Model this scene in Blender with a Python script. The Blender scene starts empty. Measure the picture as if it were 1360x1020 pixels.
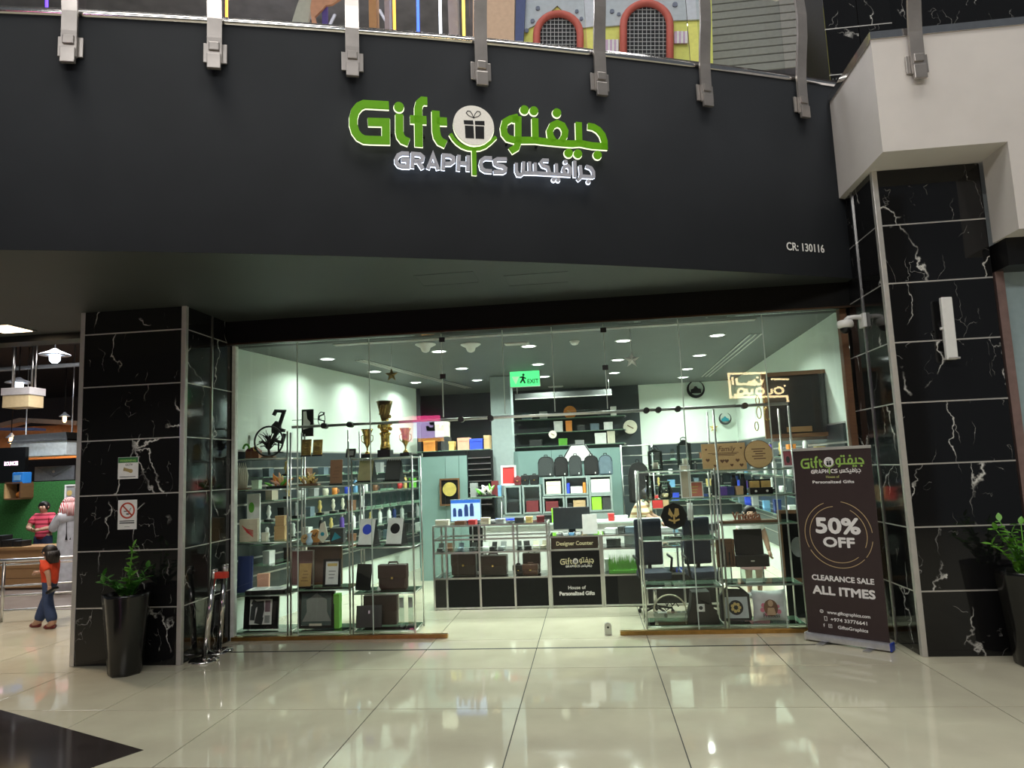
import bpy, bmesh, math, random
from mathutils import Vector, Matrix
random.seed(7)
SC = bpy.context.scene
COL = SC.collection
PI = math.pi
R = math.radians
# ------------------------------------------------------------------ camera
CAMZ, FPX = 1.922, 927.0
_y, _p, _r = R(6.0), R(6.83), R(2.3)
FW = Vector((-math.sin(_y)*math.cos(_p), math.cos(_y)*math.cos(_p), math.sin(_p)))
_R0 = Vector((math.cos(_y), math.sin(_y), 0)); _U0 = _R0.cross(FW)
RT = _R0*math.cos(_r) - _U0*math.sin(_r)
UP = _U0*math.cos(_r) + _R0*math.sin(_r)
CPOS = Vector((0, 0, CAMZ))
cd = bpy.data.cameras.new('camera'); cam = bpy.data.objects.new('camera', cd); COL.objects.link(cam)
cd.sensor_fit = 'HORIZONTAL'; cd.sensor_width = 36.0; cd.lens = FPX*36/1360; cd.clip_start = 0.05; cd.clip_end = 200
M4 = Matrix((RT, UP, -FW)).transposed().to_4x4(); M4.translation = CPOS
cam.matrix_world = M4
SC.camera = cam
# ------------------------------------------------------------------ view, world, atrium lighting and added fill lights
SC.view_settings.view_transform = 'Standard'; SC.view_settings.look = 'None'
SC.view_settings.gamma = 1.0; SC.view_settings.use_curve_mapping = False
SC.view_settings.exposure = 0.0
W = bpy.data.worlds.new('mall_air'); SC.world = W; W.use_nodes = True
W.node_tree.nodes['Background'].inputs[0].default_value = (0.62, 0.68, 0.75, 1)
W.node_tree.nodes['Background'].inputs[1].default_value = 0.16
def area(name, loc, size, power, color=(1, 1, 1), rot=(0, 0, 0), sy=None, shape=None, spread=None):
    l = bpy.data.lights.new(name, 'AREA'); l.energy = power; l.color = color; l.size = size
    if sy: l.shape = 'RECTANGLE'; l.size_y = sy
    if shape: l.shape = shape
    if spread: l.spread = spread
    o = bpy.data.objects.new(name, l); COL.objects.link(o); o.location = loc; o.rotation_euler = rot
    return o
# skylight strips of the atrium roof, high over the hall in front of the shop
area('atrium_light', (-4.5, 1.5, 17.0), 6.0, 610, (1.0, 0.97, 0.90), (R(4), 0, 0), 4.0)
area('atrium_light', (4.5, 1.5, 17.0), 6.0, 610, (1.0, 0.97, 0.90), (R(4), 0, 0), 4.0)
# unseen fill light, added across the hall to brighten the shop-front goods
area('shopfront_fill', (-1.0, -4.2, 9.5), 9.0, 470, (1.0, 0.98, 0.94), (R(55), 0, 0), 1.2)
area('upper_front_fill', (-1.0, 9.0, 16.5), 12.0, 1500, (0.97, 0.97, 1.0), (R(35), 0, 0), 2.0)  # fill light added out of view to brighten the upper-level front
area('upper_back_fill', (-4.0, 15.0, 14.9), 10.0, 1300, (0.93, 0.93, 1.0), (R(25), 0, 0), 1.5)  # second added fill, lifts the dark back of the upper hall

# ------------------------------------------------------------------ photograph geometry helpers (a ray meets a real plane)
def ray(px, py): return FW + RT*((px-680)/FPX) + UP*((510-py)/FPX)
def PY(px, py, Y):
    d = ray(px, py); return CPOS + d*(Y/d.y)
def PZ(px, py, Z):
    d = ray(px, py); return CPOS + d*((Z-CAMZ)/d.z)
def PV(px, py, A, B):
    """ray meets the vertical plane through plan points A and B"""
    n = Vector((-(B[1]-A[1]), B[0]-A[0], 0)); d = ray(px, py)
    return CPOS + d*((Vector((A[0], A[1], 0))-CPOS).dot(n)/d.dot(n))
def XA(px, Y, z):
    """X of the point at depth Y and height z that shows in photo column px"""
    k = (px-680)/FPX
    # (v.R) = k (v.F), v = (X, Y, z-c)
    a = RT.x-k*FW.x; b = (RT.y-k*FW.y)*Y + (RT.z-k*FW.z)*(z-CAMZ)
    return -b/a
def MPP(Y, px=680): return (PY(px+1, 620, Y)-PY(px, 620, Y)).x
def RC(x0, y0, x1, y1, Y):
    """centre x, base z, width, height of a photo rectangle at depth Y"""
    a = PY(x0, (y0+y1)/2, Y); b = PY(x1, (y0+y1)/2, Y)
    t = PY((x0+x1)/2, y0, Y); u = PY((x0+x1)/2, y1, Y)
    return (a.x+b.x)/2, u.z, b.x-a.x, t.z-u.z

# ------------------------------------------------------------------ materials
MAT = {}
def nt(name):
    m = bpy.data.materials.new(name); m.use_nodes = True
    n = m.node_tree.nodes; n.clear(); return m, n, m.node_tree.links
def mat(name, col, rough=0.5, metal=0.0, var=0.12, scale=14.0, bump=0.0, emit=None, es=0.0, spec=0.5, coat=0.0, alpha=1.0):
    if name in MAT: return MAT[name]
    m, n, L = nt(name)
    out = n.new('ShaderNodeOutputMaterial'); b = n.new('ShaderNodeBsdfPrincipled')
    L.new(b.outputs[0], out.inputs[0])
    tc = n.new('ShaderNodeTexCoord'); nz = n.new('ShaderNodeTexNoise'); nz.inputs['Scale'].default_value = scale; nz.inputs['Detail'].default_value = 4
    L.new(tc.outputs['Object'], nz.inputs['Vector'])
    r = n.new('ShaderNodeValToRGB'); L.new(nz.outputs['Fac'], r.inputs[0])
    r.color_ramp.elements[0].position = 0.3; r.color_ramp.elements[1].position = 0.7
    r.color_ramp.elements[0].color = [c*(1-var) for c in col]+[1]; r.color_ramp.elements[1].color = [min(1, c*(1+var)) for c in col]+[1]
    L.new(r.outputs[0], b.inputs['Base Color'])
    b.inputs['Roughness'].default_value = rough; b.inputs['Metallic'].default_value = metal
    b.inputs['Specular IOR Level'].default_value = spec; b.inputs['Coat Weight'].default_value = coat
    b.inputs['Alpha'].default_value = alpha
    if emit: b.inputs['Emission Color'].default_value = list(emit)+[1]; b.inputs['Emission Strength'].default_value = es
    if bump:
        bp = n.new('ShaderNodeBump'); bp.inputs['Strength'].default_value = bump; bp.inputs['Distance'].default_value = 0.01
        L.new(nz.outputs['Fac'], bp.inputs['Height']); L.new(bp.outputs[0], b.inputs['Normal'])
    MAT[name] = m; return m
def glass_mat(name, tint=(0.93, 0.98, 0.95), ior=1.5, rough=0.0, refl=1.0):
    if name in MAT: return MAT[name]
    m, n, L = nt(name)
    out = n.new('ShaderNodeOutputMaterial'); mx = n.new('ShaderNodeMixShader'); t = n.new('ShaderNodeBsdfTransparent'); g = n.new('ShaderNodeBsdfGlossy')
    f = n.new('ShaderNodeFresnel'); f.inputs[0].default_value = ior
    t.inputs[0].default_value = list(tint)+[1]; g.inputs['Roughness'].default_value = rough
    g.inputs[0].default_value = (refl, refl, refl, 1)
    L.new(f.outputs[0], mx.inputs[0]); L.new(t.outputs[0], mx.inputs[1]); L.new(g.outputs[0], mx.inputs[2]); L.new(mx.outputs[0], out.inputs[0])
    MAT[name] = m; return m
def marble_mat(name='black_marble', veins=1.0):
    if name in MAT: return MAT[name]
    m, n, L = nt(name)
    out = n.new('ShaderNodeOutputMaterial'); b = n.new('ShaderNodeBsdfPrincipled'); L.new(b.outputs[0], out.inputs[0])
    geo = n.new('ShaderNodeNewGeometry'); oi = n.new('ShaderNodeObjectInfo')
    mul = n.new('ShaderNodeVectorMath'); mul.operation = 'SCALE'; mul.inputs['Scale'].default_value = 31.0
    cb = n.new('ShaderNodeCombineXYZ'); L.new(oi.outputs['Random'], cb.inputs[0]); L.new(oi.outputs['Random'], cb.inputs[2])
    L.new(cb.outputs[0], mul.inputs[0])
    add = n.new('ShaderNodeVectorMath'); L.new(geo.outputs['Position'], add.inputs[0]); L.new(mul.outputs[0], add.inputs[1])
    # warp
    nz = n.new('ShaderNodeTexNoise'); nz.inputs['Scale'].default_value = 3.0; nz.inputs['Detail'].default_value = 5
    L.new(add.outputs[0], nz.inputs['Vector'])
    ws = n.new('ShaderNodeVectorMath'); ws.operation = 'SCALE'; ws.inputs['Scale'].default_value = 0.42; L.new(nz.outputs['Color'], ws.inputs[0])
    a2 = n.new('ShaderNodeVectorMath'); L.new(add.outputs[0], a2.inputs[0]); L.new(ws.outputs[0], a2.inputs[1])
    mp = n.new('ShaderNodeMapping'); mp.inputs['Rotation'].default_value = (0.3, 0.75, 0.2); mp.inputs['Scale'].default_value = (1.9, 1.9, 0.6)
    L.new(a2.outputs[0], mp.inputs[0])
    vo = n.new('ShaderNodeTexVoronoi'); vo.feature = 'DISTANCE_TO_EDGE'; vo.inputs['Scale'].default_value = 0.75; L.new(mp.outputs[0], vo.inputs['Vector'])
    r = n.new('ShaderNodeValToRGB'); L.new(vo.outputs['Distance'], r.inputs[0])
    r.color_ramp.elements[0].position = 0.0; r.color_ramp.elements[0].color = (1, 1, 1, 1)
    r.color_ramp.elements[1].position = 0.009; r.color_ramp.elements[1].color = (0, 0, 0, 1)
    # break veins up
    nb = n.new('ShaderNodeTexNoise'); nb.inputs['Scale'].default_value = 2.2; L.new(add.outputs[0], nb.inputs['Vector'])
    rb = n.new('ShaderNodeValToRGB'); L.new(nb.outputs['Fac'], rb.inputs[0]); rb.color_ramp.elements[0].position = 0.47; rb.color_ramp.elements[1].position = 0.60
    mm = n.new('ShaderNodeMath'); mm.operation = 'MULTIPLY'; L.new(r.outputs[0], mm.inputs[0]); L.new(rb.outputs[0], mm.inputs[1])
    # fine second set of hair veins
    v2 = n.new('ShaderNodeTexVoronoi'); v2.feature = 'DISTANCE_TO_EDGE'; v2.inputs['Scale'].default_value = 2.4; L.new(mp.outputs[0], v2.inputs['Vector'])
    r2 = n.new('ShaderNodeValToRGB'); L.new(v2.outputs['Distance'], r2.inputs[0])
    r2.color_ramp.elements[0].color = (0.55, 0.55, 0.55, 1); r2.color_ramp.elements[1].position = 0.008; r2.color_ramp.elements[1].color = (0, 0, 0, 1)
    n2 = n.new('ShaderNodeTexNoise'); n2.inputs['Scale'].default_value = 4.0; L.new(a2.outputs[0], n2.inputs['Vector'])
    rb2 = n.new('ShaderNodeValToRGB'); L.new(n2.outputs['Fac'], rb2.inputs[0]); rb2.color_ramp.elements[0].position = 0.55; rb2.color_ramp.elements[1].position = 0.64
    m2 = n.new('ShaderNodeMath'); m2.operation = 'MULTIPLY'; L.new(r2.outputs[0], m2.inputs[0]); L.new(rb2.outputs[0], m2.inputs[1])
    mxm = n.new('ShaderNodeMath'); mxm.operation = 'MAXIMUM'; L.new(mm.outputs[0], mxm.inputs[0]); L.new(m2.outputs[0], mxm.inputs[1])
    sc = n.new('ShaderNodeMath'); sc.operation = 'MULTIPLY'; sc.inputs[1].default_value = veins; L.new(mxm.outputs[0], sc.inputs[0])
    mix = n.new('ShaderNodeMix'); mix.data_type = 'RGBA'; L.new(sc.outputs[0], mix.inputs[0])
    mix.inputs[6].default_value = (0.008, 0.008, 0.0085, 1); mix.inputs[7].default_value = (0.75, 0.74, 0.70, 1)
    L.new(mix.outputs[2], b.inputs['Base Color']); b.inputs['Roughness'].default_value = 0.07
    MAT[name] = m; return m
def floor_mat(name, col, rough):
    if name in MAT: return MAT[name]
    m, n, L = nt(name)
    out = n.new('ShaderNodeOutputMaterial'); b = n.new('ShaderNodeBsdfPrincipled'); L.new(b.outputs[0], out.inputs[0])
    geo = n.new('ShaderNodeNewGeometry'); oi = n.new('ShaderNodeObjectInfo')
    nz = n.new('ShaderNodeTexNoise'); nz.inputs['Scale'].default_value = 2.5; nz.inputs['Detail'].default_value = 6; L.new(geo.outputs['Position'], nz.inputs['Vector'])
    r = n.new('ShaderNodeValToRGB'); L.new(nz.outputs['Fac'], r.inputs[0]); r.color_ramp.elements[0].position = 0.3; r.color_ramp.elements[1].position = 0.7
    r.color_ramp.elements[0].color = [c*0.93 for c in col]+[1]; r.color_ramp.elements[1].color = [c*1.05 for c in col]+[1]
    hs = n.new('ShaderNodeHueSaturation'); L.new(r.outputs[0], hs.inputs['Color'])
    ma = n.new('ShaderNodeMapRange'); L.new(oi.outputs['Random'], ma.inputs[0]); ma.inputs[3].default_value = 0.96; ma.inputs[4].default_value = 1.04
    L.new(ma.outputs[0], hs.inputs['Value']); L.new(hs.outputs[0], b.inputs['Base Color'])
    b.inputs['Roughness'].default_value = rough; b.inputs['Coat Weight'].default_value = 0.0
    b.inputs['Specular IOR Level'].default_value = 0.6
    MAT[name] = m; return m
def wood_mat(name, c1, c2, scale=6.0, rough=0.45):
    if name in MAT: return MAT[name]
    m, n, L = nt(name)
    out = n.new('ShaderNodeOutputMaterial'); b = n.new('ShaderNodeBsdfPrincipled'); L.new(b.outputs[0], out.inputs[0])
    tc = n.new('ShaderNodeTexCoord'); mp = n.new('ShaderNodeMapping'); mp.inputs['Scale'].default_value = (1, 1, 6); L.new(tc.outputs['Object'], mp.inputs[0])
    nz = n.new('ShaderNodeTexNoise'); nz.inputs['Scale'].default_value = scale; nz.inputs['Detail'].default_value = 6; L.new(mp.outputs[0], nz.inputs['Vector'])
    r = n.new('ShaderNodeValToRGB'); L.new(nz.outputs['Fac'], r.inputs[0]); r.color_ramp.elements[0].color = list(c1)+[1]; r.color_ramp.elements[1].color = list(c2)+[1]
    L.new(r.outputs[0], b.inputs['Base Color']); b.inputs['Roughness'].default_value = rough
    MAT[name] = m; return m
def stripe_mat(name, c1, c2, freq, axis=2, rough=0.8, duty=0.5):
    if name in MAT: return MAT[name]
    m, n, L = nt(name)
    out = n.new('ShaderNodeOutputMaterial'); b = n.new('ShaderNodeBsdfPrincipled'); L.new(b.outputs[0], out.inputs[0])
    tc = n.new('ShaderNodeTexCoord'); sp = n.new('ShaderNodeSeparateXYZ'); L.new(tc.outputs['Object'], sp.inputs[0])
    a = n.new('ShaderNodeMath'); a.operation = 'MULTIPLY'; a.inputs[1].default_value = freq; L.new(sp.outputs[axis], a.inputs[0])
    f = n.new('ShaderNodeMath'); f.operation = 'FRACT'; L.new(a.outputs[0], f.inputs[0])
    g = n.new('ShaderNodeMath'); g.operation = 'GREATER_THAN'; g.inputs[1].default_value = duty; L.new(f.outputs[0], g.inputs[0])
    mix = n.new('ShaderNodeMix'); mix.data_type = 'RGBA'; L.new(g.outputs[0], mix.inputs[0]); mix.inputs[6].default_value = list(c1)+[1]; mix.inputs[7].default_value = list(c2)+[1]
    L.new(mix.outputs[2], b.inputs['Base Color']); b.inputs['Roughness'].default_value = rough
    MAT[name] = m; return m
def emat(name, col, s):
    return mat(name, [c*0.6 for c in col], 0.5, emit=col, es=s)
def flat(name, col, rough=0.6): return mat(name, col, rough, var=0.06)

BLACK = mat('black_lacquer', (0.007, 0.007, 0.0075), 0.35, spec=0.35)
MATTEBLACK = mat('matte_black', (0.008, 0.008, 0.009), 0.6, spec=0.25)
FASCIA = mat('charcoal_paint', (0.0165, 0.0185, 0.0215), 0.7, var=0.1, scale=1.5, spec=0.15)
POSTM = mat('satin_steel_post', (0.40, 0.37, 0.35), 0.25, 0.55, var=0.12, scale=5)
CHROME = mat('polished_steel', (0.72, 0.70, 0.68), 0.12, 1.0, var=0.05)
STEEL = mat('brushed_steel', (0.62, 0.61, 0.60), 0.28, 1.0, var=0.06)
ALU = mat('satin_aluminium', (0.62, 0.60, 0.57), 0.38, 0.6, var=0.05)
WHITEPL = mat('white_plastic', (0.78, 0.78, 0.76), 0.4, var=0.04)
WHITEPT = mat('white_paint', (0.68, 0.64, 0.61), 0.65, var=0.05, scale=2)
WALLPT = mat('pale_wall_paint', (0.70, 0.78, 0.71), 0.7, var=0.03, scale=2)
DARKWALL = mat('dark_slat_panel', (0.035, 0.045, 0.05), 0.35, var=0.15, scale=3)
CEILPT = mat('grey_ceiling_paint', (0.10, 0.11, 0.11), 0.6, var=0.06, scale=2)
TEAL = mat('teal_lacquer_panel', (0.20, 0.30, 0.285), 0.15, var=0.05, scale=2)
GOLD = mat('gold_metal', (0.80, 0.55, 0.17), 0.22, 1.0, var=0.12)
BRASS = mat('brass_trim', (0.45, 0.27, 0.09), 0.3, 1.0, var=0.15)
BROWN = mat('brown_leather', (0.034, 0.012, 0.008), 0.45, bump=0.15, scale=60)
DKLEATHER = mat('black_leather', (0.008, 0.008, 0.008), 0.4, bump=0.15, scale=60)
WOODL = wood_mat('light_wood', (0.42, 0.26, 0.11), (0.58, 0.38, 0.18))
WOODD = wood_mat('dark_wood', (0.09, 0.045, 0.02), (0.18, 0.09, 0.04))
PAPER = flat('white_paper', (0.80, 0.80, 0.78))
GREYBOX = flat('grey_cube_laminate', (0.26, 0.31, 0.30), 0.4)
PANE = glass_mat('clear_pane', (0.97, 0.985, 0.975), 1.38, 0.0)
SHELFGL = glass_mat('shelf_glass', (0.94, 0.98, 0.955), 1.35)
CRYSTAL = glass_mat('crystal', (0.82, 0.90, 0.88), 2.1, 0.05)
GLEDGE = mat('green_glass_edge', (0.22, 0.34, 0.25), 0.15, var=0.1)
SEAL = mat('pale_glass_joint', (0.50, 0.58, 0.52), 0.3, var=0.05)
MARBLE = marble_mat()
FTILE = floor_mat('cream_porcelain', (0.53, 0.495, 0.375), 0.05)
GROUT = mat('dark_grout', (0.05, 0.05, 0.045), 0.8)
SKIN = mat('skin', (0.42, 0.25, 0.17), 0.55)
HAIR = mat('dark_hair', (0.012, 0.009, 0.008), 0.5)

# ------------------------------------------------------------------ geometry helpers
class G:
    def __init__(s): s.v = []; s.f = []; s.mi = []; s.sm = []
    def add(s, vs, fs, mi=0, sm=False):
        o = len(s.v); s.v += [tuple(v) for v in vs]
        for f in fs: s.f.append([i+o for i in f]); s.mi.append(mi); s.sm.append(sm)
        return s
    def box(s, cx, cy, cz, sx, sy, sz, rot=None, mi=0, b=0.0):
        """centre + full sizes; optional Matrix rot about the centre; b chamfers the edges"""
        hx, hy, hz = sx/2, sy/2, sz/2
        if b <= 0:
            vs = [Vector((x, y, z)) for x in (-hx, hx) for y in (-hy, hy) for z in (-hz, hz)]
            fs = [(0, 1, 3, 2), (4, 6, 7, 5), (0, 4, 5, 1), (2, 3, 7, 6), (0, 2, 6, 4), (1, 5, 7, 3)]
        else:
            b = min(b, hx*0.9, hy*0.9, hz*0.9); bm = bmesh.new(); bmesh.ops.create_cube(bm, size=1)
            for v in bm.verts: v.co = Vector((v.co.x*sx, v.co.y*sy, v.co.z*sz))
            bmesh.ops.bevel(bm, geom=bm.edges[:], offset=b, segments=2, affect='EDGES', profile=0.6)
            bm.verts.index_update(); vs = [v.co.copy() for v in bm.verts]; fs = [[v.index for v in f.verts] for f in bm.faces]; bm.free()
        if rot is not None: vs = [rot @ v for v in vs]
        c = Vector((cx, cy, cz)); return s.add([v+c for v in vs], fs, mi)
    def bx(s, x0, x1, y0, y1, z0, z1, mi=0, b=0.0): return s.box((x0+x1)/2, (y0+y1)/2, (z0+z1)/2, x1-x0, y1-y0, z1-z0, None, mi, b)
    def cyl(s, p0, p1, r0, r1=None, n=12, mi=0, cap=True, sm=True):
        r1 = r0 if r1 is None else r1
        p0, p1 = Vector(p0), Vector(p1); d = (p1-p0).normalized()
        a = d.orthogonal().normalized(); c = d.cross(a); o = len(s.v)
        for p, r in ((p0, r0), (p1, r1)):
            for i in range(n):
                t = 2*PI*i/n; s.v.append(tuple(p+a*(r*math.cos(t))+c*(r*math.sin(t))))
        for i in range(n):
            j = (i+1) % n; s.f.append([o+i, o+j, o+n+j, o+n+i]); s.mi.append(mi); s.sm.append(sm)
        if cap:
            s.f.append([o+i for i in range(n)][::-1]); s.f.append([o+n+i for i in range(n)]); s.mi += [mi, mi]; s.sm += [False, False]
        return s
    def lathe(s, prof, n=16, c=(0, 0, 0), mi=0, sx=1.0, sy=1.0):
        """prof: list of (radius, z)"""
        o = len(s.v); k = len(prof)
        for r, z in prof:
            for i in range(n):
                t = 2*PI*i/n; s.v.append((c[0]+r*sx*math.cos(t), c[1]+r*sy*math.sin(t), c[2]+z))
        for q in range(k-1):
            for i in range(n):
                j = (i+1) % n; s.f.append([o+q*n+i, o+q*n+j, o+(q+1)*n+j, o+(q+1)*n+i]); s.mi.append(mi); s.sm.append(True)
        s.f.append([o+i for i in range(n)][::-1]); s.f.append([o+(k-1)*n+i for i in range(n)]); s.mi += [mi, mi]; s.sm += [False, False]
        return s
    def tube(s, pts, r, n=8, closed=False, mi=0):
        pts = [Vector(p) for p in pts]; m = len(pts); o = len(s.v); prev = None
        for i, p in enumerate(pts):
            a = pts[(i-1) % m] if (i > 0 or closed) else p; b = pts[(i+1) % m] if (i < m-1 or closed) else p
            t = (b-a).normalized()
            if prev is None: u = t.orthogonal().normalized()
            else:
                u = prev - t*prev.dot(t)
                u = u.normalized() if u.length > 1e-6 else t.orthogonal().normalized()
            prev = u; w = t.cross(u); rr = r[i] if isinstance(r, (list, tuple)) else r
            for k in range(n):
                an = 2*PI*k/n; s.v.append(tuple(p+u*(rr*math.cos(an))+w*(rr*math.sin(an))))
        for i in range(m if closed else m-1):
            i2 = (i+1) % m
            for k in range(n):
                k2 = (k+1) % n; s.f.append([o+i*n+k, o+i*n+k2, o+i2*n+k2, o+i2*n+k]); s.mi.append(mi); s.sm.append(True)
        if not closed:
            s.f.append([o+k for k in range(n)][::-1]); s.f.append([o+(m-1)*n+k for k in range(n)]); s.mi += [mi, mi]; s.sm += [False, False]
        return s
    def prism(s, poly, y0, y1, mi=0):
        """polygon in x,z (counter-clockwise seen from -y) extruded from y0 to y1"""
        n = len(poly)
        vs = [(x, y0, z) for x, z in poly]+[(x, y1, z) for x, z in poly]
        fs = [list(range(n)), list(range(2*n-1, n-1, -1))]+[[i, i+n, (i+1) % n+n, (i+1) % n] for i in range(n)]
        return s.add(vs, fs, mi)
    def strip(s, pts, w, y0, y1, closed=False, mi=0, round_=False):
        """thick stroke along pts (x,z), width w, extruded in y"""
        m = len(pts); P = [Vector((p[0], p[1])) for p in pts]; Lf = []; Rt = []
        for i in range(m):
            if closed or 0 < i < m-1:
                d0 = (P[i]-P[i-1]).normalized(); d1 = (P[(i+1) % m]-P[i]).normalized()
                n0 = Vector((-d0.y, d0.x)); n1 = Vector((-d1.y, d1.x)); nn = n0+n1
                nn = nn.normalized() if nn.length > 1e-6 else n0
                k = 1/max(0.45, nn.dot(n0))
            else:
                d0 = (P[1]-P[0] if i == 0 else P[i]-P[i-1]).normalized(); nn = Vector((-d0.y, d0.x)); k = 1
            Lf.append(P[i]+nn*(w/2*k)); Rt.append(P[i]-nn*(w/2*k))
        vs = []
        for y in (y0, y1):
            for i in range(m): vs.append((Lf[i].x, y, Lf[i].y)); vs.append((Rt[i].x, y, Rt[i].y))
        fs = []; o2 = 2*m
        for i in range(m if closed else m-1):
            j = (i+1) % m; a, b, c, d = 2*i, 2*i+1, 2*j+1, 2*j
            fs += [[a, b, c, d], [a+o2, d+o2, c+o2, b+o2], [a, d, d+o2, a+o2], [b, b+o2, c+o2, c]]
        if not closed: fs += [[0, o2, o2+1, 1], [2*m-2, 2*m-1, o2+2*m-1, o2+2*m-2]]
        return s.add(vs, fs, mi)
    def disc(s, cx, cz, r, y0, y1, n=20, mi=0, rz=None):
        rz = rz or r
        return s.prism([(cx+r*math.cos(2*PI*i/n), cz+rz*math.sin(2*PI*i/n)) for i in range(n)], y0, y1, mi)
    def sphere(s, c, rx, ry=None, rz=None, nu=12, nv=8, mi=0):
        ry = ry or rx; rz = rz or rx
        prof = [(max(1e-4, math.sin(PI*i/nv)), -math.cos(PI*i/nv)) for i in range(nv+1)]
        o = len(s.v); n = nu
        for r, z in prof:
            for i in range(n):
                t = 2*PI*i/n; s.v.append((c[0]+rx*r*math.cos(t), c[1]+ry*r*math.sin(t), c[2]+rz*z))
        for q in range(nv):
            for i in range(n):
                j = (i+1) % n; s.f.append([o+q*n+i, o+q*n+j, o+(q+1)*n+j, o+(q+1)*n+i]); s.mi.append(mi); s.sm.append(True)
        return s
    def mesh(s, name, mats):
        me = bpy.data.meshes.new(name); me.from_pydata(s.v, [], s.f)
        for m in mats: me.materials.append(m)
        me.polygons.foreach_set('material_index', s.mi); me.polygons.foreach_set('use_smooth', s.sm); me.update()
        return me
def link(name, me, parent=None, loc=(0, 0, 0), rot=(0, 0, 0)):
    o = bpy.data.objects.new(name, me); COL.objects.link(o)
    if parent is not None: o.parent = parent
    o.location = loc; o.rotation_euler = rot; return o
def obj(name, g, m, parent=None, loc=(0, 0, 0), rot=(0, 0, 0)):
    return link(name, g.mesh(name, m if isinstance(m, list) else [m]), parent, loc, rot)
def tag(o, label, cat, group=None):
    o['label'] = label; o['category'] = cat
    if group: o['group'] = group
    return o
def thing(name, label, cat, loc=(0, 0, 0), rz=0.0, group=None, rot=None):
    o = bpy.data.objects.new(name, None); COL.objects.link(o); o.empty_display_size = 0.1
    o.location = loc; o.rotation_euler = rot or (0, 0, rz); return tag(o, label, cat, group)
def struct(name, g, m, parent=None, loc=(0, 0, 0), label=None):
    o = obj(name, g, m, parent, loc)
    if parent is None: o['kind'] = 'structure'
    if label: o['label'] = label; o['category'] = 'structure'
    return o
def text(name, body, size, m, parent, loc, rot=(PI/2, 0, 0), ext=0.0006, bold=0.0, align='CENTER', sx=1.0, maxw=None, shear=0.0):
    c = bpy.data.curves.new(name, 'FONT'); c.body = body; c.size = size; c.extrude = ext; c.align_x = align; c.resolution_u = 3; c.shear = shear
    o = bpy.data.objects.new(name, c); COL.objects.link(o)
    bpy.context.view_layer.update()
    me = bpy.data.meshes.new_from_object(o.evaluated_get(bpy.context.evaluated_depsgraph_get()))
    COL.objects.unlink(o); bpy.data.objects.remove(o); bpy.data.curves.remove(c)
    xs = [v.co.x for v in me.vertices]
    if maxw and xs:
        k = maxw/(max(xs)-min(xs)); sx = k
    for v in me.vertices: v.co.x *= sx
    if bold:
        V0 = [v.co.copy() for v in me.vertices]; F0 = [list(p.vertices) for p in me.polygons]; g = G()
        for k in range(8): g.add([v+Vector((bold*math.cos(k*PI/4), bold*math.sin(k*PI/4), 0.00004*k)) for v in V0], F0)
        g.add(V0, F0); bpy.data.meshes.remove(me); me = g.mesh(name, [m])
    me.materials.clear(); me.materials.append(m); me.name = name
    return link(name, me, parent, loc, rot)
ORD = ['first', 'second', 'third', 'fourth', 'fifth', 'sixth', 'seventh', 'eighth', 'ninth', 'tenth', 'eleventh', 'twelfth', 'thirteenth', 'fourteenth', 'fifteenth', 'sixteenth', 'seventeenth', 'eighteenth', 'nineteenth', 'twentieth']
# ================================================================== SETTING
YG, YC = 8.24, 7.20            # plane of the shop glass, front of the marble columns
TX, TY = 1.197, 1.13
# ---- floor: grout bed with one porcelain tile per object
fl = struct('floor', G().bx(-16, 9, -8, 30, -0.2, -0.006), GROUT)
tile_me = G().box(0, 0, -0.008, TX-0.008, TY-0.008, 0.016, None, 0, 0.0015).mesh('floor_tile', [FTILE])
for i in range(-8, 6):
    for j in range(-3, 9):
        link('floor_tile', tile_me, fl, (-0.06+TX*i, 6.405+TY*j, 0))
g = G(); g.bx(-16, -9.05-0.004-0.6+0.01, -8, 30, -0.05, -0.001); g.bx(6.6, 9, -8, 30, -0.05, -0.001); g.bx(-9.64, 6.6, -8, 2.44, -0.05, -0.001); g.bx(-9.64, 6.6, 16.02, 30, -0.05, -0.001)
o = obj('plain_tile_field', g, FTILE, fl); o['kind'] = 'stuff'
INLAY = mat('dark_stone_inlay', (0.035, 0.028, 0.026), 0.08, var=0.25, scale=4)
t0 = Vector((-3.31, 5.0, 0)); e1 = Vector((-1.91, 0.86, 0)).normalized()*2.4; e2 = Vector((-0.86, -1.91, 0)).normalized()*0 + Vector((-0.50, -0.84, 0)).normalized()*2.4
q = [t0, t0+e1, t0+e1+e2, t0+e2]
gi = G(); gi.add([(v.x, v.y, 0.0008) for v in q]+[(v.x, v.y, -0.012) for v in q], [(0, 1, 2, 3), (0, 4, 5, 1), (1, 5, 6, 2), (2, 6, 7, 3), (3, 7, 4, 0)])
o = obj('floor_inlay', gi, INLAY, fl); o['label'] = 'dark brown stone diamond let into the floor'
g = G().bx(-4.36, 3.0, 7.69, 7.722, -0.01, 0.0012); obj('expansion_joint', g, MATTEBLACK, fl)
GREYPLANK = wood_mat('grey_brown_walkway', (0.20, 0.16, 0.14), (0.30, 0.26, 0.23), 3.0, 0.25)

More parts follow.
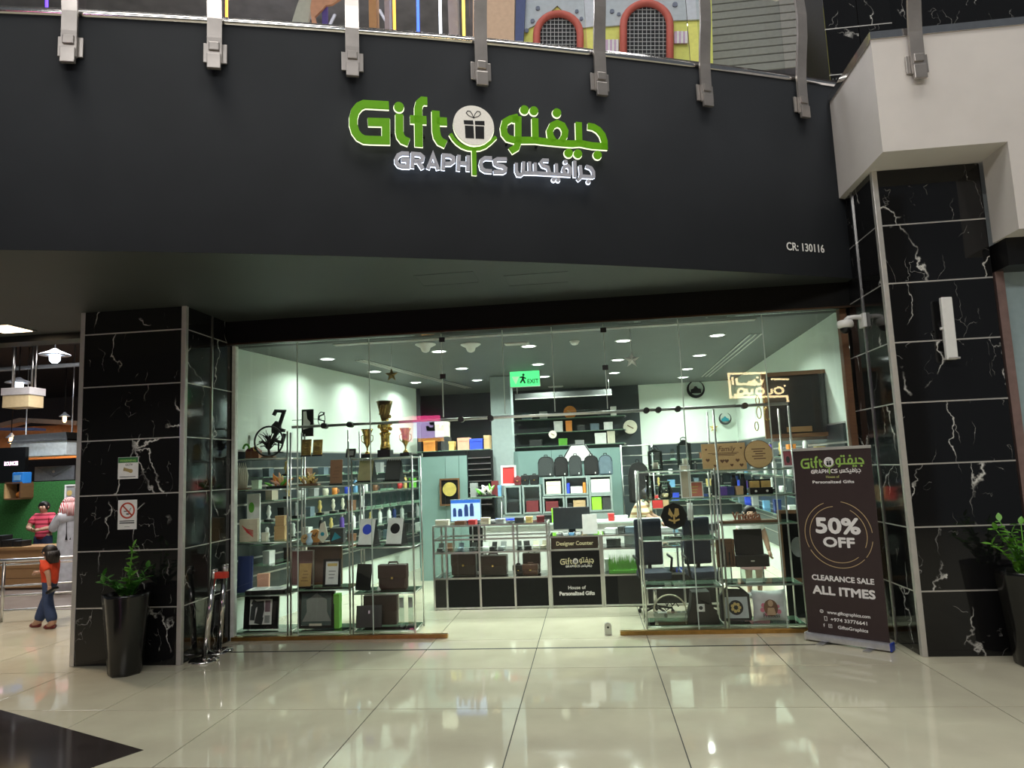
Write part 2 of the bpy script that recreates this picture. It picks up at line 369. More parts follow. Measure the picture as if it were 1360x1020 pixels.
# ---- marble columns, one slab per object
def marble_column(name, label, x0, x1, y0, y1, zt, zs, side, trimx):
    t = thing(name, label, 'column', ((x0+x1)/2, (y0+y1)/2, 0))
    cx, cy = (x0+x1)/2, (y0+y1)/2
    obj('core', G().bx(x0+0.03-cx, x1-0.03-cx, y0+0.03-cy, y1-0.02-cy, 0.0, zt), MATTEBLACK, t)
    wf = x1-x0-0.10
    fme = G().box(0, 0, 0, wf, 0.022, 0.594, None, 0, 0.002).mesh('marble_slab', [MARBLE])
    ds = (y1-y0-0.06)/2
    sme = G().box(0, 0, 0, 0.022, ds-0.006, 0.594, None, 0, 0.002).mesh('marble_slab', [MARBLE])
    z = 0.0
    top = []
    while z < zs-0.02:
        h = min(0.6, zs-z)
        fm, sm = fme, sme
        if h < 0.59:
            fm = G().box(0, 0, 0, wf, 0.022, h-0.006, None, 0, 0.002).mesh('marble_slab', [MARBLE]); sm = G().box(0, 0, 0, 0.022, ds-0.006, h-0.006, None, 0, 0.002).mesh('marble_slab', [MARBLE])
        link('marble_slab', fm, t, (0, y0+0.012-cy, z+h/2))
        for k in range(2):
            xs = (x1-0.012 if side > 0 else x0+0.012)-cx
            link('marble_slab', sm, t, (xs, y0+0.055+ds*(k+0.5)-cy, z+h/2))
        if z > 0.1:
            link('joint_strip', G().bx(x0+0.045-cx, x1-0.045-cx, y0+0.0-cy, y0+0.012-cy, z-0.008, z+0.006).mesh('joint_strip', [ALU]), t)
            xs = (x1 if side > 0 else x0)-cx
            link('joint_strip', G().bx(xs-0.008*(side > 0)-0.002*(side > 0), xs+0.01*(side < 0), y0+0.05-cy, y1-0.02-cy, z-0.007, z+0.005).mesh('joint_strip', [ALU]), t)
        z += 0.6
    for tx in trimx:
        obj('corner_trim', G().bx(tx-0.026-cx, tx+0.026-cx, y0-0.006-cy, y0+0.05-cy, 0.0, zs, b=0.004), ALU, t)
    xs = (x1 if side > 0 else x0)-cx
    obj('side_trim', G().bx(xs-0.012, xs+0.012, y0+0.055+ds-0.012-cy, y0+0.055+ds+0.012-cy, 0, zs), STEEL, t)
    return t
marble_column('marble_column', 'black veined marble column with two warning signs, left of the shop glass', -5.64, -4.38, YC, YG+0.02, 3.86, 3.86, 1, (-5.61, -4.40))
marble_column('marble_column', 'black veined marble column with white antenna, right of the sale banner', 3.02, 4.10, YC, YG+0.02, 4.78, 4.78, -1, (3.045,))

# ---- curved fascia (balcony front) and soffit over the shop
def fy(x): return 0.01289*x*x+0.3953*x+6.639
def ft(x): return math.atan(0.02578*x+0.3953)
ZS = 3.86
def ztop(x): return 6.085+0.024*x
NX = 48; XF = [-9.5+(12.58)*i/NX for i in range(NX+1)]
vs = []; fs = []
for x in XF:
    vs += [(x, fy(x), ZS), (x, fy(x), ztop(x)), (x, fy(x)+0.35, ztop(x)), (x, fy(x)+0.35, ZS+0.02)]
for i in range(NX):
    a = 4*i
    fs += [(a, a+4, a+5, a+1), (a+1, a+5, a+6, a+2), (a+2, a+6, a+7, a+3)]
wf_ = struct('wall_fascia', G().add(vs, fs, 0, True), FASCIA, label='charcoal painted curved balcony front above the shop')
# soffit slab: fascia line back to the shop header, and to the food court on the left
SOFF = mat('soffit_paint', (0.028, 0.033, 0.030), 0.55, var=0.12, scale=1.2)
vs = []; fs = []
for x in XF: vs += [(x, fy(x)+0.002, ZS), (x, 8.12, ZS), (x, fy(x)+0.002, ZS+0.25), (x, 8.12, ZS+0.25)]
for i in range(NX):
    a = 4*i; fs += [(a, a+1, a+5, a+4), (a+2, a+6, a+7, a+3)]
sf = struct('ceiling_soffit', G().add(vs, fs), SOFF, label='dark soffit between balcony front and shop glass')
for px in ((562, 380, 642, 383), (675, 380, 757, 383)):
    a = PZ(px[0], px[1], ZS); b = PZ(px[2], px[3], ZS)
    w = b.x-a.x; y1_ = a.y; y0_ = y1_-0.42
    hz = G()
    for (xa, xb, ya, yb) in ((a.x, a.x+w, y1_-0.012, y1_), (a.x, a.x+w, y0_, y0_+0.012), (a.x, a.x+0.012, y0_, y1_), (a.x+w-0.012, a.x+w, y0_, y1_)): hz.bx(xa, xb, ya, yb, ZS-0.004, ZS+0.004)
    hz.bx(a.x+0.012, a.x+w-0.012, y0_+0.012, y1_-0.012, ZS-0.001, ZS+0.004)
    obj('access_hatch', hz, SOFF, sf)
struct('wall_header', G().bx(-4.40, 3.04, 8.10, 8.40, 3.575, ZS+0.25), mat('black_header_paint', (0.004, 0.004, 0.004), 0.5, spec=0.15), label='black header band over the shop glass')
struct('trim_1', G().bx(-4.38, 3.02, 8.085, 8.10, 3.565, 3.585), mat('dark_bronze', (0.06, 0.035, 0.02), 0.4, 0.8))
# stainless edge strip along the balcony floor
vs = []; fs = []
for x in XF:
    z = ztop(x); vs += [(x, fy(x)-0.012, z-0.028), (x, fy(x)-0.012, z+0.036), (x, fy(x)+0.30, z+0.036), (x, fy(x)+0.30, z-0.028)]
for i in range(NX):
    a = 4*i; fs += [(a, a+4, a+5, a+1), (a+1, a+5, a+6, a+2), (a, a+3, a+7, a+4)]
struct('trim_2', G().add(vs, fs, 0, True), CHROME, label='polished steel strip along the balcony edge')

# ---- white bulkhead over the right column
WX0, WY, WB, WT = 2.95, 6.735, 4.78, 5.93
g = G()
g.bx(WX0, 7.5, WY, 7.20, WB, WT)                      # beam over the column
g.bx(4.07, 7.5, WY, 7.16, 3.93, WB)                   # lower leg to the right of the column
g.bx(WX0, WX0+0.2, 7.20, 8.2, WB, WT); g.bx(WX0+0.2, 7.5, 7.20, 8.2, WB+0.02, WT)
struct('wall_bulkhead', g, WHITEPT, label='white plastered bulkhead above the right marble column')
g = G().bx(WX0-0.01, 7.5, WY-0.015, WY+0.3, WT, WT+0.075); g.bx(WX0-0.012, WX0+0.05, WY+0.02, 8.1, WT-0.02, WT+0.075)
struct('trim_3', g, CHROME, label='polished steel strip on the white bulkhead')
struct('trim_4', G().bx(4.10, 7.5, 7.0, 7.3, 3.66, 3.93), BLACK)
TEALGL = mat('pale_teal_glazing', (0.34, 0.44, 0.46), 0.2, var=0.05)
wr = struct('window_3', G().bx(4.13, 7.5, 7.30, 7.34, 0.0, 3.66), TEALGL, label='pale teal glazing of the neighbouring shop at the right edge')
obj('frame_post', G().bx(4.10, 4.18, 7.24, 7.32, 0, 3.66), mat('rosy_bronze', (0.30, 0.20, 0.18), 0.35, 0.4), wr)

# ---- shop shell
CE = 3.62
struct('ceiling_shop', G().bx(-4.6, 3.4, 8.40, 19.0, CE, CE+0.1), CEILPT, label='grey ceiling of the gift shop')
def wallseg(a, b, z0, z1, th, m, name=None, parent=None, side=1):
    a = Vector((a[0], a[1], 0)); b = Vector((b[0], b[1], 0)); d = (b-a).normalized(); n = Vector((-d.y, d.x, 0))*side*th
    vs = [(p.x, p.y, z) for z in (z0, z1) for p in (a, b, b+n, a+n)]
    return G().add(vs, [(0, 1, 5, 4), (2, 3, 7, 6), (1, 2, 6, 5), (3, 0, 4, 7), (4, 5, 6, 7), (0, 3, 2, 1)])
LWA, LWB = (-4.56, 8.42), (-3.48, 14.06)
RWA, RWB = (3.02, 8.42), (3.22, 15.5)
wl = struct('wall_left', wallseg(LWA, LWB, 0, CE, 0.12, WALLPT, side=1), WALLPT, label='pale green lit wall on the left of the shop')
wr_ = struct('wall_right', wallseg(RWA, RWB, 0, CE, 0.12, WALLPT, side=-1), WALLPT, label='pale green lit wall on the right of the shop')
wb = struct('wall_back', G().bx(1.16, 3.40, 15.5, 15.62, 0, CE), WALLPT, label='pale back wall on the right of the shop')
struct('wall_back_dark', G().bx(-4.2, 1.16, 15.5, 15.62, 0, CE), DARKWALL, label='dark back wall of the shop')
struct('wall_recess', G().bx(-4.2, -3.40, 14.06, 14.12, 0, CE), DARKWALL)
# dark slat dado on side walls: separate slat panels with aluminium channels
def dado(wall, A, B, z0, z1, off, n, label):
    A = Vector((A[0], A[1], 0)); B = Vector((B[0], B[1], 0)); d = (B-A).normalized(); nn = Vector((d.y, -d.x, 0))*off
    h = (z1-z0)/n
    for k in range(n):
        a = A+nn*0.001; b = B+nn*0.001
        q = wallseg((a.x, a.y), (b.x, b.y), z0+k*h+0.012, z0+(k+1)*h-0.012, 0.03, None, side=-off)
        obj('slat_panel', q, DARKWALL, wall)
        q = wallseg((a.x, a.y), (b.x, b.y), z0+(k+1)*h-0.012, z0+(k+1)*h+0.012, 0.018, None, side=-off)
        obj('slat_channel', q, ALU, wall)
dado(wl, (-4.53, 8.55), (-3.49, 14.0), 0.42, 2.28, 1, 8, '')
dado(wr_, (3.025, 8.6), (3.22, 15.45), 0.42, 2.30, -1, 8, '')
for k in range(7):
    z0 = 0.75+k*0.222
    obj('slat_panel', G().bx(1.3, 3.18, 15.47, 15.5, z0+0.012, z0+0.21), DARKWALL, wb); obj('slat_channel', G().bx(1.3, 3.18, 15.482, 15.5, z0+0.21, z0+0.234), ALU, wb)

# ---- shop glazing
def xg(px, y): return PY(px, y, YG).x
edges_l = [-4.36, xg(395, 520), xg(491, 520), xg(588, 520)]
edges_r = [xg(808, 560), xg(908, 540), xg(1018, 500), 3.0]
def glazing(name, edges, z0, z1, label, sillx=None):
    w = thing(name, label, 'window', ((edges[0]+edges[-1])/2, YG, 0)); w['kind'] = 'structure'
    cx = (edges[0]+edges[-1])/2
    for a, b in zip(edges[:-1], edges[1:]):
        obj('pane', G().bx(a+0.003-cx, b-0.003-cx, -0.006, 0.006, z0, z1), PANE, w)
    for e in edges[1:-1] if z0 < 1 else edges:
        obj('joint_seal', G().bx(e-0.005-cx, e+0.005-cx, -0.008, 0.008, z0, z1), SEAL, w)
    if z0 < 1:
        obj('sill', G().bx(edges[0]-cx, sillx-cx if sillx > edges[0] else edges[-1]-cx, -0.035, 0.035, 0.0, 0.045, b=0.004), BRASS, w)
    return w
w1 = glazing('window_1', edges_l, 0.045, 3.575, 'frameless glass panes on the left of the shop entrance', -1.73)
w2 = glazing('window_2', edges_r, 0.045, 3.575, 'frameless glass panes on the right of the shop entrance', 3.0)
# sill of the right glazing starts right of the opening
glazing('window_4', [edges_l[-1], xg(669, 500), xg(735, 500), edges_r[0]], 2.56, 3.575, 'frameless glass transom panes over the open entrance')
struct('trim_5', G().bx(-4.37, -4.33, YG-0.03, YG+0.05, 0, 3.575), mat('white_edge_profile', (0.75, 0.76, 0.72), 0.4), label='white edge profile of the shop glass at the left column')
struct('trim_6', G().bx(2.93, 3.0, YG-0.05, YG+0.05, 0, 3.575), wood_mat('rust_bronze', (0.10, 0.05, 0.03), (0.22, 0.11, 0.05), 8, 0.4), label='dark bronze post of the shop glass at the right column')
# sliding door rail with clamp fittings
RZ = 2.53
t = thing('sliding_rail', 'chrome sliding-door rail running across the shop glass', 'rail', (0, 8.33, RZ))
ra, rb = XA(388, 8.33, RZ), XA(1046, 8.33, RZ)
obj('tube', G().cyl((ra, 0, 0), (rb, 0, 0), 0.018, n=10), STEEL, t)
for px in (432, 466, 613, 652, 858, 874, 900, 988):
    x = XA(px, 8.33, RZ); obj('clamp', G().cyl((x, -0.07, -0.005), (x, 0.03, -0.005), 0.035, n=14), DKLEATHER, t)
for px in (588, 803):
    x = XA(px, YG, 3.2)
    for z in (3.50, 3.05):
        tag(obj('patch_fitting', G().bx(x-0.035, x+0.035, YG-0.02, YG+0.02, z-0.03, z+0.03, b=0.005), DKLEATHER),
            'small black patch fitting on the %s glass joint, %s of two' % ('left' if px == 588 else 'right', 'upper' if z > 3.3 else 'lower'), 'fitting', 'patch fittings')
# ---- shop ceiling: downlights, slot diffusers, detectors
LAMP = emat('downlight_lens', (0.92, 1.0, 0.95), 9.0)
dl_me = G().lathe([(0.115, 0.0), (0.118, -0.006), (0.098, -0.012), (0.095, -0.004)], 20).mesh('downlight_ring', [WHITEPL])
ln_me = G().lathe([(0.094, -0.0035), (0.093, -0.006)], 20).mesh('lens', [LAMP])
DLS = [(-3.74, 9.79, 'left wall'), (-3.50, 11.3, 'left wall'), (-3.22, 13.0, 'left wall')]
for x, nm in ((-2.05, 'second row from the left wall'), (-0.76, 'middle row left of the exit sign'), (0.56, 'row beside the silver star'), (1.84, 'row beside the right slot diffuser')):
    for y in (9.70, 11.5, 13.15): DLS.append((x+(y-9.7)*0.02*(x > 1), y, nm))
DLS.append((2.0, 14.45, 'row beside the right slot diffuser'))
for k, (x, y, nm) in enumerate(DLS):
    pos = {9: 'nearest', 11: 'second', 13: 'third', 14: 'farthest'}[int(y)]
    d = thing('downlight', 'round ceiling downlight, %s one in the %s' % (pos, nm if 'row' in nm else 'row along the '+nm), 'lamp', (x, y, CE-0.001), 0, 'shop ceiling downlights')
    link('trim_ring', dl_me, d); link('lens', ln_me, d)
    a = area('downlight_beam', (x, y, CE-0.02), 0.17, 16 if 'wall' in nm and 'row' not in nm else 50, (0.86, 1.0, 0.88), (0, 0, 0), None, 'DISK', R(150)); a.parent = d; a.location = (0, 0, -0.02)
def slot(px0, px1, wid, label):
    a = PZ(px0[0], px0[1], CE); b = PZ(px1[0], px1[1], CE); L_ = (b-a).length; an = math.atan2(b.y-a.y, b.x-a.x)
    t = thing('slot_diffuser', label, 'diffuser', ((a.x+b.x)/2, (a.y+b.y)/2, CE), an)
    for k in range(3): obj('blade', G().bx(-L_/2, L_/2, (k-1)*wid/2.6-0.012, (k-1)*wid/2.6+0.012, -0.010, -0.001), ALU, t)
    obj('throat', G().bx(-L_/2, L_/2, -wid/2, wid/2, -0.003, 0.0), BLACK, t)
slot((444, 458), (1003, 424), 0.12, 'long slot diffuser along the ceiling just behind the glass')
slot((478, 478), (622, 515), 0.16, 'slot diffuser running back beside the gold star')
slot((1004, 443), (937, 500), 0.20, 'slot diffuser running back over the right shelves')
for (px, py, lb) in ((565, 461, 'left'), (625, 461, 'right')):
    p = PZ(px, py-4, CE)
    t = thing('wifi_access_point', 'white flared ceiling access point, %s of two' % lb, 'access point', (p.x, p.y, CE), 0, 'ceiling access points')
    obj('body', G().lathe([(0.13, 0.0), (0.125, -0.02), (0.07, -0.05), (0.05, -0.10), (0.02, -0.115)], 18), WHITEPL, t); obj('base_ring', G().lathe([(0.14, 0), (0.14, -0.012), (0.12, -0.014)], 18), WHITEPL, t)
p = PZ(763, 453, CE)
t = thing('smoke_detector', 'small white smoke detector on the shop ceiling', 'detector', (p.x, p.y, CE))
obj('body', G().lathe([(0.06, 0), (0.06, -0.025), (0.04, -0.05), (0.02, -0.055)], 16), WHITEPL, t); obj('base_plate', G().lathe([(0.07, 0), (0.07, -0.01)], 16), WHITEPL, t)
for (x0, y0, x1, y1, lb) in ((670, 453, 703, 456, 'nearer'), (728, 509, 748, 513, 'farther')):
    p = PZ((x0+x1)/2, y1, CE); w = MPP(p.y)*(x1-x0)
    t = thing('ceiling_grille', '%s short white air grille on the shop ceiling' % lb, 'grille', (p.x, p.y, CE))
    obj('frame', G().bx(-w/2, w/2, -0.08, 0.08, -0.012, 0), ALU, t)
    for k in range(3): obj('fin', G().bx(-w/2+0.02, w/2-0.02, -0.05+k*0.05-0.006, -0.05+k*0.05+0.006, -0.02, -0.012), WHITEPL, t)

# ---- shop pillar, teal partition
pl = RC(654, 500, 681, 700, 12.75)
t = thing('interior_pillar', 'grey square pillar rising to the shop ceiling behind the counter', 'pillar', (pl[0], 12.75, 0))
obj('shaft', G().bx(-pl[2]/2, pl[2]/2, 0, 0.4, 0, CE-0.01), mat('grey_pillar_paint', (0.28, 0.33, 0.33), 0.5, var=0.04), t)
obj('base', G().bx(-pl[2]/2-0.02, pl[2]/2+0.02, -0.02, 0.42, 0, 0.12), MATTEBLACK, t)
YP = 12.9
zp = PY(750, 597, YP).z
pa = thing('partition', 'teal lacquered partition behind the backpacks', 'partition', (0, YP, 0))
xs = [PY(px, 640, YP).x for px in (684, 734, 782, 826)]
for a, b in zip(xs[:-1], xs[1:]): obj('panel', G().bx(a+0.003, b-0.003, 0, 0.05, 0, zp), TEAL, pa)
pa2 = thing('partition', 'teal lacquered partition behind the gold-plate frame', 'partition', (0, YP-0.5, 0))
xs = [PY(px, 640, YP-0.5).x for px in (556, 592, 610, 621)]
for a, b in zip(xs[:-1], xs[1:]): obj('panel', G().bx(a+0.003, b-0.003, 0, 0.05, 0, PY(590, 606, YP-0.5).z), TEAL, pa2)
# ================================================================== SHOP SIGN
SA, SB = (-2.03, fy(-2.03)-0.075), (0.35, fy(0.35)-0.075)
SO = PV(640, 190, SA, SB)                     # sign origin
SD = Vector((SB[0]-SA[0], SB[1]-SA[1], 0)).normalized(); SANG = math.atan2(SD.y, SD.x)
def uv(px, py):
    p = PV(px, py, SA, SB)-SO; return (p.dot(SD), p.z)
SK = (uv(641, 190)[0]-uv(640, 190)[0])       # metres per photo pixel on the sign
r1 = lambda x, y: uv(455+x/7.556, 120+y/7.556)
r2 = lambda x, y: uv(590+x/11.333, 120+y/11.333)
r3 = lambda x, y: uv(640+x/7.556, 120+y/7.556)
r4 = lambda x, y: uv(515+x/9.714, 190+y/9.714)
def S(f, w, *p): return ([f(*q) for q in p], w*SK)
def D(f, x, y, r): return (f(x, y), r*SK)
W1, W3, W4, WA = 74/7.556, 63/7.556, 44/9.714, 30/7.556
LOGO = [  # name, colour, strokes, dots
 ('letter_g', 'g', [S(r1, W1, (462, 165), (300, 156), (215, 152), (165, 175), (125, 225), (107, 290), (107, 360), (128, 430), (165, 480), (215, 507), (270, 511), (433, 515), (432, 334), (252, 330))], []),
 ('letter_i', 'g', [S(r1, W1, (567, 255), (568, 430), (578, 475), (605, 510), (662, 533))], [D(r1, 563, 180, 46/7.556)]),
 ('letter_f', 'g', [S(r1, W1, (846, 122), (800, 118), (768, 145), (757, 190), (758, 300), (762, 575)), S(r1, W1, (675, 303), (838, 313))], []),
 ('letter_t', 'g', [S(r1, W1, (930, 222), (934, 420), (946, 480), (975, 525), (1032, 553)), S(r1, W1, (940, 322), (1042, 327))], []),
 ('cradle', 'g', [S(r2, 4.0, (88, 675), (130, 745), (190, 810), (260, 860), (340, 890), (440, 903), (530, 893), (610, 862), (690, 800), (768, 722)), S(r2, 5.5, (440, 890), (447, 1290))], []),
 ('letter_waw', 'g', [S(r3, W3, (358, 280), (280, 300), (228, 330), (212, 390), (220, 450), (255, 492), (310, 508), (360, 512)), S(r3, W3, (300, 303), (358, 305)), S(r3, W3, (358, 276), (358, 530), (340, 585), (282, 620))], []),
 ('letter_ta', 'g', [S(r3, W3, (345, 512), (530, 512), (600, 522)), S(r3, W3, (526, 295), (530, 512))], [D(r3, 420, 208, 43/7.556), D(r3, 515, 218, 43/7.556)]),
 ('letter_fa', 'g', [S(r3, W3, (590, 521), (700, 532), (760, 538), (860, 546)), S(r3, W3, (715, 525), (680, 470), (674, 420), (700, 365), (750, 342), (800, 365), (828, 420), (822, 470), (785, 528))], [D(r3, 745, 238, 43/7.556)]),
 ('letter_ya', 'g', [S(r3, W3, (850, 546), (905, 548), (970, 542), (1030, 552)), S(r3, W3, (962, 335), (968, 542))], [D(r3, 862, 640, 43/7.556), D(r3, 955, 648, 43/7.556)]),
 ('letter_jim', 'g', [S(r3, W3, (1055, 370), (1110, 380), (1160, 410), (1200, 460), (1220, 520), (1222, 604)), S(r3, W3, (1020, 552), (1100, 566), (1250, 577))], [D(r3, 1152, 660, 43/7.556)]),
 ('small_g', 'w', [S(r4, W4, (270, 153), (180, 150), (130, 175), (106, 220), (108, 265), (135, 303), (185, 318), (255, 320), (255, 235), (170, 233))], []),
 ('small_r', 'w', [S(r4, W4, (312, 335), (318, 155), (410, 162), (448, 195), (440, 235), (400, 250), (320, 248)), S(r4, W4, (385, 250), (448, 345))], []),
 ('small_a', 'w', [S(r4, W4, (515, 345), (578, 160), (645, 355)), S(r4, W4*0.9, (545, 292), (620, 298))], []),
 ('small_p', 'w', [S(r4, W4, (708, 358), (715, 175), (800, 180), (840, 205), (842, 250), (800, 283), (715, 283))], []),
 ('small_h', 'w', [S(r4, W4, (903, 368), (912, 172)), S(r4, W4, (1028, 372), (1030, 178)), S(r4, W4, (905, 272), (1030, 280))], []),
 ('small_c', 'w', [S(r4, W4, (1335, 212), (1250, 208), (1205, 235), (1192, 290), (1205, 345), (1250, 373), (1335, 380))], []),
 ('small_s', 'w', [S(r3, W4, (243, 703), (150, 702), (122, 718), (128, 748), (155, 765), (205, 775), (230, 795), (226, 820), (205, 832), (112, 830))], []),
 ('small_sin', 'w', [S(r3, WA, (338, 742), (338, 820), (355, 858), (385, 860), (408, 840), (412, 728)), S(r3, WA, (470, 730), (475, 838)), S(r3, WA, (526, 740), (530, 838)), S(r3, WA, (405, 838), (560, 842))], []),
 ('small_kaf', 'w', [S(r3, WA, (662, 715), (605, 712), (585, 735), (605, 768), (655, 785), (672, 845)), S(r3, WA, (550, 842), (690, 850))], []),
 ('small_ya', 'w', [S(r3, WA, (738, 748), (742, 850)), S(r3, WA, (685, 850), (790, 856))], [D(r3, 714, 905, 2.6), D(r3, 758, 908, 2.6)]),
 ('small_fa', 'w', [S(r3, WA, (785, 856), (885, 862)), S(r3, WA, (830, 850), (808, 815), (820, 778), (855, 768), (878, 795), (876, 860))], [D(r3, 832, 728, 2.5)]),
 ('small_alif', 'w', [S(r3, WA, (922, 718), (926, 880))], []),
 ('small_ra', 'w', [S(r3, WA, (978, 765), (986, 850), (978, 890), (952, 912))], []),
 ('small_jim', 'w', [S(r3, WA, (1035, 772), (1085, 790), (1110, 830), (1112, 886)), S(r3, WA, (985, 872), (1112, 880))], [D(r3, 1062, 925, 2.6)]),
]
BALL = (r2(430, 562), 26.6*SK)
GBOX = [((278, 490), (418, 494), (424, 556), (284, 548)), ((445, 500), (588, 502), (590, 566), (448, 558)), ((295, 570), (424, 576), (434, 762), (305, 756)), ((450, 578), (582, 584), (584, 770), (456, 764))]
BOW = [[(428, 455), (350, 420), (316, 380), (335, 352), (375, 356), (405, 400)], [(428, 455), (500, 432), (532, 398), (518, 362), (480, 356), (448, 395)]]
BOX_UV = [[r2(*p) for p in q] for q in GBOX]; BOW_UV = [[r2(*p) for p in q] for q in BOW]
def flat_logo(parent, k, loc, mats, lift=0.0012):
    """printed version of the same logo, scale k, centred on the ball, facing local -y"""
    g_, w_, b_ = mats; ox, oz = loc[0], loc[2]; y = loc[1]; c = BALL[0]
    gr, wh = G(), G()
    for nm, c_, st, dots in LOGO:
        q = gr if c_ == 'g' else wh
        for pts, w in st: q.strip([(ox+(a-c[0])*k, oz+(b-c[1])*k) for a, b in pts], w*k, y-lift, y)
        for (a, b), r in dots: q.disc(ox+(a-c[0])*k, oz+(b-c[1])*k, r*k, y-lift, y, 12)
    obj('printed_logo_letters', gr, g_, parent); obj('printed_logo_subtitle', wh, w_, parent)
    obj('printed_logo_ball', G().disc(ox, oz, BALL[1]*k, y-lift*1.5, y, 24), w_, parent)
    bb = G()
    for q in BOX_UV: bb.prism([(ox+(a-c[0])*k, oz+(b-c[1])*k) for a, b in q][::-1], y-lift*2.2, y-lift)
    for q in BOW_UV: bb.strip([(ox+(a-c[0])*k, oz+(b-c[1])*k) for a, b in q], 0.8*SK*k, y-lift*2.2, y-lift, True)
    obj('printed_logo_gift', bb, b_, parent)
GREENF = mat('green_acrylic_face', (0.085, 0.26, 0.004), 0.5, var=0.08, emit=(0.15, 0.42, 0.004), es=0.30, spec=0.2)
HALO = emat('sign_side_light', (0.95, 1.0, 0.70), 1.3)
HALOW = emat('sign_side_light_cool', (0.78, 0.86, 1.0), 2.2)
SILVER = mat('silver_acrylic_face', (0.36, 0.36, 0.40), 0.4, var=0.05, emit=(0.6, 0.62, 0.7), es=0.10)
BALLF = mat('pearl_disc_face', (0.62, 0.60, 0.55), 0.5, var=0.08, scale=60, emit=(0.8, 0.76, 0.66), es=0.30)
sg = thing('shop_sign', 'illuminated green and silver bilingual shop sign with round gift emblem', 'sign', SO, SANG)
for nm, c_, st, dots in LOGO:
    f, h = G(), G()
    for pts, w in st:
        f.strip(pts, w, -0.035, -0.012); h.strip([(a_, b_-0.35*SK) for a_, b_ in pts], w+(1.0 if c_ == 'g' else 0.5)*SK, -0.012, 0.0)
    for (a, b), r in dots:
        f.disc(a, b, r, -0.035, -0.012, 22); h.disc(a, b-0.4*SK, r+0.7*SK, -0.012, 0.0, 22)
    p = obj(nm, f, GREENF if c_ == 'g' else SILVER, sg); obj('halo_edge', h, HALO if c_ == 'g' else HALOW, p)
eb = obj('emblem_disc', G().disc(BALL[0][0], BALL[0][1], BALL[1], -0.05, -0.03, 48), BALLF, sg)
obj('halo_edge', G().disc(BALL[0][0]+0.4*SK, BALL[0][1]-0.6*SK, BALL[1]+0.25*SK, -0.03, -0.012, 48), HALO, eb)
g = G()
for q in BOX_UV: g.prism(q[::-1], -0.054, -0.05)
for q in BOW_UV: g.strip(q, 0.9*SK, -0.054, -0.05, True)
obj('gift_mark', g, BLACK, eb)
for x in (-0.85, -0.55, -0.3, 0.25, 0.55, 0.85): obj('stand_off', G().bx(x-0.01, x+0.01, 0.0, 0.12, 0.02, 0.04), MATTEBLACK, sg)
# CR number in vinyl on the fascia
cx_ = 2.46; pcr = Vector((cx_, fy(cx_), 0)); zc = PV(1070, 334, (2.2, fy(2.2)), (2.75, fy(2.75)))
cr = thing('registration_number', 'white vinyl registration number on the balcony front', 'lettering', (zc.x, zc.y-0.008, zc.z), ft(cx_))
WHT = flat('white_vinyl', (0.85, 0.84, 0.82))
text('lettering', 'CR: 130116', 0.125, WHT, cr, (0, 0, 0), bold=0.002, maxw=0.50)

# ================================================================== RAILING ON THE BALCONY
def rail_post(i, px, label, X=None, base=None, ang=None, zt=None):
    if base is None:
        x = X; base = (x, fy(x)); ang = ft(x); zt = ztop(x)
    t = thing('railing_post', label, 'railing post', (base[0], base[1], zt), ang, 'balcony railing posts')
    obj('wall_plate', G().bx(-0.10, 0.10, -0.030, -0.012, -0.42, -0.24, b=0.004), POSTM, t)
    # flat bar that bends outwards over the slab edge
    prof = [(-0.052, -0.44), (-0.052, -0.20), (-0.056, -0.02), (-0.085, 0.18), (-0.13, 0.42), (-0.15, 0.68), (-0.13, 0.95), (-0.08, 1.15)]
    w = 0.062; th = 0.014; vs = []; fs = []
    for y, z in prof: vs += [(-w, y-th, z), (w, y-th, z), (w, y+th, z), (-w, y+th, z)]
    for k in range(len(prof)-1):
        a = 4*k
        for q in range(4): fs.append((a+q, a+(q+1) % 4, a+4+(q+1) % 4, a+4+q))
    fs += [(3, 2, 1, 0), tuple(len(vs)-4+k for k in range(4))]
    obj('flat_bar', G().add(vs, fs), POSTM, t)
    obj('clamp_block', G().bx(-0.045, 0.045, -0.085, -0.014, -0.33, -0.25, b=0.008), POSTM, t)
    obj('toe_cap', G().bx(-0.058, 0.058, -0.088, -0.05, -0.50, -0.36, b=0.006), POSTM, t)
    obj('handrail_bracket', G().bx(-0.02, 0.02, -0.12, 0.02, 1.10, 1.16), STEEL, t)
    return t
posts = []
for i, (px, nm) in enumerate(((95, 'first'), (286, 'second'), (467, 'third'), (638, 'fourth'), (796, 'fifth'), (935, 'sixth'), (1063, 'seventh'))):
    X = [-4.24, -3.12, -1.99, -0.85, 0.30, 1.42, 2.56][i]; posts.append(X)
    rail_post(i, px, 'polished steel railing post, %s from the left on the black balcony' % nm, X)
rail_post(7, 1213, 'polished steel railing post on the white bulkhead', None, (PY(1213, 60, WY).x, WY), 0.0, WT+0.02)
RG = glass_mat('railing_glass', (0.92, 0.94, 0.93), 1.2)
ends = [-5.5]+posts
for i, (a, b) in enumerate(zip(ends[:-1], ends[1:])):
    A = Vector((a+0.06, fy(a+0.06), 0)); B = Vector((b-0.06, fy(b-0.06), 0)); c = (A+B)/2; Ln = (B-A).length
    tag(obj('railing_glass', G().bx(-Ln/2, Ln/2, 0.10, 0.112, 0.04, 1.02), RG, None, (c.x, c.y, ztop(c.x)), (0, 0, ft(c.x))),
        'clear glass railing panel, %s from the left on the balcony' % ORD[i], 'railing panel', 'balcony glass panels')
pts = [(x, fy(x)-0.06, ztop(x)+1.16) for x in [-9+11.9*k/20 for k in range(21)]]
tag(obj('handrail', G().tube(pts, 0.028, 10), CHROME), 'polished round handrail along the balcony', 'handrail')

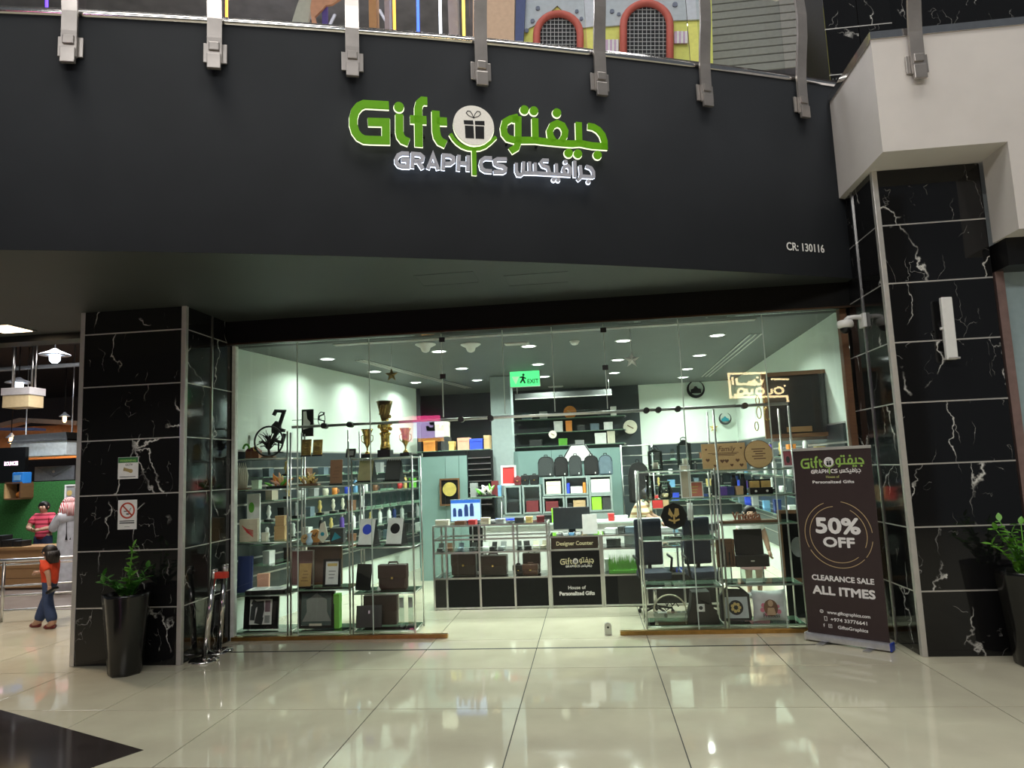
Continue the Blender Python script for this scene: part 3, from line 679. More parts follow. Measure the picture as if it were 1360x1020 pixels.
# ================================================================== UPPER LEVEL
UF = 6.06
struct('floor_upper', G().bx(-16, 9, 8.45, 30, UF-0.25, UF-0.02), FTILE, label='floor slab of the upper level')
struct('ceiling_upper', G().bx(-16, 12, 9, 34, 15.0, 15.2), mat('roof_metal_deck', (0.30, 0.28, 0.30), 0.6, var=0.2, scale=2), label='metal roof deck of the upper hall')
struct('wall_upper', G().bx(-16, 12, 30, 30.2, UF, 15.0), mat('upper_back_wall', (0.30, 0.30, 0.36), 0.7), label='dark far wall of the upper hall')
YT = 11.5
def up(px, py): p = PY(px, py, YT); return (p.x, p.z)
YEL = flat('yellow_panel', (0.72, 0.72, 0.16)); GRB = flat('grey_blue_panel', (0.50, 0.54, 0.60)); REDF = flat('coral_red_tube', (0.62, 0.13, 0.10)); LIL = flat('lilac_stripe', (0.60, 0.42, 0.60)); PEACH = flat('peach_panel', (0.70, 0.46, 0.32)); NAVY = flat('navy_panel', (0.06, 0.08, 0.22))
pb = thing('play_facade', 'yellow and grey play-house front with two red arched mesh openings', 'play house', (0, YT, UF))
def U(l): return [(up(*p)[0], up(*p)[1]-UF) for p in l]
def arch_strip(cx, y0, hw, top, n=14):
    pts = [(cx-hw, y0)]
    for k in range(n+1):
        a = PI-PI*k/n; pts.append((cx+hw*math.cos(a), top+hw*0.95-hw*0.95*math.sin(a)))
    pts.append((cx+hw, y0)); return pts
obj('board', G().prism(U([(682, 120), (690, 30), (700, -30), (945, -60), (950, 140)]), 0.10, 0.16), YEL, pb)
obj('board_patch', G().prism(U([(690, 40), (700, -28), (800, -40), (800, 30), (770, 34), (740, 4), (710, 30)]), 0.07, 0.10), GRB, pb)
obj('board_patch', G().prism(U([(800, -40), (935, -52), (938, 22), (890, 24), (860, -12), (826, 30), (800, 32)]), 0.07, 0.10), GRB, pb)
for px, py, s in ((707, 25, 3), (699, 38, 3), (714, 8, 3), (766, 12, 2.5), (772, 22, 2.5), (813, 12, 3), (822, 16, 2.5), (897, 3, 3.5), (903, 60, 0.1)):
    a = up(px, py); obj('rivet_dot', G().disc(a[0], a[1]-UF, s*0.013, 0.05, 0.07, 12), flat('slate_dot', (0.16, 0.18, 0.26)), pb)
DARKM = mat('dark_room_shade', (0.03, 0.03, 0.035), 0.8)
WIRE = flat('pale_wire', (0.55, 0.55, 0.57))
for cx, hw, top in ((741.5, 29, 17), (859, 31, 3)):
    A = arch_strip(cx, 130, hw, top)
    obj('arch_shade_sheet', G().prism(U(A)[::-1], 0.055, 0.075), DARKM, pb)  # dark sheet closes the arch, its colour gives the shade of the room behind
    fr = obj('arch_frame', G().tube([(x, 0.03, z) for x, z in U(A)], 0.065, 10), REDF, pb)
    gm = G()
    for k in range(-5, 6):
        x = cx+k*hw/5.6; dz = math.sqrt(max(0, 1-(k/5.6)**2)); yt = top+hw*0.95-hw*0.95*dz
        p, q_ = U([(x, yt), (x, 125)]); gm.cyl((p[0], 0.04, p[1]), (q_[0], 0.04, q_[1]), 0.006, n=4)
    for k in range(20):
        y = top+3+k*5.3
        hh = hw if y > top+hw*0.95 else hw*math.sqrt(max(0, 1-((top+hw*0.95-y)/(hw*0.95))**2))
        p, q_ = U([(cx-hh, y), (cx+hh, y)]); gm.cyl((p[0], 0.036, p[1]), (q_[0], 0.036, q_[1]), 0.006, n=4)
    obj('wire_mesh', gm, WIRE, pb)
for x0, x1, y0, y1 in ((804, 822, 50, 66), (896, 914, 39, 55)):
    st = obj('stripe_badge', G().prism(U([(x0, y1), (x1, y1), (x1, y0), (x0, y0)])[::1], 0.055, 0.075), LIL, pb)
    for k in range(3):
        xa = x0+1+(x1-x0)*(k+0.5)/3.3; obj('badge_stripe', G().prism(U([(xa, y1), (xa+2.4, y1), (xa+2.4, y0), (xa, y0)]), 0.045, 0.055), PAPER, st)
t = thing('hoarding_panel', 'plain peach hoarding panel left of the yellow play house', 'panel', (0, YT, UF))
obj('sheet', G().prism(U([(628, 120), (682, 120), (684, -40), (628, -40)]), 0.0, 0.05), PEACH, t); obj('edge_strip', G().prism(U([(683, 120), (692, 120), (700, -40), (686, -40)]), -0.01, 0.05), NAVY, t)
for px, dx, c, nm in ((525, -3, (1.0, 0.45, 0.05), 'amber'), (556, -2, (0.05, 0.12, 1.0), 'blue'), (586, -3, (0.85, 0.90, 1.0), 'cool white'), (617, -3, (1.0, 0.62, 0.08), 'yellow'), (62, 0, (0.12, 0.05, 1.0), 'violet'), (301, 0, (1.0, 0.35, 0.05), 'orange')):
    a = PY(px, 90, 12.6); b = PY(px+dx, -70, 12.6)
    t = thing('neon_tube', 'vertical glowing %s neon tube on the upper level' % nm, 'neon tube', (a.x, a.y, a.z), 0, 'neon tubes')
    v = b-a; obj('glow_tube', G().cyl((0, 0, 0), v, 0.028, n=8), emat('neon_'+nm.replace(' ', '_'), c, 4.0), t)
    obj('end_cap', G().cyl((0, 0, -0.05), (0, 0, 0.02), 0.035, n=8), STEEL, t)
for k, (px, w, c) in enumerate(((498, 0.08, (0.60, 0.34, 0.16)), (605, 0.10, (0.42, 0.36, 0.36)), (517, 0.05, (0.45, 0.40, 0.45)))):
    a = PY(px, 90, 13.2); b = PY(px, -70, 13.2)
    tag(obj('upper_post', G().bx(a.x-w, a.x+w, 13.1, 13.3, UF-0.02, b.z), flat('post_paint_%d' % k, c)), ['tan post left of the amber neon tube', 'grey post right of the white neon tube', 'slim mauve post beside the amber neon tube'][k], 'post')
# roof trusses
def truss(px0, px1, Y, label):
    t = thing('roof_truss', label, 'truss', (0, Y, 0)); z0 = PY(350, 60, Y).z; x0 = PY(px0, 30, Y).x; x1 = PY(px1, 30, Y).x; h = 2.0; n = max(2, int((x1-x0)/2.0))
    TG = flat('truss_grey', (0.45, 0.43, 0.47))
    obj('bottom_chord', G().bx(x0, x1, -0.06, 0.06, z0-0.06, z0+0.06), TG, t); obj('top_chord', G().bx(x0, x1, -0.06, 0.06, z0+h-0.06, z0+h+0.06), TG, t)
    for k in range(n):
        a = x0+(x1-x0)*k/n; b = x0+(x1-x0)*(k+0.5)/n; c = x0+(x1-x0)*(k+1)/n
        obj('web', G().cyl((a, 0, z0), (b, 0, z0+h), 0.05, n=6), TG, t); obj('web', G().cyl((b, 0, z0+h), (c, 0, z0), 0.05, n=6), TG, t)
truss(-150, 520, 18.0, 'grey roof truss seen over the left half of the balcony')
truss(900, 1180, 19.0, 'grey roof truss seen over the right end of the balcony')
# saw-edged orange panel and pale fin next to it
t = thing('saw_edge_panel', 'orange saw-edged cut-out panel on the upper level', 'panel', (0, 12.0, 0))
pp = [PY(px, py, 12.0) for px, py in ((415, 40), (420, 30), (418, 22), (424, 16), (428, 12), (432, 7), (440, 6), (446, 2), (452, -2), (458, -40), (420, -40), (412, 10))]
obj('cut_out', G().prism([(p.x, p.z) for p in pp], 0, 0.05), mat('salmon_board', (0.75, 0.36, 0.22), 0.6), t); a = PY(430, 60, 12.0); b = PY(430, -40, 12)
obj('support', G().bx(a.x-0.05, a.x+0.05, 0.05, 0.12, a.z, b.z), flat('violet_paint', (0.10, 0.06, 0.30)), t)
pp = [PY(px, py, 12.1) for px, py in ((386, 34), (394, 8), (404, -20), (420, -30), (416, 0), (408, 34))]
tag(obj('sail_fin', G().prism([(p.x, p.z) for p in pp], 12.1, 12.16), flat('cream_fin', (0.62, 0.60, 0.52))), 'pale sail-shaped fin beside the saw-edged panel', 'panel')
# shutter panel behind the right end of the railing
t = thing('roller_shutter', 'pale ribbed roller shutter behind the right end of the balcony', 'shutter', (0, 14.0, 0))
a = PY(948, 100, 14); b = PY(1078, -60, 14)
n = 14
for k in range(n):
    z0 = a.z+(b.z-a.z)*k/n; z1 = a.z+(b.z-a.z)*(k+1)/n
    obj('slat', G().bx(a.x, b.x, 0, 0.04, z0+0.012, z1-0.012, b=0.01), flat('shutter_grey', (0.42, 0.42, 0.40)), t)
obj('side_guide', G().bx(a.x-0.06, a.x, -0.03, 0.06, a.z, b.z), STEEL, t); obj('side_guide', G().bx(b.x, b.x+0.06, -0.03, 0.06, a.z, b.z), STEEL, t)
# upper black marble pillar, right
x0, x1 = PY(1098, 60, 8.7).x, PY(1188, 60, 8.7).x
t = thing('marble_column', 'black marble column on the upper level behind the railing', 'column', ((x0+x1)/2, 8.7, UF-0.02))
obj('core', G().bx(-(x1-x0)/2+0.02, (x1-x0)/2-0.02, 0.02, 0.9, 0, 2.6), MATTEBLACK, t)
for k in range(4):
    for q in range(2):
        w = (x1-x0)/2; link('marble_slab', G().box(-w/2+q*w, 0.011, 0.33+k*0.62, w-0.012, 0.022, 0.612, None, 0, 0.002).mesh('marble_slab', [MARBLE]), t)
    if k: obj('joint_strip', G().bx(-(x1-x0)/2, (x1-x0)/2, 0.0, 0.012, 0.02+k*0.62-0.006, 0.02+k*0.62+0.006), ALU, t)
struct('wall_upper_right', G().bx(x1+0.02, 8.5, 9.4, 9.5, UF, 9.5), MARBLE)

# ================================================================== THINGS ON THE COLUMNS
# CCTV warning
a = RC(157, 607, 184, 636, YC)
t = thing('warning_sign', 'green and white CCTV warning sign on the left column', 'sign', (a[0], YC, a[1]))
w, h = a[2], a[3]
obj('plate', G().bx(-w/2, w/2, -0.006, -0.001, 0, h, b=0.002), PAPER, t)
obj('header_band', G().bx(-w/2+0.004, w/2-0.004, -0.0075, -0.006, h*0.74, h-0.004), flat('sign_green', (0.03, 0.16, 0.05)), t)
text('lettering', 'WARNING', 0.034, flat('lime_print', (0.35, 0.62, 0.15)), t, (0, -0.0085, h*0.79), bold=0.0006, maxw=w*0.8)
text('lettering', 'CCTV', 0.032, flat('dark_print', (0.05, 0.05, 0.05)), t, (0.012, -0.0075, h*0.60), bold=0.0006)
obj('print_line', G().bx(-w*0.4, w*0.38, -0.007, -0.006, h*0.08, h*0.11), flat('dark_print', (0.05, 0.05, 0.05)), t)
cm = G().lathe([(0.012, -0.03), (0.020, -0.028), (0.024, 0.02), (0.018, 0.026)], 10)
cam_g = G(); cam_g.strip([(-0.05, h*0.46), (0.03, h*0.36)], 0.034, -0.0085, -0.006); cam_g.disc(0.035, h*0.355, 0.022, -0.009, -0.006, 14); cam_g.strip([(-0.045, h*0.53), (-0.045, h*0.36)], 0.008, -0.0085, -0.006)
obj('camera_pictogram', cam_g, flat('ochre_print', (0.40, 0.30, 0.12)), t)
# no smoking
a = RC(157, 664, 182, 703, YC)
t = thing('no_smoking_sign', 'white no-smoking sign with red circle on the left column', 'sign', (a[0], YC, a[1])); w, h = a[2], a[3]
obj('plate', G().bx(-w/2, w/2, -0.006, -0.001, 0, h), PAPER, t)
ring = [(w*0.36*math.cos(2*PI*k/28), h*0.64+w*0.36*math.sin(2*PI*k/28)) for k in range(28)]
pg = G(); pg.strip(ring, 0.017, -0.008, -0.006, True); pg.strip([(-w*0.26, h*0.64+w*0.26), (w*0.26, h*0.64-w*0.26)], 0.015, -0.008, -0.006)
obj('red_circle', pg, flat('signal_red', (0.50, 0.06, 0.03)), t)
cg = G(); cg.bx(-0.04, 0.03, -0.0075, -0.006, h*0.60, h*0.63); cg.strip([(0.035, h*0.64), (0.03, h*0.68), (0.045, h*0.72)], 0.006, -0.0075, -0.006); cg.disc(0.005, h*0.52, 0.02, -0.0075, -0.006, 10, 0, 0.008)
obj('cigarette_pictogram', cg, flat('dark_print', (0.05, 0.05, 0.05)), t)
obj('print_line', G().bx(-w*0.4, w*0.38, -0.007, -0.006, h*0.27, h*0.30), flat('dark_print', (0.05, 0.05, 0.05)), t)
obj('print_line', G().bx(-w*0.4, w*0.38, -0.007, -0.006, h*0.20, h*0.24), flat('dark_print', (0.05, 0.05, 0.05)), t)
obj('footer_mark', G().bx(-0.03, 0.03, -0.007, -0.006, h*0.08, h*0.10), flat('grey_print', (0.35, 0.35, 0.35)), t)
# antenna box on right column
a = PY(1250, 396, YC-0.06); b = PY(1266, 478, YC-0.06)
t = thing('antenna_panel', 'slim white antenna panel on the right marble column', 'antenna', ((a.x+b.x)/2, YC, b.z), 0)
hh = a.z-b.z; rot = Matrix.Rotation(R(0.6), 3, 'Y')
obj('housing', G().box(0, -0.085, hh/2, 0.105, 0.05, hh, rot, 0, 0.012), WHITEPL, t)
obj('status_nub', G().cyl((-0.055, -0.085, hh*0.5), (-0.075, -0.085, hh*0.5), 0.014, n=10), WHITEPL, t)
obj('wall_bracket', G().bx(-0.03, 0.03, -0.065, 0.0, hh*0.3, hh*0.65), STEEL, t)
obj('end_cap', G().box(0.012, -0.088, 0.012, 0.107, 0.058, 0.02, rot, 0, 0.004), ALU, t)
# dome camera on the column side
a = PY(1140, 427, 7.75)
t = thing('dome_camera', 'white dome security camera on the right column beside the shop glass', 'camera', (3.02, 7.75, a.z))
obj('mount_box', G().bx(-0.035, 0.0, -0.07, 0.07, -0.07, 0.08, b=0.006), WHITEPL, t)
obj('arm', G().tube([(-0.02, 0, 0.045), (-0.10, 0, 0.05), (-0.16, 0, 0.045), (-0.19, 0, 0.02)], 0.026, 10), WHITEPL, t)
hd = obj('housing', G().lathe([(0.03, 0.04), (0.075, 0.03), (0.085, 0.0), (0.082, -0.035), (0.06, -0.05)][::-1], 18, (-0.20, 0, -0.015)), WHITEPL, t)
obj('dome', G().lathe([(0.06, -0.05), (0.054, -0.075), (0.035, -0.10), (0.01, -0.108)][::-1], 18, (-0.20, 0, -0.015)), BLACK, hd)
# planters with zz plants
POTM = mat('black_glazed_planter', (0.006, 0.006, 0.006), 0.22, var=0.2)
LEAF = mat('glossy_leaf', (0.06, 0.22, 0.03), 0.3, var=0.35, scale=9)
LEAFB = mat('young_leaf', (0.16, 0.42, 0.05), 0.3, var=0.25, scale=9)
SOIL = mat('potting_soil', (0.02, 0.015, 0.01), 0.9, bump=0.4)
def leaf_mesh(l, w, m):
    vs = [(0, 0, 0)]; n = 5
    for k in range(1, n):
        t_ = k/n; ww = w*math.sin(PI*min(1, t_*1.05))**0.8; z = -0.10*l*t_*t_
        vs += [(-ww/2, l*t_, z+0.06*w), (0, l*t_, z), (ww/2, l*t_, z+0.06*w)]
    vs.append((0, l, -0.12*l)); fs = [(0, 2, 1), (0, 3, 2)]
    for k in range(n-2):
        a = 1+3*k; fs += [(a, a+1, a+4, a+3), (a+1, a+2, a+5, a+4)]
    a = 1+3*(n-2); e = len(vs)-1; fs += [(a, a+1, e), (a+1, a+2, e)]
    return G().add(vs, fs, 0, True).mesh('leaf', [m])
LM = [leaf_mesh(0.095, 0.05, LEAF), leaf_mesh(0.085, 0.05, LEAFB)]
def planter(label, plabel, x, y, stems, h=1.0, s=1.0, seed=1):
    rnd = random.Random(seed)
    t = thing('planter', label, 'planter', (x, y, 0))
    prof = [(0.155, 0.0), (0.165, 0.02), (0.205, 0.5), (0.235, h-0.03), (0.238, h), (0.215, h), (0.208, h-0.06)]
    g = G(); g.lathe([(r*s, z) for r, z in prof], 7); obj('pot', g, POTM, t)
    obj('soil', G().lathe([(0.20*s, h-0.09), (0.205*s, h-0.06)], 12), SOIL, t)
    p = thing('zz_plant', plabel, 'plant', (x, y, h-0.06))
    for (dx, dy, L_, m) in stems:
        pts = []
        for k in range(9):
            q = k/8; pts.append(Vector((dx*0.25+dx*q*q*1.0, dy*0.25+dy*q*q, L_*q)))
        st = obj('stem', G().tube(pts, [0.012*(1-0.7*k/8) for k in range(9)], 6), LEAFB if m else LEAF, p)
        for k in range(1, 9):
            for sd in (-1, 1):
                q = pts[k]; lf = link('leaf', LM[m], st, q, (R(55-6*k+rnd.uniform(-12, 12)), rnd.uniform(-0.3, 0.3), math.atan2(dy, dx if abs(dx)+abs(dy) > 0.01 else 1)+sd*R(70)-PI/2+rnd.uniform(-0.5, 0.5)))
                lf.scale = [rnd.uniform(0.85, 1.25)]*3
        lf = link('leaf', LM[m], st, pts[-1], (R(70), 0, rnd.uniform(0, 6)))
planter('tall black faceted planter in front of the left column', 'small plant with glossy leaves in the left planter', -4.80, 6.92, [(0.05, -0.02, 0.46, 1), (0.02, 0.03, 0.52, 1), (0.16, 0.02, 0.30, 0), (0.19, -0.06, 0.22, 0), (-0.20, -0.02, 0.24, 0), (-0.14, -0.1, 0.18, 0), (0.08, -0.1, 0.24, 0)], 0.80, 1.0, 3)
planter('tall black planter at the right edge in front of the right column', 'leafy green plant in the right planter', PZ(1362, 876, 0).x, 6.90, [(-0.16, 0.02, 0.42, 1), (-0.10, -0.06, 0.40, 1), (-0.22, -0.02, 0.30, 1), (0.02, 0.03, 0.46, 1), (-0.05, -0.12, 0.28, 0), (0.15, -0.1, 0.35, 0), (0.2, 0.1, 0.4, 1), (-0.14, 0.0, 0.50, 1)], 0.82, 1.05, 5)
# stanchions
def stanchion(label, px, py, tilt, belt):
    p = PZ(px, py, 0)
    t = thing('stanchion', label, 'stanchion', (p.x, p.y, 0), 0, 'queue stanchions')
    obj('base', G().lathe([(0.155, 0), (0.155, 0.012), (0.14, 0.025), (0.04, 0.035)], 24), CHROME, t)
    obj('pole', G().cyl((0, 0, 0.03), (tilt, 0, 0.88), 0.030, n=16), CHROME, t)
    c = obj('head', G().cyl((tilt, 0, 0.87), (tilt*1.06, 0, 0.95), 0.034, n=16), STEEL, t)
    obj('cap', G().lathe([(0.035, 0), (0.036, 0.01), (0.02, 0.018)], 14, (tilt*1.06, 0, 0.948)), CHROME, c)
    if belt: obj('belt_reel', G().bx(tilt+0.02, tilt+0.16, -0.03, 0.03, 0.86, 0.93, b=0.01), mat('red_belt', (0.55, 0.04, 0.02), 0.5), t)
stanchion('chrome stanchion with red belt clip, nearer the viewer', 271, 878, 0.10, True)
stanchion('plain chrome stanchion close to the shop glass', 291, 866, 0.06, False)
# floor lock box inside the entrance
p = PZ(808, 843, 0)
t = thing('floor_lock', 'small steel door lock standing on the entrance floor', 'lock', (p.x, p.y, 0))
obj('body', G().prism([(-0.04, 0), (0.04, 0), (0.04, 0.10), (0.028, 0.125), (0.0, 0.135), (-0.028, 0.125), (-0.04, 0.10)], -0.02, 0.02), STEEL, t)
obj('keyhole', G().disc(0, 0.085, 0.012, -0.023, -0.02, 10), BLACK, t)

# ================================================================== ROLL-UP BANNER
bl, br = Vector((2.18, 7.88, 0)), Vector((2.83, 7.42, 0))
pbl = PZ(1074, 850, 0.0); pbr = PZ(1184, 866, 0.0)
bl, br = Vector((pbl.x, pbl.y, 0)), Vector((pbr.x, pbr.y, 0))
bc = (bl+br)/2; BW = (br-bl).length; BA = math.atan2(br.y-bl.y, br.x-bl.x)
BH = 2.0
bn = thing('roll_up_banner', 'dark maroon roll-up banner reading 50% OFF clearance sale', 'banner', bc, BA)
BANF = mat('maroon_banner_print', (0.036, 0.021, 0.022), 0.4, var=0.06)
base = obj('base_cassette', G().bx(-BW/2-0.01, BW/2+0.01, -0.05, 0.05, 0.012, 0.085, b=0.02), mat('silver_cassette', (0.62, 0.62, 0.66), 0.3, 0.7), bn)
obj('end_cap', G().bx(BW/2+0.005, BW/2+0.022, -0.052, 0.052, 0.01, 0.088, b=0.006), mat('blue_end_cap', (0.02, 0.05, 0.35), 0.4), base)
obj('end_cap', G().bx(-BW/2-0.022, -BW/2-0.005, -0.052, 0.052, 0.01, 0.088, b=0.006), ALU, base)
for x in (-BW*0.28, BW*0.28): obj('foot', G().bx(x-0.035, x+0.035, -0.16, 0.14, 0.0, 0.012), STEEL, bn)
pr = obj('printed_sheet', G().bx(-BW/2+0.005, BW/2-0.005, -0.004, 0.0, 0.08, BH-0.02), BANF, bn)
obj('top_rail', G().bx(-BW/2, BW/2, -0.012, 0.008, BH-0.025, BH+0.005, b=0.004), ALU, bn)
obj('support_pole', G().cyl((0, 0.03, 0.06), (0, 0.012, BH-0.01), 0.009, n=8), STEEL, bn)
PGREEN = flat('print_green', (0.30, 0.50, 0.10)); PWHITE = flat('print_white', (0.80, 0.78, 0.78)); PGOLD = flat('print_gold', (0.52, 0.38, 0.20)); POLIVE = flat('print_olive', (0.42, 0.44, 0.16))
flat_logo(pr, (BW*0.80)/(340*SK), (-BW*0.03, -0.004, BH*0.925), (PGREEN, PWHITE, BLACK))
yt = -0.005
text('lettering', 'House of', 0.036, POLIVE, pr, (0, yt, BH*0.842), bold=0.0006)
text('lettering', 'Personalized Gifts', 0.040, PWHITE, pr, (0, yt, BH*0.815), bold=0.0012, maxw=BW*0.52)
text('lettering', '50%', 0.215, PWHITE, pr, (0, yt, BH*0.56), bold=0.009, maxw=BW*0.54)
text('lettering', 'OFF', 0.135, PWHITE, pr, (0, yt, BH*0.49), bold=0.006, maxw=BW*0.38)
def arcs(r, a0, a1, w):
    n = 40; return [(r*math.cos(R(a0+(a1-a0)*k/n)), BH*0.578-0.05+r*math.sin(R(a0+(a1-a0)*k/n))) for k in range(n+1)]
ra_ = G()
for r, a0, a1 in ((BW*0.42, -40, -10), (BW*0.42, -150, -45), (BW*0.42, 110, 205), (BW*0.42, 5, 80), (BW*0.355, 95, 310), (BW*0.355, -25, 60)):
    ra_.strip(arcs(r, a0, a1, 0), 0.006, yt, -0.004)
obj('gold_rings', ra_, PGOLD, pr)
text('lettering', 'CLEARANCE SALE', 0.075, PWHITE, pr, (0, yt, BH*0.315), bold=0.0025, maxw=BW*0.76)
text('lettering', 'ALL ITMES', 0.115, PWHITE, pr, (0, yt, BH*0.245), bold=0.005, maxw=BW*0.76)
text('lettering', 'www.giftographics.com', 0.046, PWHITE, pr, (0.03, yt, BH*0.148), bold=0.001, maxw=BW*0.52)
text('lettering', '+974 33776641', 0.048, PWHITE, pr, (0.03, yt, BH*0.113), bold=0.001, maxw=BW*0.44)
text('lettering', 'GiftoGraphics', 0.046, PWHITE, pr, (0.06, yt, BH*0.078), bold=0.001, maxw=BW*0.36)
ic = G()
def ring2(x, z, r, w): ic.strip([(x+r*math.cos(2*PI*k/16), z+r*math.sin(2*PI*k/16)) for k in range(16)], w, yt, -0.004, True)
zz = BH*0.157; ring2(-BW*0.295, zz, 0.016, 0.005); ic.strip([(-BW*0.295-0.016, zz), (-BW*0.295+0.016, zz)], 0.003, yt, -0.004); ic.strip([(-BW*0.295, zz-0.016), (-BW*0.295, zz+0.016)], 0.003, yt, -0.004)
zz = BH*0.122; xx = -BW*0.25; ic.strip([(xx-0.012, zz-0.02), (xx+0.012, zz-0.02), (xx+0.012, zz+0.02), (xx-0.012, zz+0.02)], 0.005, yt, -0.004, True)
zz = BH*0.087; xx = -BW*0.20; ring2(xx, zz, 0.007, 0.003); ic.strip([(xx-0.016, zz-0.016), (xx+0.016, zz-0.016), (xx+0.016, zz+0.016), (xx-0.016, zz+0.016)], 0.004, yt, -0.004, True)
xx = -BW*0.28; ic.strip([(xx+0.008, zz+0.016), (xx, zz+0.012), (xx, zz-0.016)], 0.006, yt, -0.004); ic.strip([(xx-0.008, zz+0.002), (xx+0.008, zz+0.002)], 0.005, yt, -0.004)
obj('contact_icons', ic, PWHITE, pr)

# ================================================================== SHOPS OPPOSITE (seen mirrored in the glass)
YO = -5.0; VY = 2*YG-YO            # depth of the mirror image
struct('wall_opposite', G().bx(-16, 9, YO-0.4, YO-0.2, 0, 9), mat('opposite_front', (0.09, 0.085, 0.08), 0.6), label='dark shopfront wall across the hall')
def mz(x, y, ox, oy, k):
    p = PY(ox+x/k, oy+y/k, VY); return (p.x, p.z)
n5 = lambda x, y: mz(x, y, 930, 480, 6.8)
NEON = emat('warm_neon', (1.0, 0.78, 0.42), 20.0)
gn = G()
m5 = lambda l, w=0.06, cl=False: gn.strip([n5(*p) for p in l], w, YO-0.02, YO+0.02, cl)
m5([(590, 105), (255, 112), (276, 325), (785, 315), (792, 365)])
m5([(290, 142), (296, 212)]); m5([(325, 150), (336, 205), (435, 205), (445, 178)]); m5([(440, 205), (490, 212), (488, 172), (465, 182), (470, 200)]); m5([(505, 180), (510, 205), (550, 205), (562, 172), (540, 168)]); m5([(508, 145), (525, 143)], 0.06)
def ell(cx, cy, rx, ry): m5([(cx+rx*math.cos(2*PI*k/20), cy+ry*math.sin(2*PI*k/20)) for k in range(20)], 0.06, True)
ell(372, 272, 30, 26); m5([(305, 303), (380, 300)]); m5([(418, 248), (420, 285), (440, 297), (465, 285), (470, 250)]); ell(540, 270, 34, 27); m5([(645, 248), (645, 285), (612, 296)]); ell(710, 262, 38, 28); m5([(755, 222), (770, 220)], 0.05); m5([(640, 160), (800, 162)], 0.05)
o = tag(obj('neon_sign', gn, NEON), 'warm neon shop sign across the hall, mirrored in the right glass panes', 'sign')
n3 = lambda x, y: mz(x, y, 530, 500, 7.2875)
bx_ = lambda l: [n3(*p) for p in l]
t = thing('lightbox_billboard', 'lilac and pink lit billboard across the hall, mirrored in the left glass panes', 'billboard', (0, YO, 0))
def bq(l, m, y): obj('lit_panel', G().prism(bx_(l), y, y+0.02), m, t)
bq([(0, 600), (135, 640), (140, 380), (0, 400)], emat('lit_pink_soft', (1.0, 0.18, 0.38), 6), 0.02)
bq([(135, 440), (400, 430), (400, 378), (135, 384)], emat('lit_pink', (1.0, 0.08, 0.30), 12), 0.03)
bq([(140, 600), (560, 590), (560, 430), (140, 442)], emat('lit_lilac', (0.72, 0.55, 1.0), 10), 0.02)
bq([(190, 635), (440, 625), (440, 590), (190, 600)], emat('lit_orange', (1.0, 0.45, 0.10), 10), 0.03)
tx = G()
for l in ([(280, 480), (285, 512), (330, 512), (335, 490)], [(335, 512), (378, 512), (376, 480), (350, 482), (352, 508)], [(378, 512), (432, 510), (430, 472)], [(300, 458), (345, 456)]): tx.strip(bx_(l), 0.11, 0.05, 0.06)
obj('dark_lettering', tx, BLACK, t)
# ================================================================== DISPLAY SHELVES
def shelf_unit(label, x0, x1, y0, y1, levels, top, glassy=True, post=0.011):
    t = thing('display_shelf', label, 'shelf', ((x0+x1)/2, (y0+y1)/2, 0)); w = (x1-x0)/2; d = (y1-y0)/2
    for sx in (-1, 1):
        for sy in (-1, 1): obj('post', G().cyl((sx*w, sy*d, 0), (sx*w, sy*d, top), post, n=8), STEEL, t)
    for z in levels:
        g = G(); g.box(0, 0, z-0.005, 2*w-0.03, 2*d-0.03, 0.01)
        g.mi[-6:] = [1, 1, 1, 1, 0, 0]
        obj('glass_shelf', g, [SHELFGL, GLEDGE], t)
        for sy in (-1, 1): obj('shelf_rail', G().cyl((-w, sy*d, z-0.014), (w, sy*d, z-0.014), 0.007, n=6), STEEL, t)
        for sx in (-1, 1): obj('shelf_rail', G().cyl((sx*w, -d, z-0.014), (sx*w, d, z-0.014), 0.007, n=6), STEEL, t)
    return t
YF, YB = 8.42, 8.86
zl = lambda px, py: PY(px, py, YF).z
XL = [XA(px, YF, 1.1) for px in (308, 384, 466, 549)]
AZ = [0.05, zl(340, 790), zl(340, 720), zl(340, 650), zl(330, 609)]
BZ = [0.05, zl(425, 783), zl(425, 724), zl(430, 645)]
CZ = [0.05, zl(510, 787), zl(510, 726), zl(510, 640), zl(510, 607)]
shelf_unit('chrome and glass display shelf next to the left column', XL[0], XL[1]-0.02, YF, YB, AZ, AZ[-1]+0.32)
shelf_unit('chrome and glass display shelf in the middle of the left window', XL[1]+0.02, XL[2]-0.02, YF, YB, BZ, AZ[-1]+0.30)
shelf_unit('chrome and glass display shelf with trophies beside the entrance', XL[2]+0.02, XL[3], YF, YB, CZ, CZ[-1]+0.01)
XR = [XA(px, YF, 1.1) for px in (852, 902, 957, 1061)]
DZ = [0.05, zl(910, 779), zl(910, 716), zl(910, 624)]
EZ = [0.05, zl(1000, 776), zl(1000, 695), zl(1000, 657), zl(1000, 623)]
shelf_unit('chrome and glass display shelf right of the entrance with the black disc', XR[0], XR[2]-0.02, YF, YB, DZ, DZ[-1]+0.01)
shelf_unit('chrome and glass display shelf behind the cushion and tote', XR[2]+0.02, XR[3], YF, YB, EZ, RZ-0.02)

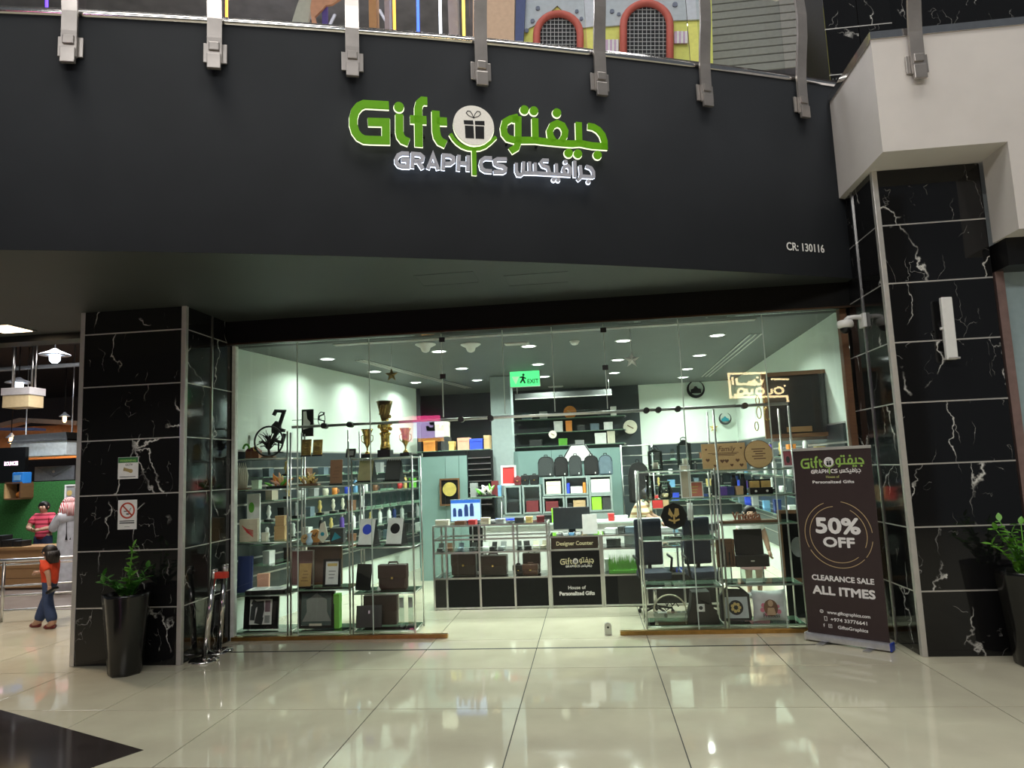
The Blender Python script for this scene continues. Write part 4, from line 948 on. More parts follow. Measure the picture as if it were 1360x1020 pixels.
# ---- builders for goods (each at a photo column px, depth Y, base height z; sizes in photo pixels)
def spot(px, Y, z): return (XA(px, Y, z), Y, z+0.001)
def mp(n, Y): return n*MPP(Y)
def carton(label, px, Y, z, w, h, d, m, rz=0, name='carton', cat='box', lid=None, group=None):
    t = thing(name, label, cat, spot(px, Y, z), rz, group); w, h = mp(w, Y), mp(h, Y)
    obj('box_body', G().bx(-w/2, w/2, -d/2, d/2, 0, h*0.72, b=0.003), m, t)
    obj('box_lid', G().bx(-w/2-0.003, w/2+0.003, -d/2-0.003, d/2+0.003, h*0.72, h, b=0.003), lid or m, t); return t
def frame(label, px, Y, z, w, h, fm, im, bw=0.03, tilt=8, rz=0, name='picture_frame', cat='picture frame', deep=0.03, glass=False):
    w, h = mp(w, Y), mp(h, Y)
    t = thing(name, label, cat, spot(px, Y, z), rz, None, (R(-tilt), 0, rz))
    t.location.z += deep*math.sin(R(tilt))+0.002
    g = G(); g.bx(-w/2, w/2, -deep, 0, 0, bw); g.bx(-w/2, w/2, -deep, 0, h-bw, h); g.bx(-w/2, -w/2+bw, -deep, 0, bw, h-bw); g.bx(w/2-bw, w/2, -deep, 0, bw, h-bw)
    obj('frame_moulding', g, fm, t)
    obj('backing', G().bx(-w/2+bw*0.9, w/2-bw*0.9, -deep*0.45, -0.002, bw*0.9, h-bw*0.9), im, t)
    if glass: obj('front_glass', G().bx(-w/2+bw*0.95, w/2-bw*0.95, -deep*0.9, -deep*0.82, bw*0.95, h-bw*0.95), PANE, t)
    return t, w, h
def easel(label, px, Y, z, w, h, m, mb, rz=0, mark=None):
    """desk calendar on a folding wedge stand"""
    w, h = mp(w, Y), mp(h, Y); t = thing('desk_calendar', label, 'calendar', spot(px, Y, z), rz); dp = h*0.55
    g = G(); vs = [(-w/2, -dp/2, 0.012), (w/2, -dp/2, 0.012), (w/2, 0.0, h), (-w/2, 0.0, h), (-w/2, dp/2, 0.012), (w/2, dp/2, 0.012)]
    g.add(vs, [(3, 2, 5, 4), (0, 3, 4), (1, 5, 2), (0, 4, 5, 1), (0, 1, 2, 3)]); obj('wedge_stand', g, mb, t)
    obj('base_board', G().bx(-w/2-0.012, w/2+0.012, -dp/2-0.02, dp/2, 0, 0.014, b=0.003), mb, t)
    a = math.atan2(h, dp/2); rot = (-(PI/2-a), 0, 0); L_ = math.hypot(h, dp/2)
    pg = obj('page', G().bx(-w/2+0.004, w/2-0.004, -0.008, -0.003, 0.01, L_), m, t, (0, -dp/2, 0.012), rot)
    g = G()
    for k in range(7): g.tube([(-w/2+w*(k+0.5)/7, -0.008, L_-0.012), (-w/2+w*(k+0.5)/7, -0.012, L_+0.006), (-w/2+w*(k+0.5)/7, 0.002, L_+0.006)], 0.003, 5)
    obj('wire_binding', g, STEEL, pg)
    if mark: obj('printed_circle', G().disc(w*0.02, L_*0.60, w*0.30, -0.0095, -0.008, 28), mark, pg)
    return t
def plaque(label, px, Y, z, w, h, m, rz=0, lean=12, base=None, wood=None):
    w, h = mp(w, Y), mp(h, Y); t = thing('award_plaque', label, 'plaque', spot(px, Y, z), rz)
    obj('base', G().bx(-w*0.55, w*0.55, -0.035, 0.045, 0, 0.018, b=0.003), base or BLACK, t)
    pl_ = obj('tablet', G().bx(-w/2, w/2, -0.012, 0.0, 0.0, h-0.018, b=0.003), m, t, (0, -0.012, 0.018), (R(-lean), 0, 0))
    eg = G()
    for k in range(4): eg.bx(-w*0.30+0.01*k, w*0.28-0.012*(k % 2), -0.0135, -0.012, h*(0.22+0.13*k), h*(0.22+0.13*k)+0.006)
    obj('engraving', eg, WOODD, pl_); return t
def trophy(label, px, Y, z, w, h, m, kind=0, bm=None):
    w, h = mp(w, Y), mp(h, Y); r = w/2; t = thing('trophy', label, 'trophy', spot(px, Y, z))
    hb = h*0.13; obj('plinth', G().bx(-r*0.75, r*0.75, -r*0.75, r*0.75, 0, hb, b=0.004), bm or BLACK, t)
    if kind == 0:
        prof = [(r*0.45, hb), (r*0.40, h*0.18), (r*0.14, h*0.24), (r*0.12, h*0.34), (r*0.22, h*0.38), (r*0.50, h*0.52), (r*0.62, h*0.68), (r*0.60, h*0.80), (r*0.74, h*0.90), (r*0.98, h), (r*0.90, h), (r*0.62, h*0.86)]
        obj('cup', G().lathe(prof, 18), m, t)
        for sx in (-1, 1): obj('handle', G().tube([(sx*r*0.58, 0, h*0.80), (sx*r*0.95, 0, h*0.76), (sx*r*0.92, 0, h*0.60), (sx*r*0.45, 0, h*0.50)], r*0.07, 6), m, t)
    else:
        obj('column', G().lathe([(r*0.62, hb), (r*0.58, h*0.22), (r*0.50, h*0.24), (r*0.52, h*0.38), (r*0.70, h*0.42), (r*0.42, h*0.46)], 18), m, t)
        obj('figure_body', G().lathe([(r*0.42, h*0.45), (r*0.62, h*0.50), (r*0.66, h*0.58), (r*0.40, h*0.64), (r*0.5, h*0.68)], 14), m, t)
        for k, (dx, zz) in enumerate(((0.75, 0.60), (0.62, 0.72), (0.5, 0.80), (-0.7, 0.55), (0.7, 0.50))): obj('scroll', G().sphere((r*dx, -0.01, h*zz), r*0.20, r*0.16, r*0.24, 8, 6), m, t)
        obj('cup', G().lathe([(r*0.42, h*0.66), (r*0.55, h*0.74), (r*0.80, h*0.90), (r*0.98, h), (r*0.92, h), (r*0.6, h*0.78)], 20), mat('bronze_cup', (0.20, 0.13, 0.05), 0.3, 0.9), t)
        for k in range(3):
            x = r*(-0.3+0.3*k); obj('gold_band', G().tube([(x-r*0.18, -r*0.62, h*0.75), (x+r*0.10, -r*0.83, h*0.92)], r*0.06, 6), GOLD, t)
    return t
def bag(label, px, Y, z, w, h, d, m, kind='briefcase', rz=0, lean=0):
    w, h = mp(w, Y), mp(h, Y); t = thing(kind, label, 'bag', spot(px, Y, z), rz, None, (R(-lean), 0, rz))
    if kind == 'backpack':
        hw = w/2; arc = [(-hw, 0.02), (-hw*0.9, 0.0), (hw*0.9, 0.0), (hw, 0.02), (hw, h*0.68), (hw*0.86, h*0.86), (hw*0.5, h*0.97), (0, h), (-hw*0.5, h*0.97), (-hw*0.86, h*0.86), (-hw, h*0.68)]
        obj('main_compartment', G().prism(arc, -d/2, d/2), m, t)
        obj('front_pocket', G().prism([(x*0.82, zz*0.60+h*0.06) for x, zz in arc], -d/2-0.035, -d/2), m, t)
        obj('zip', G().tube([(x*0.93, -d/2-0.002, zz*0.96+h*0.01) for x, zz in arc[4:]+arc[:0]], 0.004, 5), MATTEBLACK, t)
        obj('grab_handle', G().tube([(-0.03, d*0.2, h*0.97), (-0.025, d*0.2, h*1.06), (0.025, d*0.2, h*1.06), (0.03, d*0.2, h*0.97)], 0.008, 6), MATTEBLACK, t)
        obj('zip_pull', G().bx(hw*0.45, hw*0.55, -d/2-0.045, -d/2-0.036, h*0.08, h*0.16), PAPER, t)
        for sx in (-1, 1): obj('shoulder_strap', G().tube([(sx*hw*0.5, d/2, h*0.92), (sx*hw*0.6, d/2+0.03, h*0.6), (sx*hw*0.7, d/2+0.01, h*0.12)], 0.014, 6), MATTEBLACK, t)
    else:
        obj('bag_body', G().bx(-w/2, w/2, -d/2, d/2, 0, h*0.9, b=0.025), m, t)
        obj('flap', G().bx(-w/2-0.004, w/2+0.004, -d/2-0.010, d/2-0.01, h*0.42, h*0.915, b=0.012), m, t)
        obj('handle', G().tube([(-w*0.17, 0, h*0.9), (-w*0.15, 0, h*0.985), (w*0.15, 0, h*0.985), (w*0.17, 0, h*0.9)], 0.011, 7), m, t)
        obj('clasp', G().bx(-0.014, 0.014, -d/2-0.018, -d/2-0.008, h*0.40, h*0.49, b=0.003), GOLD, t)
    return t
def folder(label, px, Y, z, w, h, m, rz=0, lean=15, logo=True):
    w, h = mp(w, Y), mp(h, Y); t = thing('leather_folder', label, 'folder', spot(px, Y, z), rz, None, (R(-lean), 0, rz))
    t.location.z += 0.02*math.sin(R(lean))+0.003
    obj('cover', G().bx(-w/2, w/2, -0.02, -0.004, 0, h, b=0.005), m, t); obj('back_cover', G().bx(-w/2, w/2, 0.0, 0.014, 0, h, b=0.005), m, t)
    obj('paper_block', G().bx(-w/2+0.008, w/2-0.008, -0.004, 0.0, 0.006, h-0.006), PAPER, t)
    if logo: obj('metal_badge', G().bx(-0.010, 0.010, -0.0225, -0.02, h*0.62, h*0.76), STEEL, t)
    return t
def mug(label, x, y, z, r, h, m, group, handle=True):
    t = thing('mug', label, 'mug', (x, y, z+0.001), random.uniform(-0.6, 0.6), group)
    obj('mug_body', G().lathe([(r*0.9, 0), (r, h*0.06), (r, h), (r*0.92, h), (r*0.9, h*0.1)], 14), m, t)
    if handle: obj('handle', G().tube([(r*0.98, 0, h*0.8), (r*1.5, 0, h*0.75), (r*1.55, 0, h*0.35), (r*0.98, 0, h*0.22)], r*0.12, 6), m, t)
def bottle(label, x, y, z, r, h, m, group, cap=None):
    t = thing('bottle', label, 'bottle', (x, y, z+0.001), 0, group)
    obj('bottle_body', G().lathe([(r*0.92, 0), (r, h*0.04), (r, h*0.70), (r*0.55, h*0.82), (r*0.5, h*0.86)], 14), m, t)
    obj('cap', G().lathe([(r*0.58, h*0.85), (r*0.58, h*0.98), (r*0.5, h)], 12), cap or STEEL, t)
def crystal(label, x, y, z, w, h, group, k=0):
    t = thing('glass_award', label, 'award', (x, y, z+0.001), 0, group)
    obj('glass_base', G().bx(-w*0.5, w*0.5, -0.03, 0.03, 0, h*0.14, b=0.003), GLEDGE, t)
    sh = [[(-w*0.4, h*0.14), (w*0.4, h*0.14), (w*0.45, h*0.7), (0, h), (-w*0.45, h*0.7)], [(-w*0.25, h*0.14), (w*0.25, h*0.14), (w*0.5, h*0.6), (w*0.3, h), (-w*0.3, h), (-w*0.5, h*0.6)], [(-w*0.3, h*0.14), (w*0.3, h*0.14), (w*0.4, h), (-w*0.1, h*0.85)]][k % 3]
    obj('glass_blade', G().prism(sh, -0.012, 0.012), CRYSTAL, t)
P = {n: flat('goods_'+n, c) for n, c in dict(beige=(0.50, 0.44, 0.33), cream=(0.66, 0.62, 0.50), kraft=(0.50, 0.34, 0.18), navy=(0.02, 0.04, 0.16), blue=(0.03, 0.07, 0.60), sky=(0.16, 0.36, 0.60), red=(0.50, 0.03, 0.03), green=(0.12, 0.42, 0.04), lime=(0.30, 0.75, 0.04), orange=(0.70, 0.24, 0.04), grey=(0.30, 0.31, 0.31), dgrey=(0.04, 0.043, 0.043), white=(0.75, 0.76, 0.74), peach=(0.70, 0.36, 0.25), brown=(0.16, 0.07, 0.03), teal=(0.02, 0.25, 0.33), purple=(0.12, 0.06, 0.34), maroon=(0.16, 0.02, 0.025), pink=(0.72, 0.20, 0.30), gold=(0.62, 0.46, 0.16), slate=(0.12, 0.17, 0.21), black=(0.007, 0.007, 0.0075)).items()}
Y1, Y2 = 8.56, 8.72
# ---- left window, shelf beside the column -------------------------------------------------
z = AZ[4]
t = thing('tree_ring', 'round metal hoop with a branching tree cut-out', 'ornament', spot(357, Y1, z)); rr = mp(20.5, Y1)
obj('hoop', G().tube([(rr*math.cos(2*PI*k/40), 0, rr+0.02+rr*math.sin(2*PI*k/40)) for k in range(40)], 0.012, 8, True), DKLEATHER, t)
g = G(); g.tube([(0.01, 0, 0.04), (0.0, 0, rr*0.5), (0.01, 0, rr*1.5)], [0.022, 0.016, 0.006], 6)
rnd = random.Random(4)
for k in range(46):
    a = R(rnd.uniform(-25, 205)); e = rr*rnd.uniform(0.45, 0.97); r0 = rr*rnd.uniform(0.55, 1.15)
    ex, ez = e*math.cos(a), rr+e*math.sin(a)
    g.tube([(0.0, 0, min(r0, max(rr*0.45, ez-0.05))), (ex*0.5, 0, (r0+ez)/2+0.02), (ex, 0, ez)], [0.008, 0.006, 0.003], 5)
obj('tree_cut_out', g, MATTEBLACK, t); obj('foot', G().bx(-0.08, 0.08, -0.05, 0.05, 0, 0.02, b=0.004), WOODD, t)
# letter Z on the ledge behind
zz = PY(370, 590, 9.2).z
t = thing('letter_ornament', 'black letter Z ornament with a crouching horse head', 'ornament', (PY(370, 570, 9.15).x, 9.15, zz-0.12)); k_ = MPP(9.15)
q = lambda x, y: ((x-369)*k_, (598-y)*k_)
obj('letter', G().strip([q(362, 546), q(365, 540), q(377, 541), q(368, 566), q(361, 580), q(374, 584), q(378, 572)], 4*k_, -0.02, 0.02), MATTEBLACK, t)
obj('animal', G().prism([q(360, 560), q(366, 554), q(371, 557), q(372, 564), q(378, 566), q(377, 570), q(370, 569), q(367, 573), q(360, 570)][::-1], -0.03, 0.03), MATTEBLACK, t)
obj('stem', G().cyl((0, 0, 0), (0, 0, 14*k_), 0.012, n=8), MATTEBLACK, t); obj('foot', G().lathe([(0.07, 0), (0.07, 0.01), (0.02, 0.02)], 14), MATTEBLACK, t)
t = thing('house_ornament', 'small rust-brown house ornament with green arch on the top shelf', 'ornament', spot(337, Y2, z))
obj('house_block', G().bx(-0.09, 0.09, -0.05, 0.05, 0, 0.10, b=0.004), mat('rust_tin', (0.22, 0.08, 0.04), 0.5, 0.3), t)
obj('gable', G().prism([(-0.095, 0.10), (0.095, 0.10), (0.03, 0.15), (-0.05, 0.145)], -0.05, 0.05), P['maroon'], t); obj('arch', G().tube([(-0.07+0.04*math.cos(PI*k/8), -0.06, 0.13+0.06*math.sin(PI*k/8)) for k in range(9)], 0.014, 7), P['green'], t)
obj('ring', G().tube([(0.05+0.025*math.cos(2*PI*k/12), -0.06, 0.13+0.03*math.sin(2*PI*k/12)) for k in range(12)], 0.008, 6, True), GOLD, t)
plaque('gold award plaque on the top shelf, left one of the pair', 407, Y2+0.02, z, 13, 24, GOLD, 0.1); plaque('gold award plaque on the top shelf, right one of the pair', 422, Y2+0.02, z, 13, 23, GOLD, 0.1)
z = AZ[3]
t = thing('feather_ornament', 'fan of pale feather stems on a dark stand', 'ornament', spot(319, Y1, z))
obj('stand', G().bx(-0.13, 0.13, -0.05, 0.05, 0, 0.015), WOODD, t)
for k in range(9):
    x = -0.10+k*0.025; obj('feather', G().tube([(x*0.8, 0, 0.015), (x, -0.01, 0.18), (x*1.05-0.03, -0.02, 0.34)], [0.012, 0.016, 0.004], 6), P['cream'], t)
def leafy(label, px, Y, z, cols, s=1.0, base=WOODD):
    t = thing('flower_model', label, 'ornament', spot(px, Y, z)); obj('base', G().bx(-0.13*s, 0.13*s, -0.05, 0.05, 0, 0.03, b=0.004), base, t); rnd = random.Random(px)
    for k in range(12):
        a = R(rnd.uniform(20, 160)); L_ = rnd.uniform(0.08, 0.18)*s; x = rnd.uniform(-0.08, 0.08)*s
        obj('petal', G().tube([(x, 0, 0.03), (x+L_*0.5*math.cos(a), -0.02, 0.03+L_*0.6*math.sin(a)), (x+L_*math.cos(a), -0.03, 0.03+L_*math.sin(a))], [0.012, 0.02*s, 0.004], 6), cols[k % len(cols)], t)
leafy('orange and green flower model on a black base', 369, Y1, z, [P['orange'], P['green'], P['gold'], P['peach']], 1.0, BLACK)
leafy('gilt palm-leaf model on a brown base', 411, Y1, BZ[3], [GOLD, P['gold'], P['kraft']], 1.0, WOODD)
carton('pale green gift box between feather fan and flower model', 341, Y2, AZ[3], 10, 12, 0.09, flat('pale_green_box', (0.45, 0.58, 0.42)))
z = AZ[2]
t, w, h = frame('box frame with brown stems in a dark glazed case', 309, Y2, z+mp(35, Y2), 20, 36, BLACK, P['cream'], 0.02, 2, glass=True)
t.location.z = z+0.001
for k in range(5): obj('dried_stem', G().tube([(-w*0.25+k*w*0.11, -0.03, 0.04), (-w*0.2+k*w*0.1, -0.032, h*0.5), (-w*0.25+k*w*0.13, -0.03, h*0.85)], 0.006, 5), P['brown'], t)
t = carton('cream presentation box with red bird emblem', 331, Y1-0.03, z, 23, 30, 0.10, P['beige'], 0.25, 'presentation_box', 'box', P['beige'])
g = G()
for k in range(5): g.strip([(-0.075+0.012*k, 0.20-0.018*k), (-0.02+0.01*k, 0.155-0.016*k), (0.06, 0.135-0.02*k)], 0.008, -0.056, -0.052)
obj('bird_emblem', g, P['red'], t)
t = thing('art_book', 'white upright book with a green tree print', 'book', spot(337, Y2+0.05, z+0.0), 0.2); w, h = mp(17, Y2), mp(62, Y2)
obj('cover', G().bx(-w/2, w/2, -0.02, 0.02, 0, h, b=0.003), PAPER, t); obj('tree_print', G().disc(-w*0.15, h*0.70, w*0.22, -0.022, -0.02, 14, 0, w*0.42), P['green'], t); obj('stand_foot', G().bx(-w/2, w/2, 0.02, 0.09, 0, 0.02), BLACK, t)
carton('lower wooden gift box with a sliding lid', 373, Y2-0.02, z, 14, 18, 0.10, WOODL, 0.1); 
t = carton('small wooden gift box stacked on the lower one', 373, Y2-0.02, z+mp(18, Y2)+0.004, 12, 13, 0.09, WOODL, 0.1)
carton('tiny cream box beside the bird emblem box', 352, Y1, z, 7, 11, 0.06, P['cream'], -0.1)
for k in range(4): carton('light blue carton, %s from the bottom of the stack by the column' % ORD[k], 313, 8.70, AZ[1]+0.002+k*mp(14, 8.7)*1.02+0.62*0, 13, 13.6, 0.16, P['sky'] if k % 2 == 0 else flat('goods_skyw', (0.40, 0.58, 0.74)), 0, group='light blue cartons')
z = AZ[1]
folder('navy blue leather folder leaning by the column', 325, Y1, z, 20, 48, P['navy'], 0.15, 6, False)
t = thing('tablet_box', 'flat white-topped presentation case lying on its glass shelf', 'case', spot(357, Y1-0.02, z), 0.08); w = mp(54, Y1)
obj('case_body', G().bx(-w/2, w/2, -0.13, 0.13, 0, 0.05, b=0.004), BLACK, t); lid = obj('white_panel', G().bx(-w/2+0.02, w/2-0.02, -0.12, 0.12, 0.05, 0.056), PAPER, t)
for k in range(2): obj('printed_field', G().bx(-w*0.36+k*w*0.38, -w*0.05+k*w*0.40, -0.08, 0.08, 0.056, 0.0575), flat('pale_grey_print', (0.45, 0.47, 0.47)), lid)
carton('peach gift box standing behind the flat case', 350, Y2+0.02, z, 15, 22, 0.09, P['peach'], 0.3)
t, w, h = frame('black framed certificate with a necktie collage on the floor shelf', 347, Y1, 0.055, 48, 46, BLACK, BLACK, 0.07, 6, 0.0)
pm = obj('mat_board', G().bx(-w*0.32, w*0.32, -0.036, -0.03, h*0.13, h*0.83), PAPER, t)
g = G(); g.strip([(-w*0.26, h*0.77), (-w*0.14, h*0.70), (-w*0.22, h*0.60), (-w*0.24, h*0.25)], 0.06, -0.039, -0.036); g.strip([(-w*0.02, h*0.78), (0.0, h*0.55), (-w*0.06, h*0.25), (0.03, h*0.22)], 0.09, -0.039, -0.036)
obj('necktie_print', g, P['dgrey'], pm); obj('mauve_field', G().bx(w*0.12, w*0.27, -0.038, -0.036, h*0.48, h*0.80), flat('mauve_print', (0.22, 0.13, 0.16)), pm); obj('small_field', G().bx(w*0.12, w*0.27, -0.038, -0.036, h*0.17, h*0.38), P['grey'], pm)
carton('slate blue box on the floor shelf by the column', 310, Y2, 0.055, 14, 40, 0.14, P['slate'], 0)
# ---- left window, middle shelf -----------------------------------------------------------
z = BZ[2]
for k, (px, w, c, rz) in enumerate(((406, 12, WOODL, 0.1), (419, 18, mat('amber_wood', (0.50, 0.22, 0.05), 0.4), 0.2))):
    t = thing('wooden_clock', ['small round wooden clock', 'amber round wooden clock'][k]+' on the middle shelf', 'clock', spot(px, Y1+0.02*k, z)); r = mp(w/2, Y1); 
    dz = r+0.012
    obj('dial', G().disc(0, dz, r, -0.02, 0.02, 26), c, t); obj('hands', G().strip([(-r*0.4, dz+r*0.2), (0, dz), (r*0.3, dz+r*0.55)], 0.008, -0.026, -0.02), BLACK, t); obj('foot', G().bx(-r*0.4, r*0.4, -0.03, 0.03, 0, 0.02), WOODD, t)
t = thing('crystal_shield', 'cream shield ornament with a dark green gem', 'ornament', spot(429, Y1-0.04, z)); h = mp(30, Y1); w = mp(14, Y1)
obj('shield', G().prism([(-w/2, h*0.3), (0, 0.015), (w/2, h*0.35), (w*0.2, h), (-w*0.2, h*0.9)], -0.012, 0.012), P['cream'], t); obj('gem', G().disc(0, h*0.45, w*0.2, -0.02, -0.012, 6), P['teal'], t); obj('foot', G().bx(-w*0.35, w*0.35, -0.03, 0.03, 0, 0.018), BLACK, t)
t = thing('blue_glass_vase', 'small pale blue glass vase beside the wooden clocks', 'vase', spot(411, Y1-0.08, z)); obj('vase_body', G().lathe([(0.03, 0), (0.045, 0.04), (0.02, 0.10), (0.035, 0.14)], 14), flat('goods_ice', (0.45, 0.62, 0.78), 0.2), t); obj('rim', G().lathe([(0.036, 0.138), (0.04, 0.145)], 14), P['white'], t)
t = carton('dark box with a teal diagonal print', 449, Y2, z, 18, 19, 0.10, P['dgrey'], 0)
obj('teal_print', G().prism([(-0.07, 0.02), (0.06, 0.06), (-0.02, 0.13)], -0.055, -0.052), P['teal'], t)
z = BZ[1]
plaque('gold award plaque on a dark stand, middle window', 405, Y1, z, 17, 32, mat('satin_gold', (0.60, 0.42, 0.16), 0.4, 0.6), 0.0, 10)
t, w, h = frame('black framed small certificate with yellow heading', 441, Y1, z, 24, 36, BLACK, PAPER, 0.028, 8)
obj('yellow_heading', G().bx(-w*0.28, w*0.28, -0.016, -0.0135, h*0.74, h*0.84), P['gold'], t); g = G()
for k in range(3): g.bx(-w*0.2, w*(0.1+0.05*k), -0.016, -0.0135, h*(0.3+0.12*k), h*(0.3+0.12*k)+0.012)
obj('printed_lines', g, P['grey'], t)
t, w, h = frame('brown wooden display frame behind the certificate', 432, Y2+0.06, z, 48, 56, WOODD, flat('goods_umber', (0.12, 0.07, 0.05)), 0.03, 2)
t, w, h = frame('clear acrylic frame behind the gold plaque', 402, Y2+0.02, z, 32, 46, ALU, flat('goods_rose_umber', (0.20, 0.10, 0.10)), 0.012, 3)
t, w, h = frame('dark shadow box frame holding a pale garment', 421, Y1, 0.055, 50, 49, BLACK, mat('frosted_backing', (0.10, 0.15, 0.14), 0.5), 0.035, 4, 0, 'shadow_box', 'picture frame', 0.05, True)
obj('pale_garment', G().prism([(-w*0.38, h*0.18), (w*0.40, h*0.18), (w*0.30, h*0.42), (w*0.28, h*0.74), (w*0.12, h*0.83), (0, h*0.92), (-w*0.12, h*0.83), (-w*0.28, h*0.74), (-w*0.26, h*0.42)], -0.034, -0.024), flat('goods_linen', (0.36, 0.38, 0.35)), t)
obj('brass_label', G().bx(-w*0.17, w*0.17, -0.054, -0.05, h*0.07, h*0.13), P['cream'], t)
carton('tall bright green box on the floor shelf', 449, Y1+0.02, 0.055, 7, 44, 0.10, flat('goods_leafgreen', (0.18, 0.50, 0.06)))
z = BZ[3]
plaque('brown wooden plaque on the middle upper shelf', 447, Y1, z, 17, 34, wood_mat('brown_plaque', (0.20, 0.10, 0.05), (0.28, 0.14, 0.07)), 0, 6)
# ---- left window, trophy shelf -----------------------------------------------------------
z = CZ[4]
trophy('small gold cup trophy, left of the tall one', 488, Y1+0.06, z, 17, 39, GOLD); trophy('tall ornate gold trophy with a dark flared cup', 512, Y1+0.06, z, 23, 76, GOLD, 1); trophy('gold cup trophy right of the tall one', 539, Y1+0.06, z, 17, 38, GOLD)
t, w, h = frame('small black frame lying beside the small trophy', 466, Y1+0.1, z, 13, 12, BLACK, P['grey'], 0.02, 20)
z = CZ[3]
easel('olive gold desk calendar on the upper trophy shelf', 488, Y1, z, 22, 28, mat('olive_gold_card', (0.36, 0.33, 0.17), 0.4, 0.2), BLACK, -0.2); easel('charcoal desk calendar on the upper trophy shelf', 524, Y1, z, 22, 27, P['dgrey'], BLACK, -0.2)
z = CZ[2]
easel('white desk calendar with a big blue circle', 490, Y1, z, 23, 34, PAPER, BLACK, -0.2, P['blue']); easel('white desk calendar with a big black circle', 527, Y1, z, 23, 34, PAPER, BLACK, -0.2, P['black'])
z = CZ[1]
folder('black leather folder standing open on the trophy shelf', 482, Y1, z, 22, 34, DKLEATHER, -0.3, 10, False); bag('dark brown leather satchel on the trophy shelf', 523, Y1+0.05, z, 38, 36, 0.12, BROWN, 'briefcase', 0)
t = thing('glass_pyramid', 'small glass pyramid beside the satchel', 'ornament', spot(503, Y1-0.05, z)); obj('pyramid', G().lathe([(0.03, 0.012), (0.002, 0.06)], 4), P['white'], t); obj('foot', G().bx(-0.03, 0.03, -0.03, 0.03, 0, 0.012), CRYSTAL, t)
bag('brown leather briefcase on the floor shelf', 507, Y2, 0.055, 44, 42, 0.12, BROWN, 'briefcase', 0.05); folder('black leather folder leaning on the brown briefcase', 490, Y1-0.04, 0.055, 34, 28, DKLEATHER, 0.1, 14)
for k, px in enumerate((534, 546)):
    t = thing('acrylic_stand', '%s clear acrylic stand on the floor shelf' % ('left' if k == 0 else 'right'), 'stand', spot(px, Y1+0.05, 0.055)); obj('upright', G().bx(-0.03, 0.03, -0.004, 0.004, 0.008, 0.36), CRYSTAL, t); obj('grey_card', G().bx(-0.026, 0.026, -0.008, -0.004, 0.22, 0.34), P['grey'], t); obj('foot', G().bx(-0.04, 0.04, -0.05, 0.05, 0, 0.008), BLACK if k else CRYSTAL, t)
# black panels on the ledge high on the left wall
t, w, h = frame('tall black and white framed panel on the left wall ledge', 409, 9.6, PY(409, 580, 9.6).z, 16, 37, BLACK, BLACK, 0.02, 2)
obj('white_figure', G().prism([(-w*0.36, h*0.93), (-w*0.36, h*0.25), (w*0.1, h*0.30), (w*0.30, h*0.50), (0, h*0.65), (-w*0.1, h*0.93)], -0.034, -0.028), PAPER, t)
obj('hanger', G().bx(-0.01, 0.01, 0.0, 0.22, h*0.5, h*0.5+0.02), STEEL, t)
zz = PY(427, 566, 9.8).z
t = thing('calligraphy_ornament', 'small openwork black calligraphy ornament on the wall', 'ornament', (PY(427, 557, 9.8).x, 9.8, zz)); k_ = MPP(9.8)
obj('letterwork', G().strip([(-3*k_, 0), (4*k_, 2*k_), (4*k_, 7*k_), (-4*k_, 9*k_), (-3*k_, 14*k_), (3*k_, 16*k_), (4*k_, 19*k_)], 1.6*k_, -0.01, 0.01), MATTEBLACK, t); obj('outline', G().tube([(5*k_*math.cos(2*PI*k/18), 0, 10*k_+9.5*k_*math.sin(2*PI*k/18)) for k in range(18)], 0.006, 5, True), MATTEBLACK, t)
dxp = (-4.53+1.04*(9.8-8.55)/5.45+0.005)-t.location.x; obj('wall_pin', G().cyl((0, 0, 10*k_), (dxp, 0.0, 10*k_), 0.004, n=5), MATTEBLACK, t)

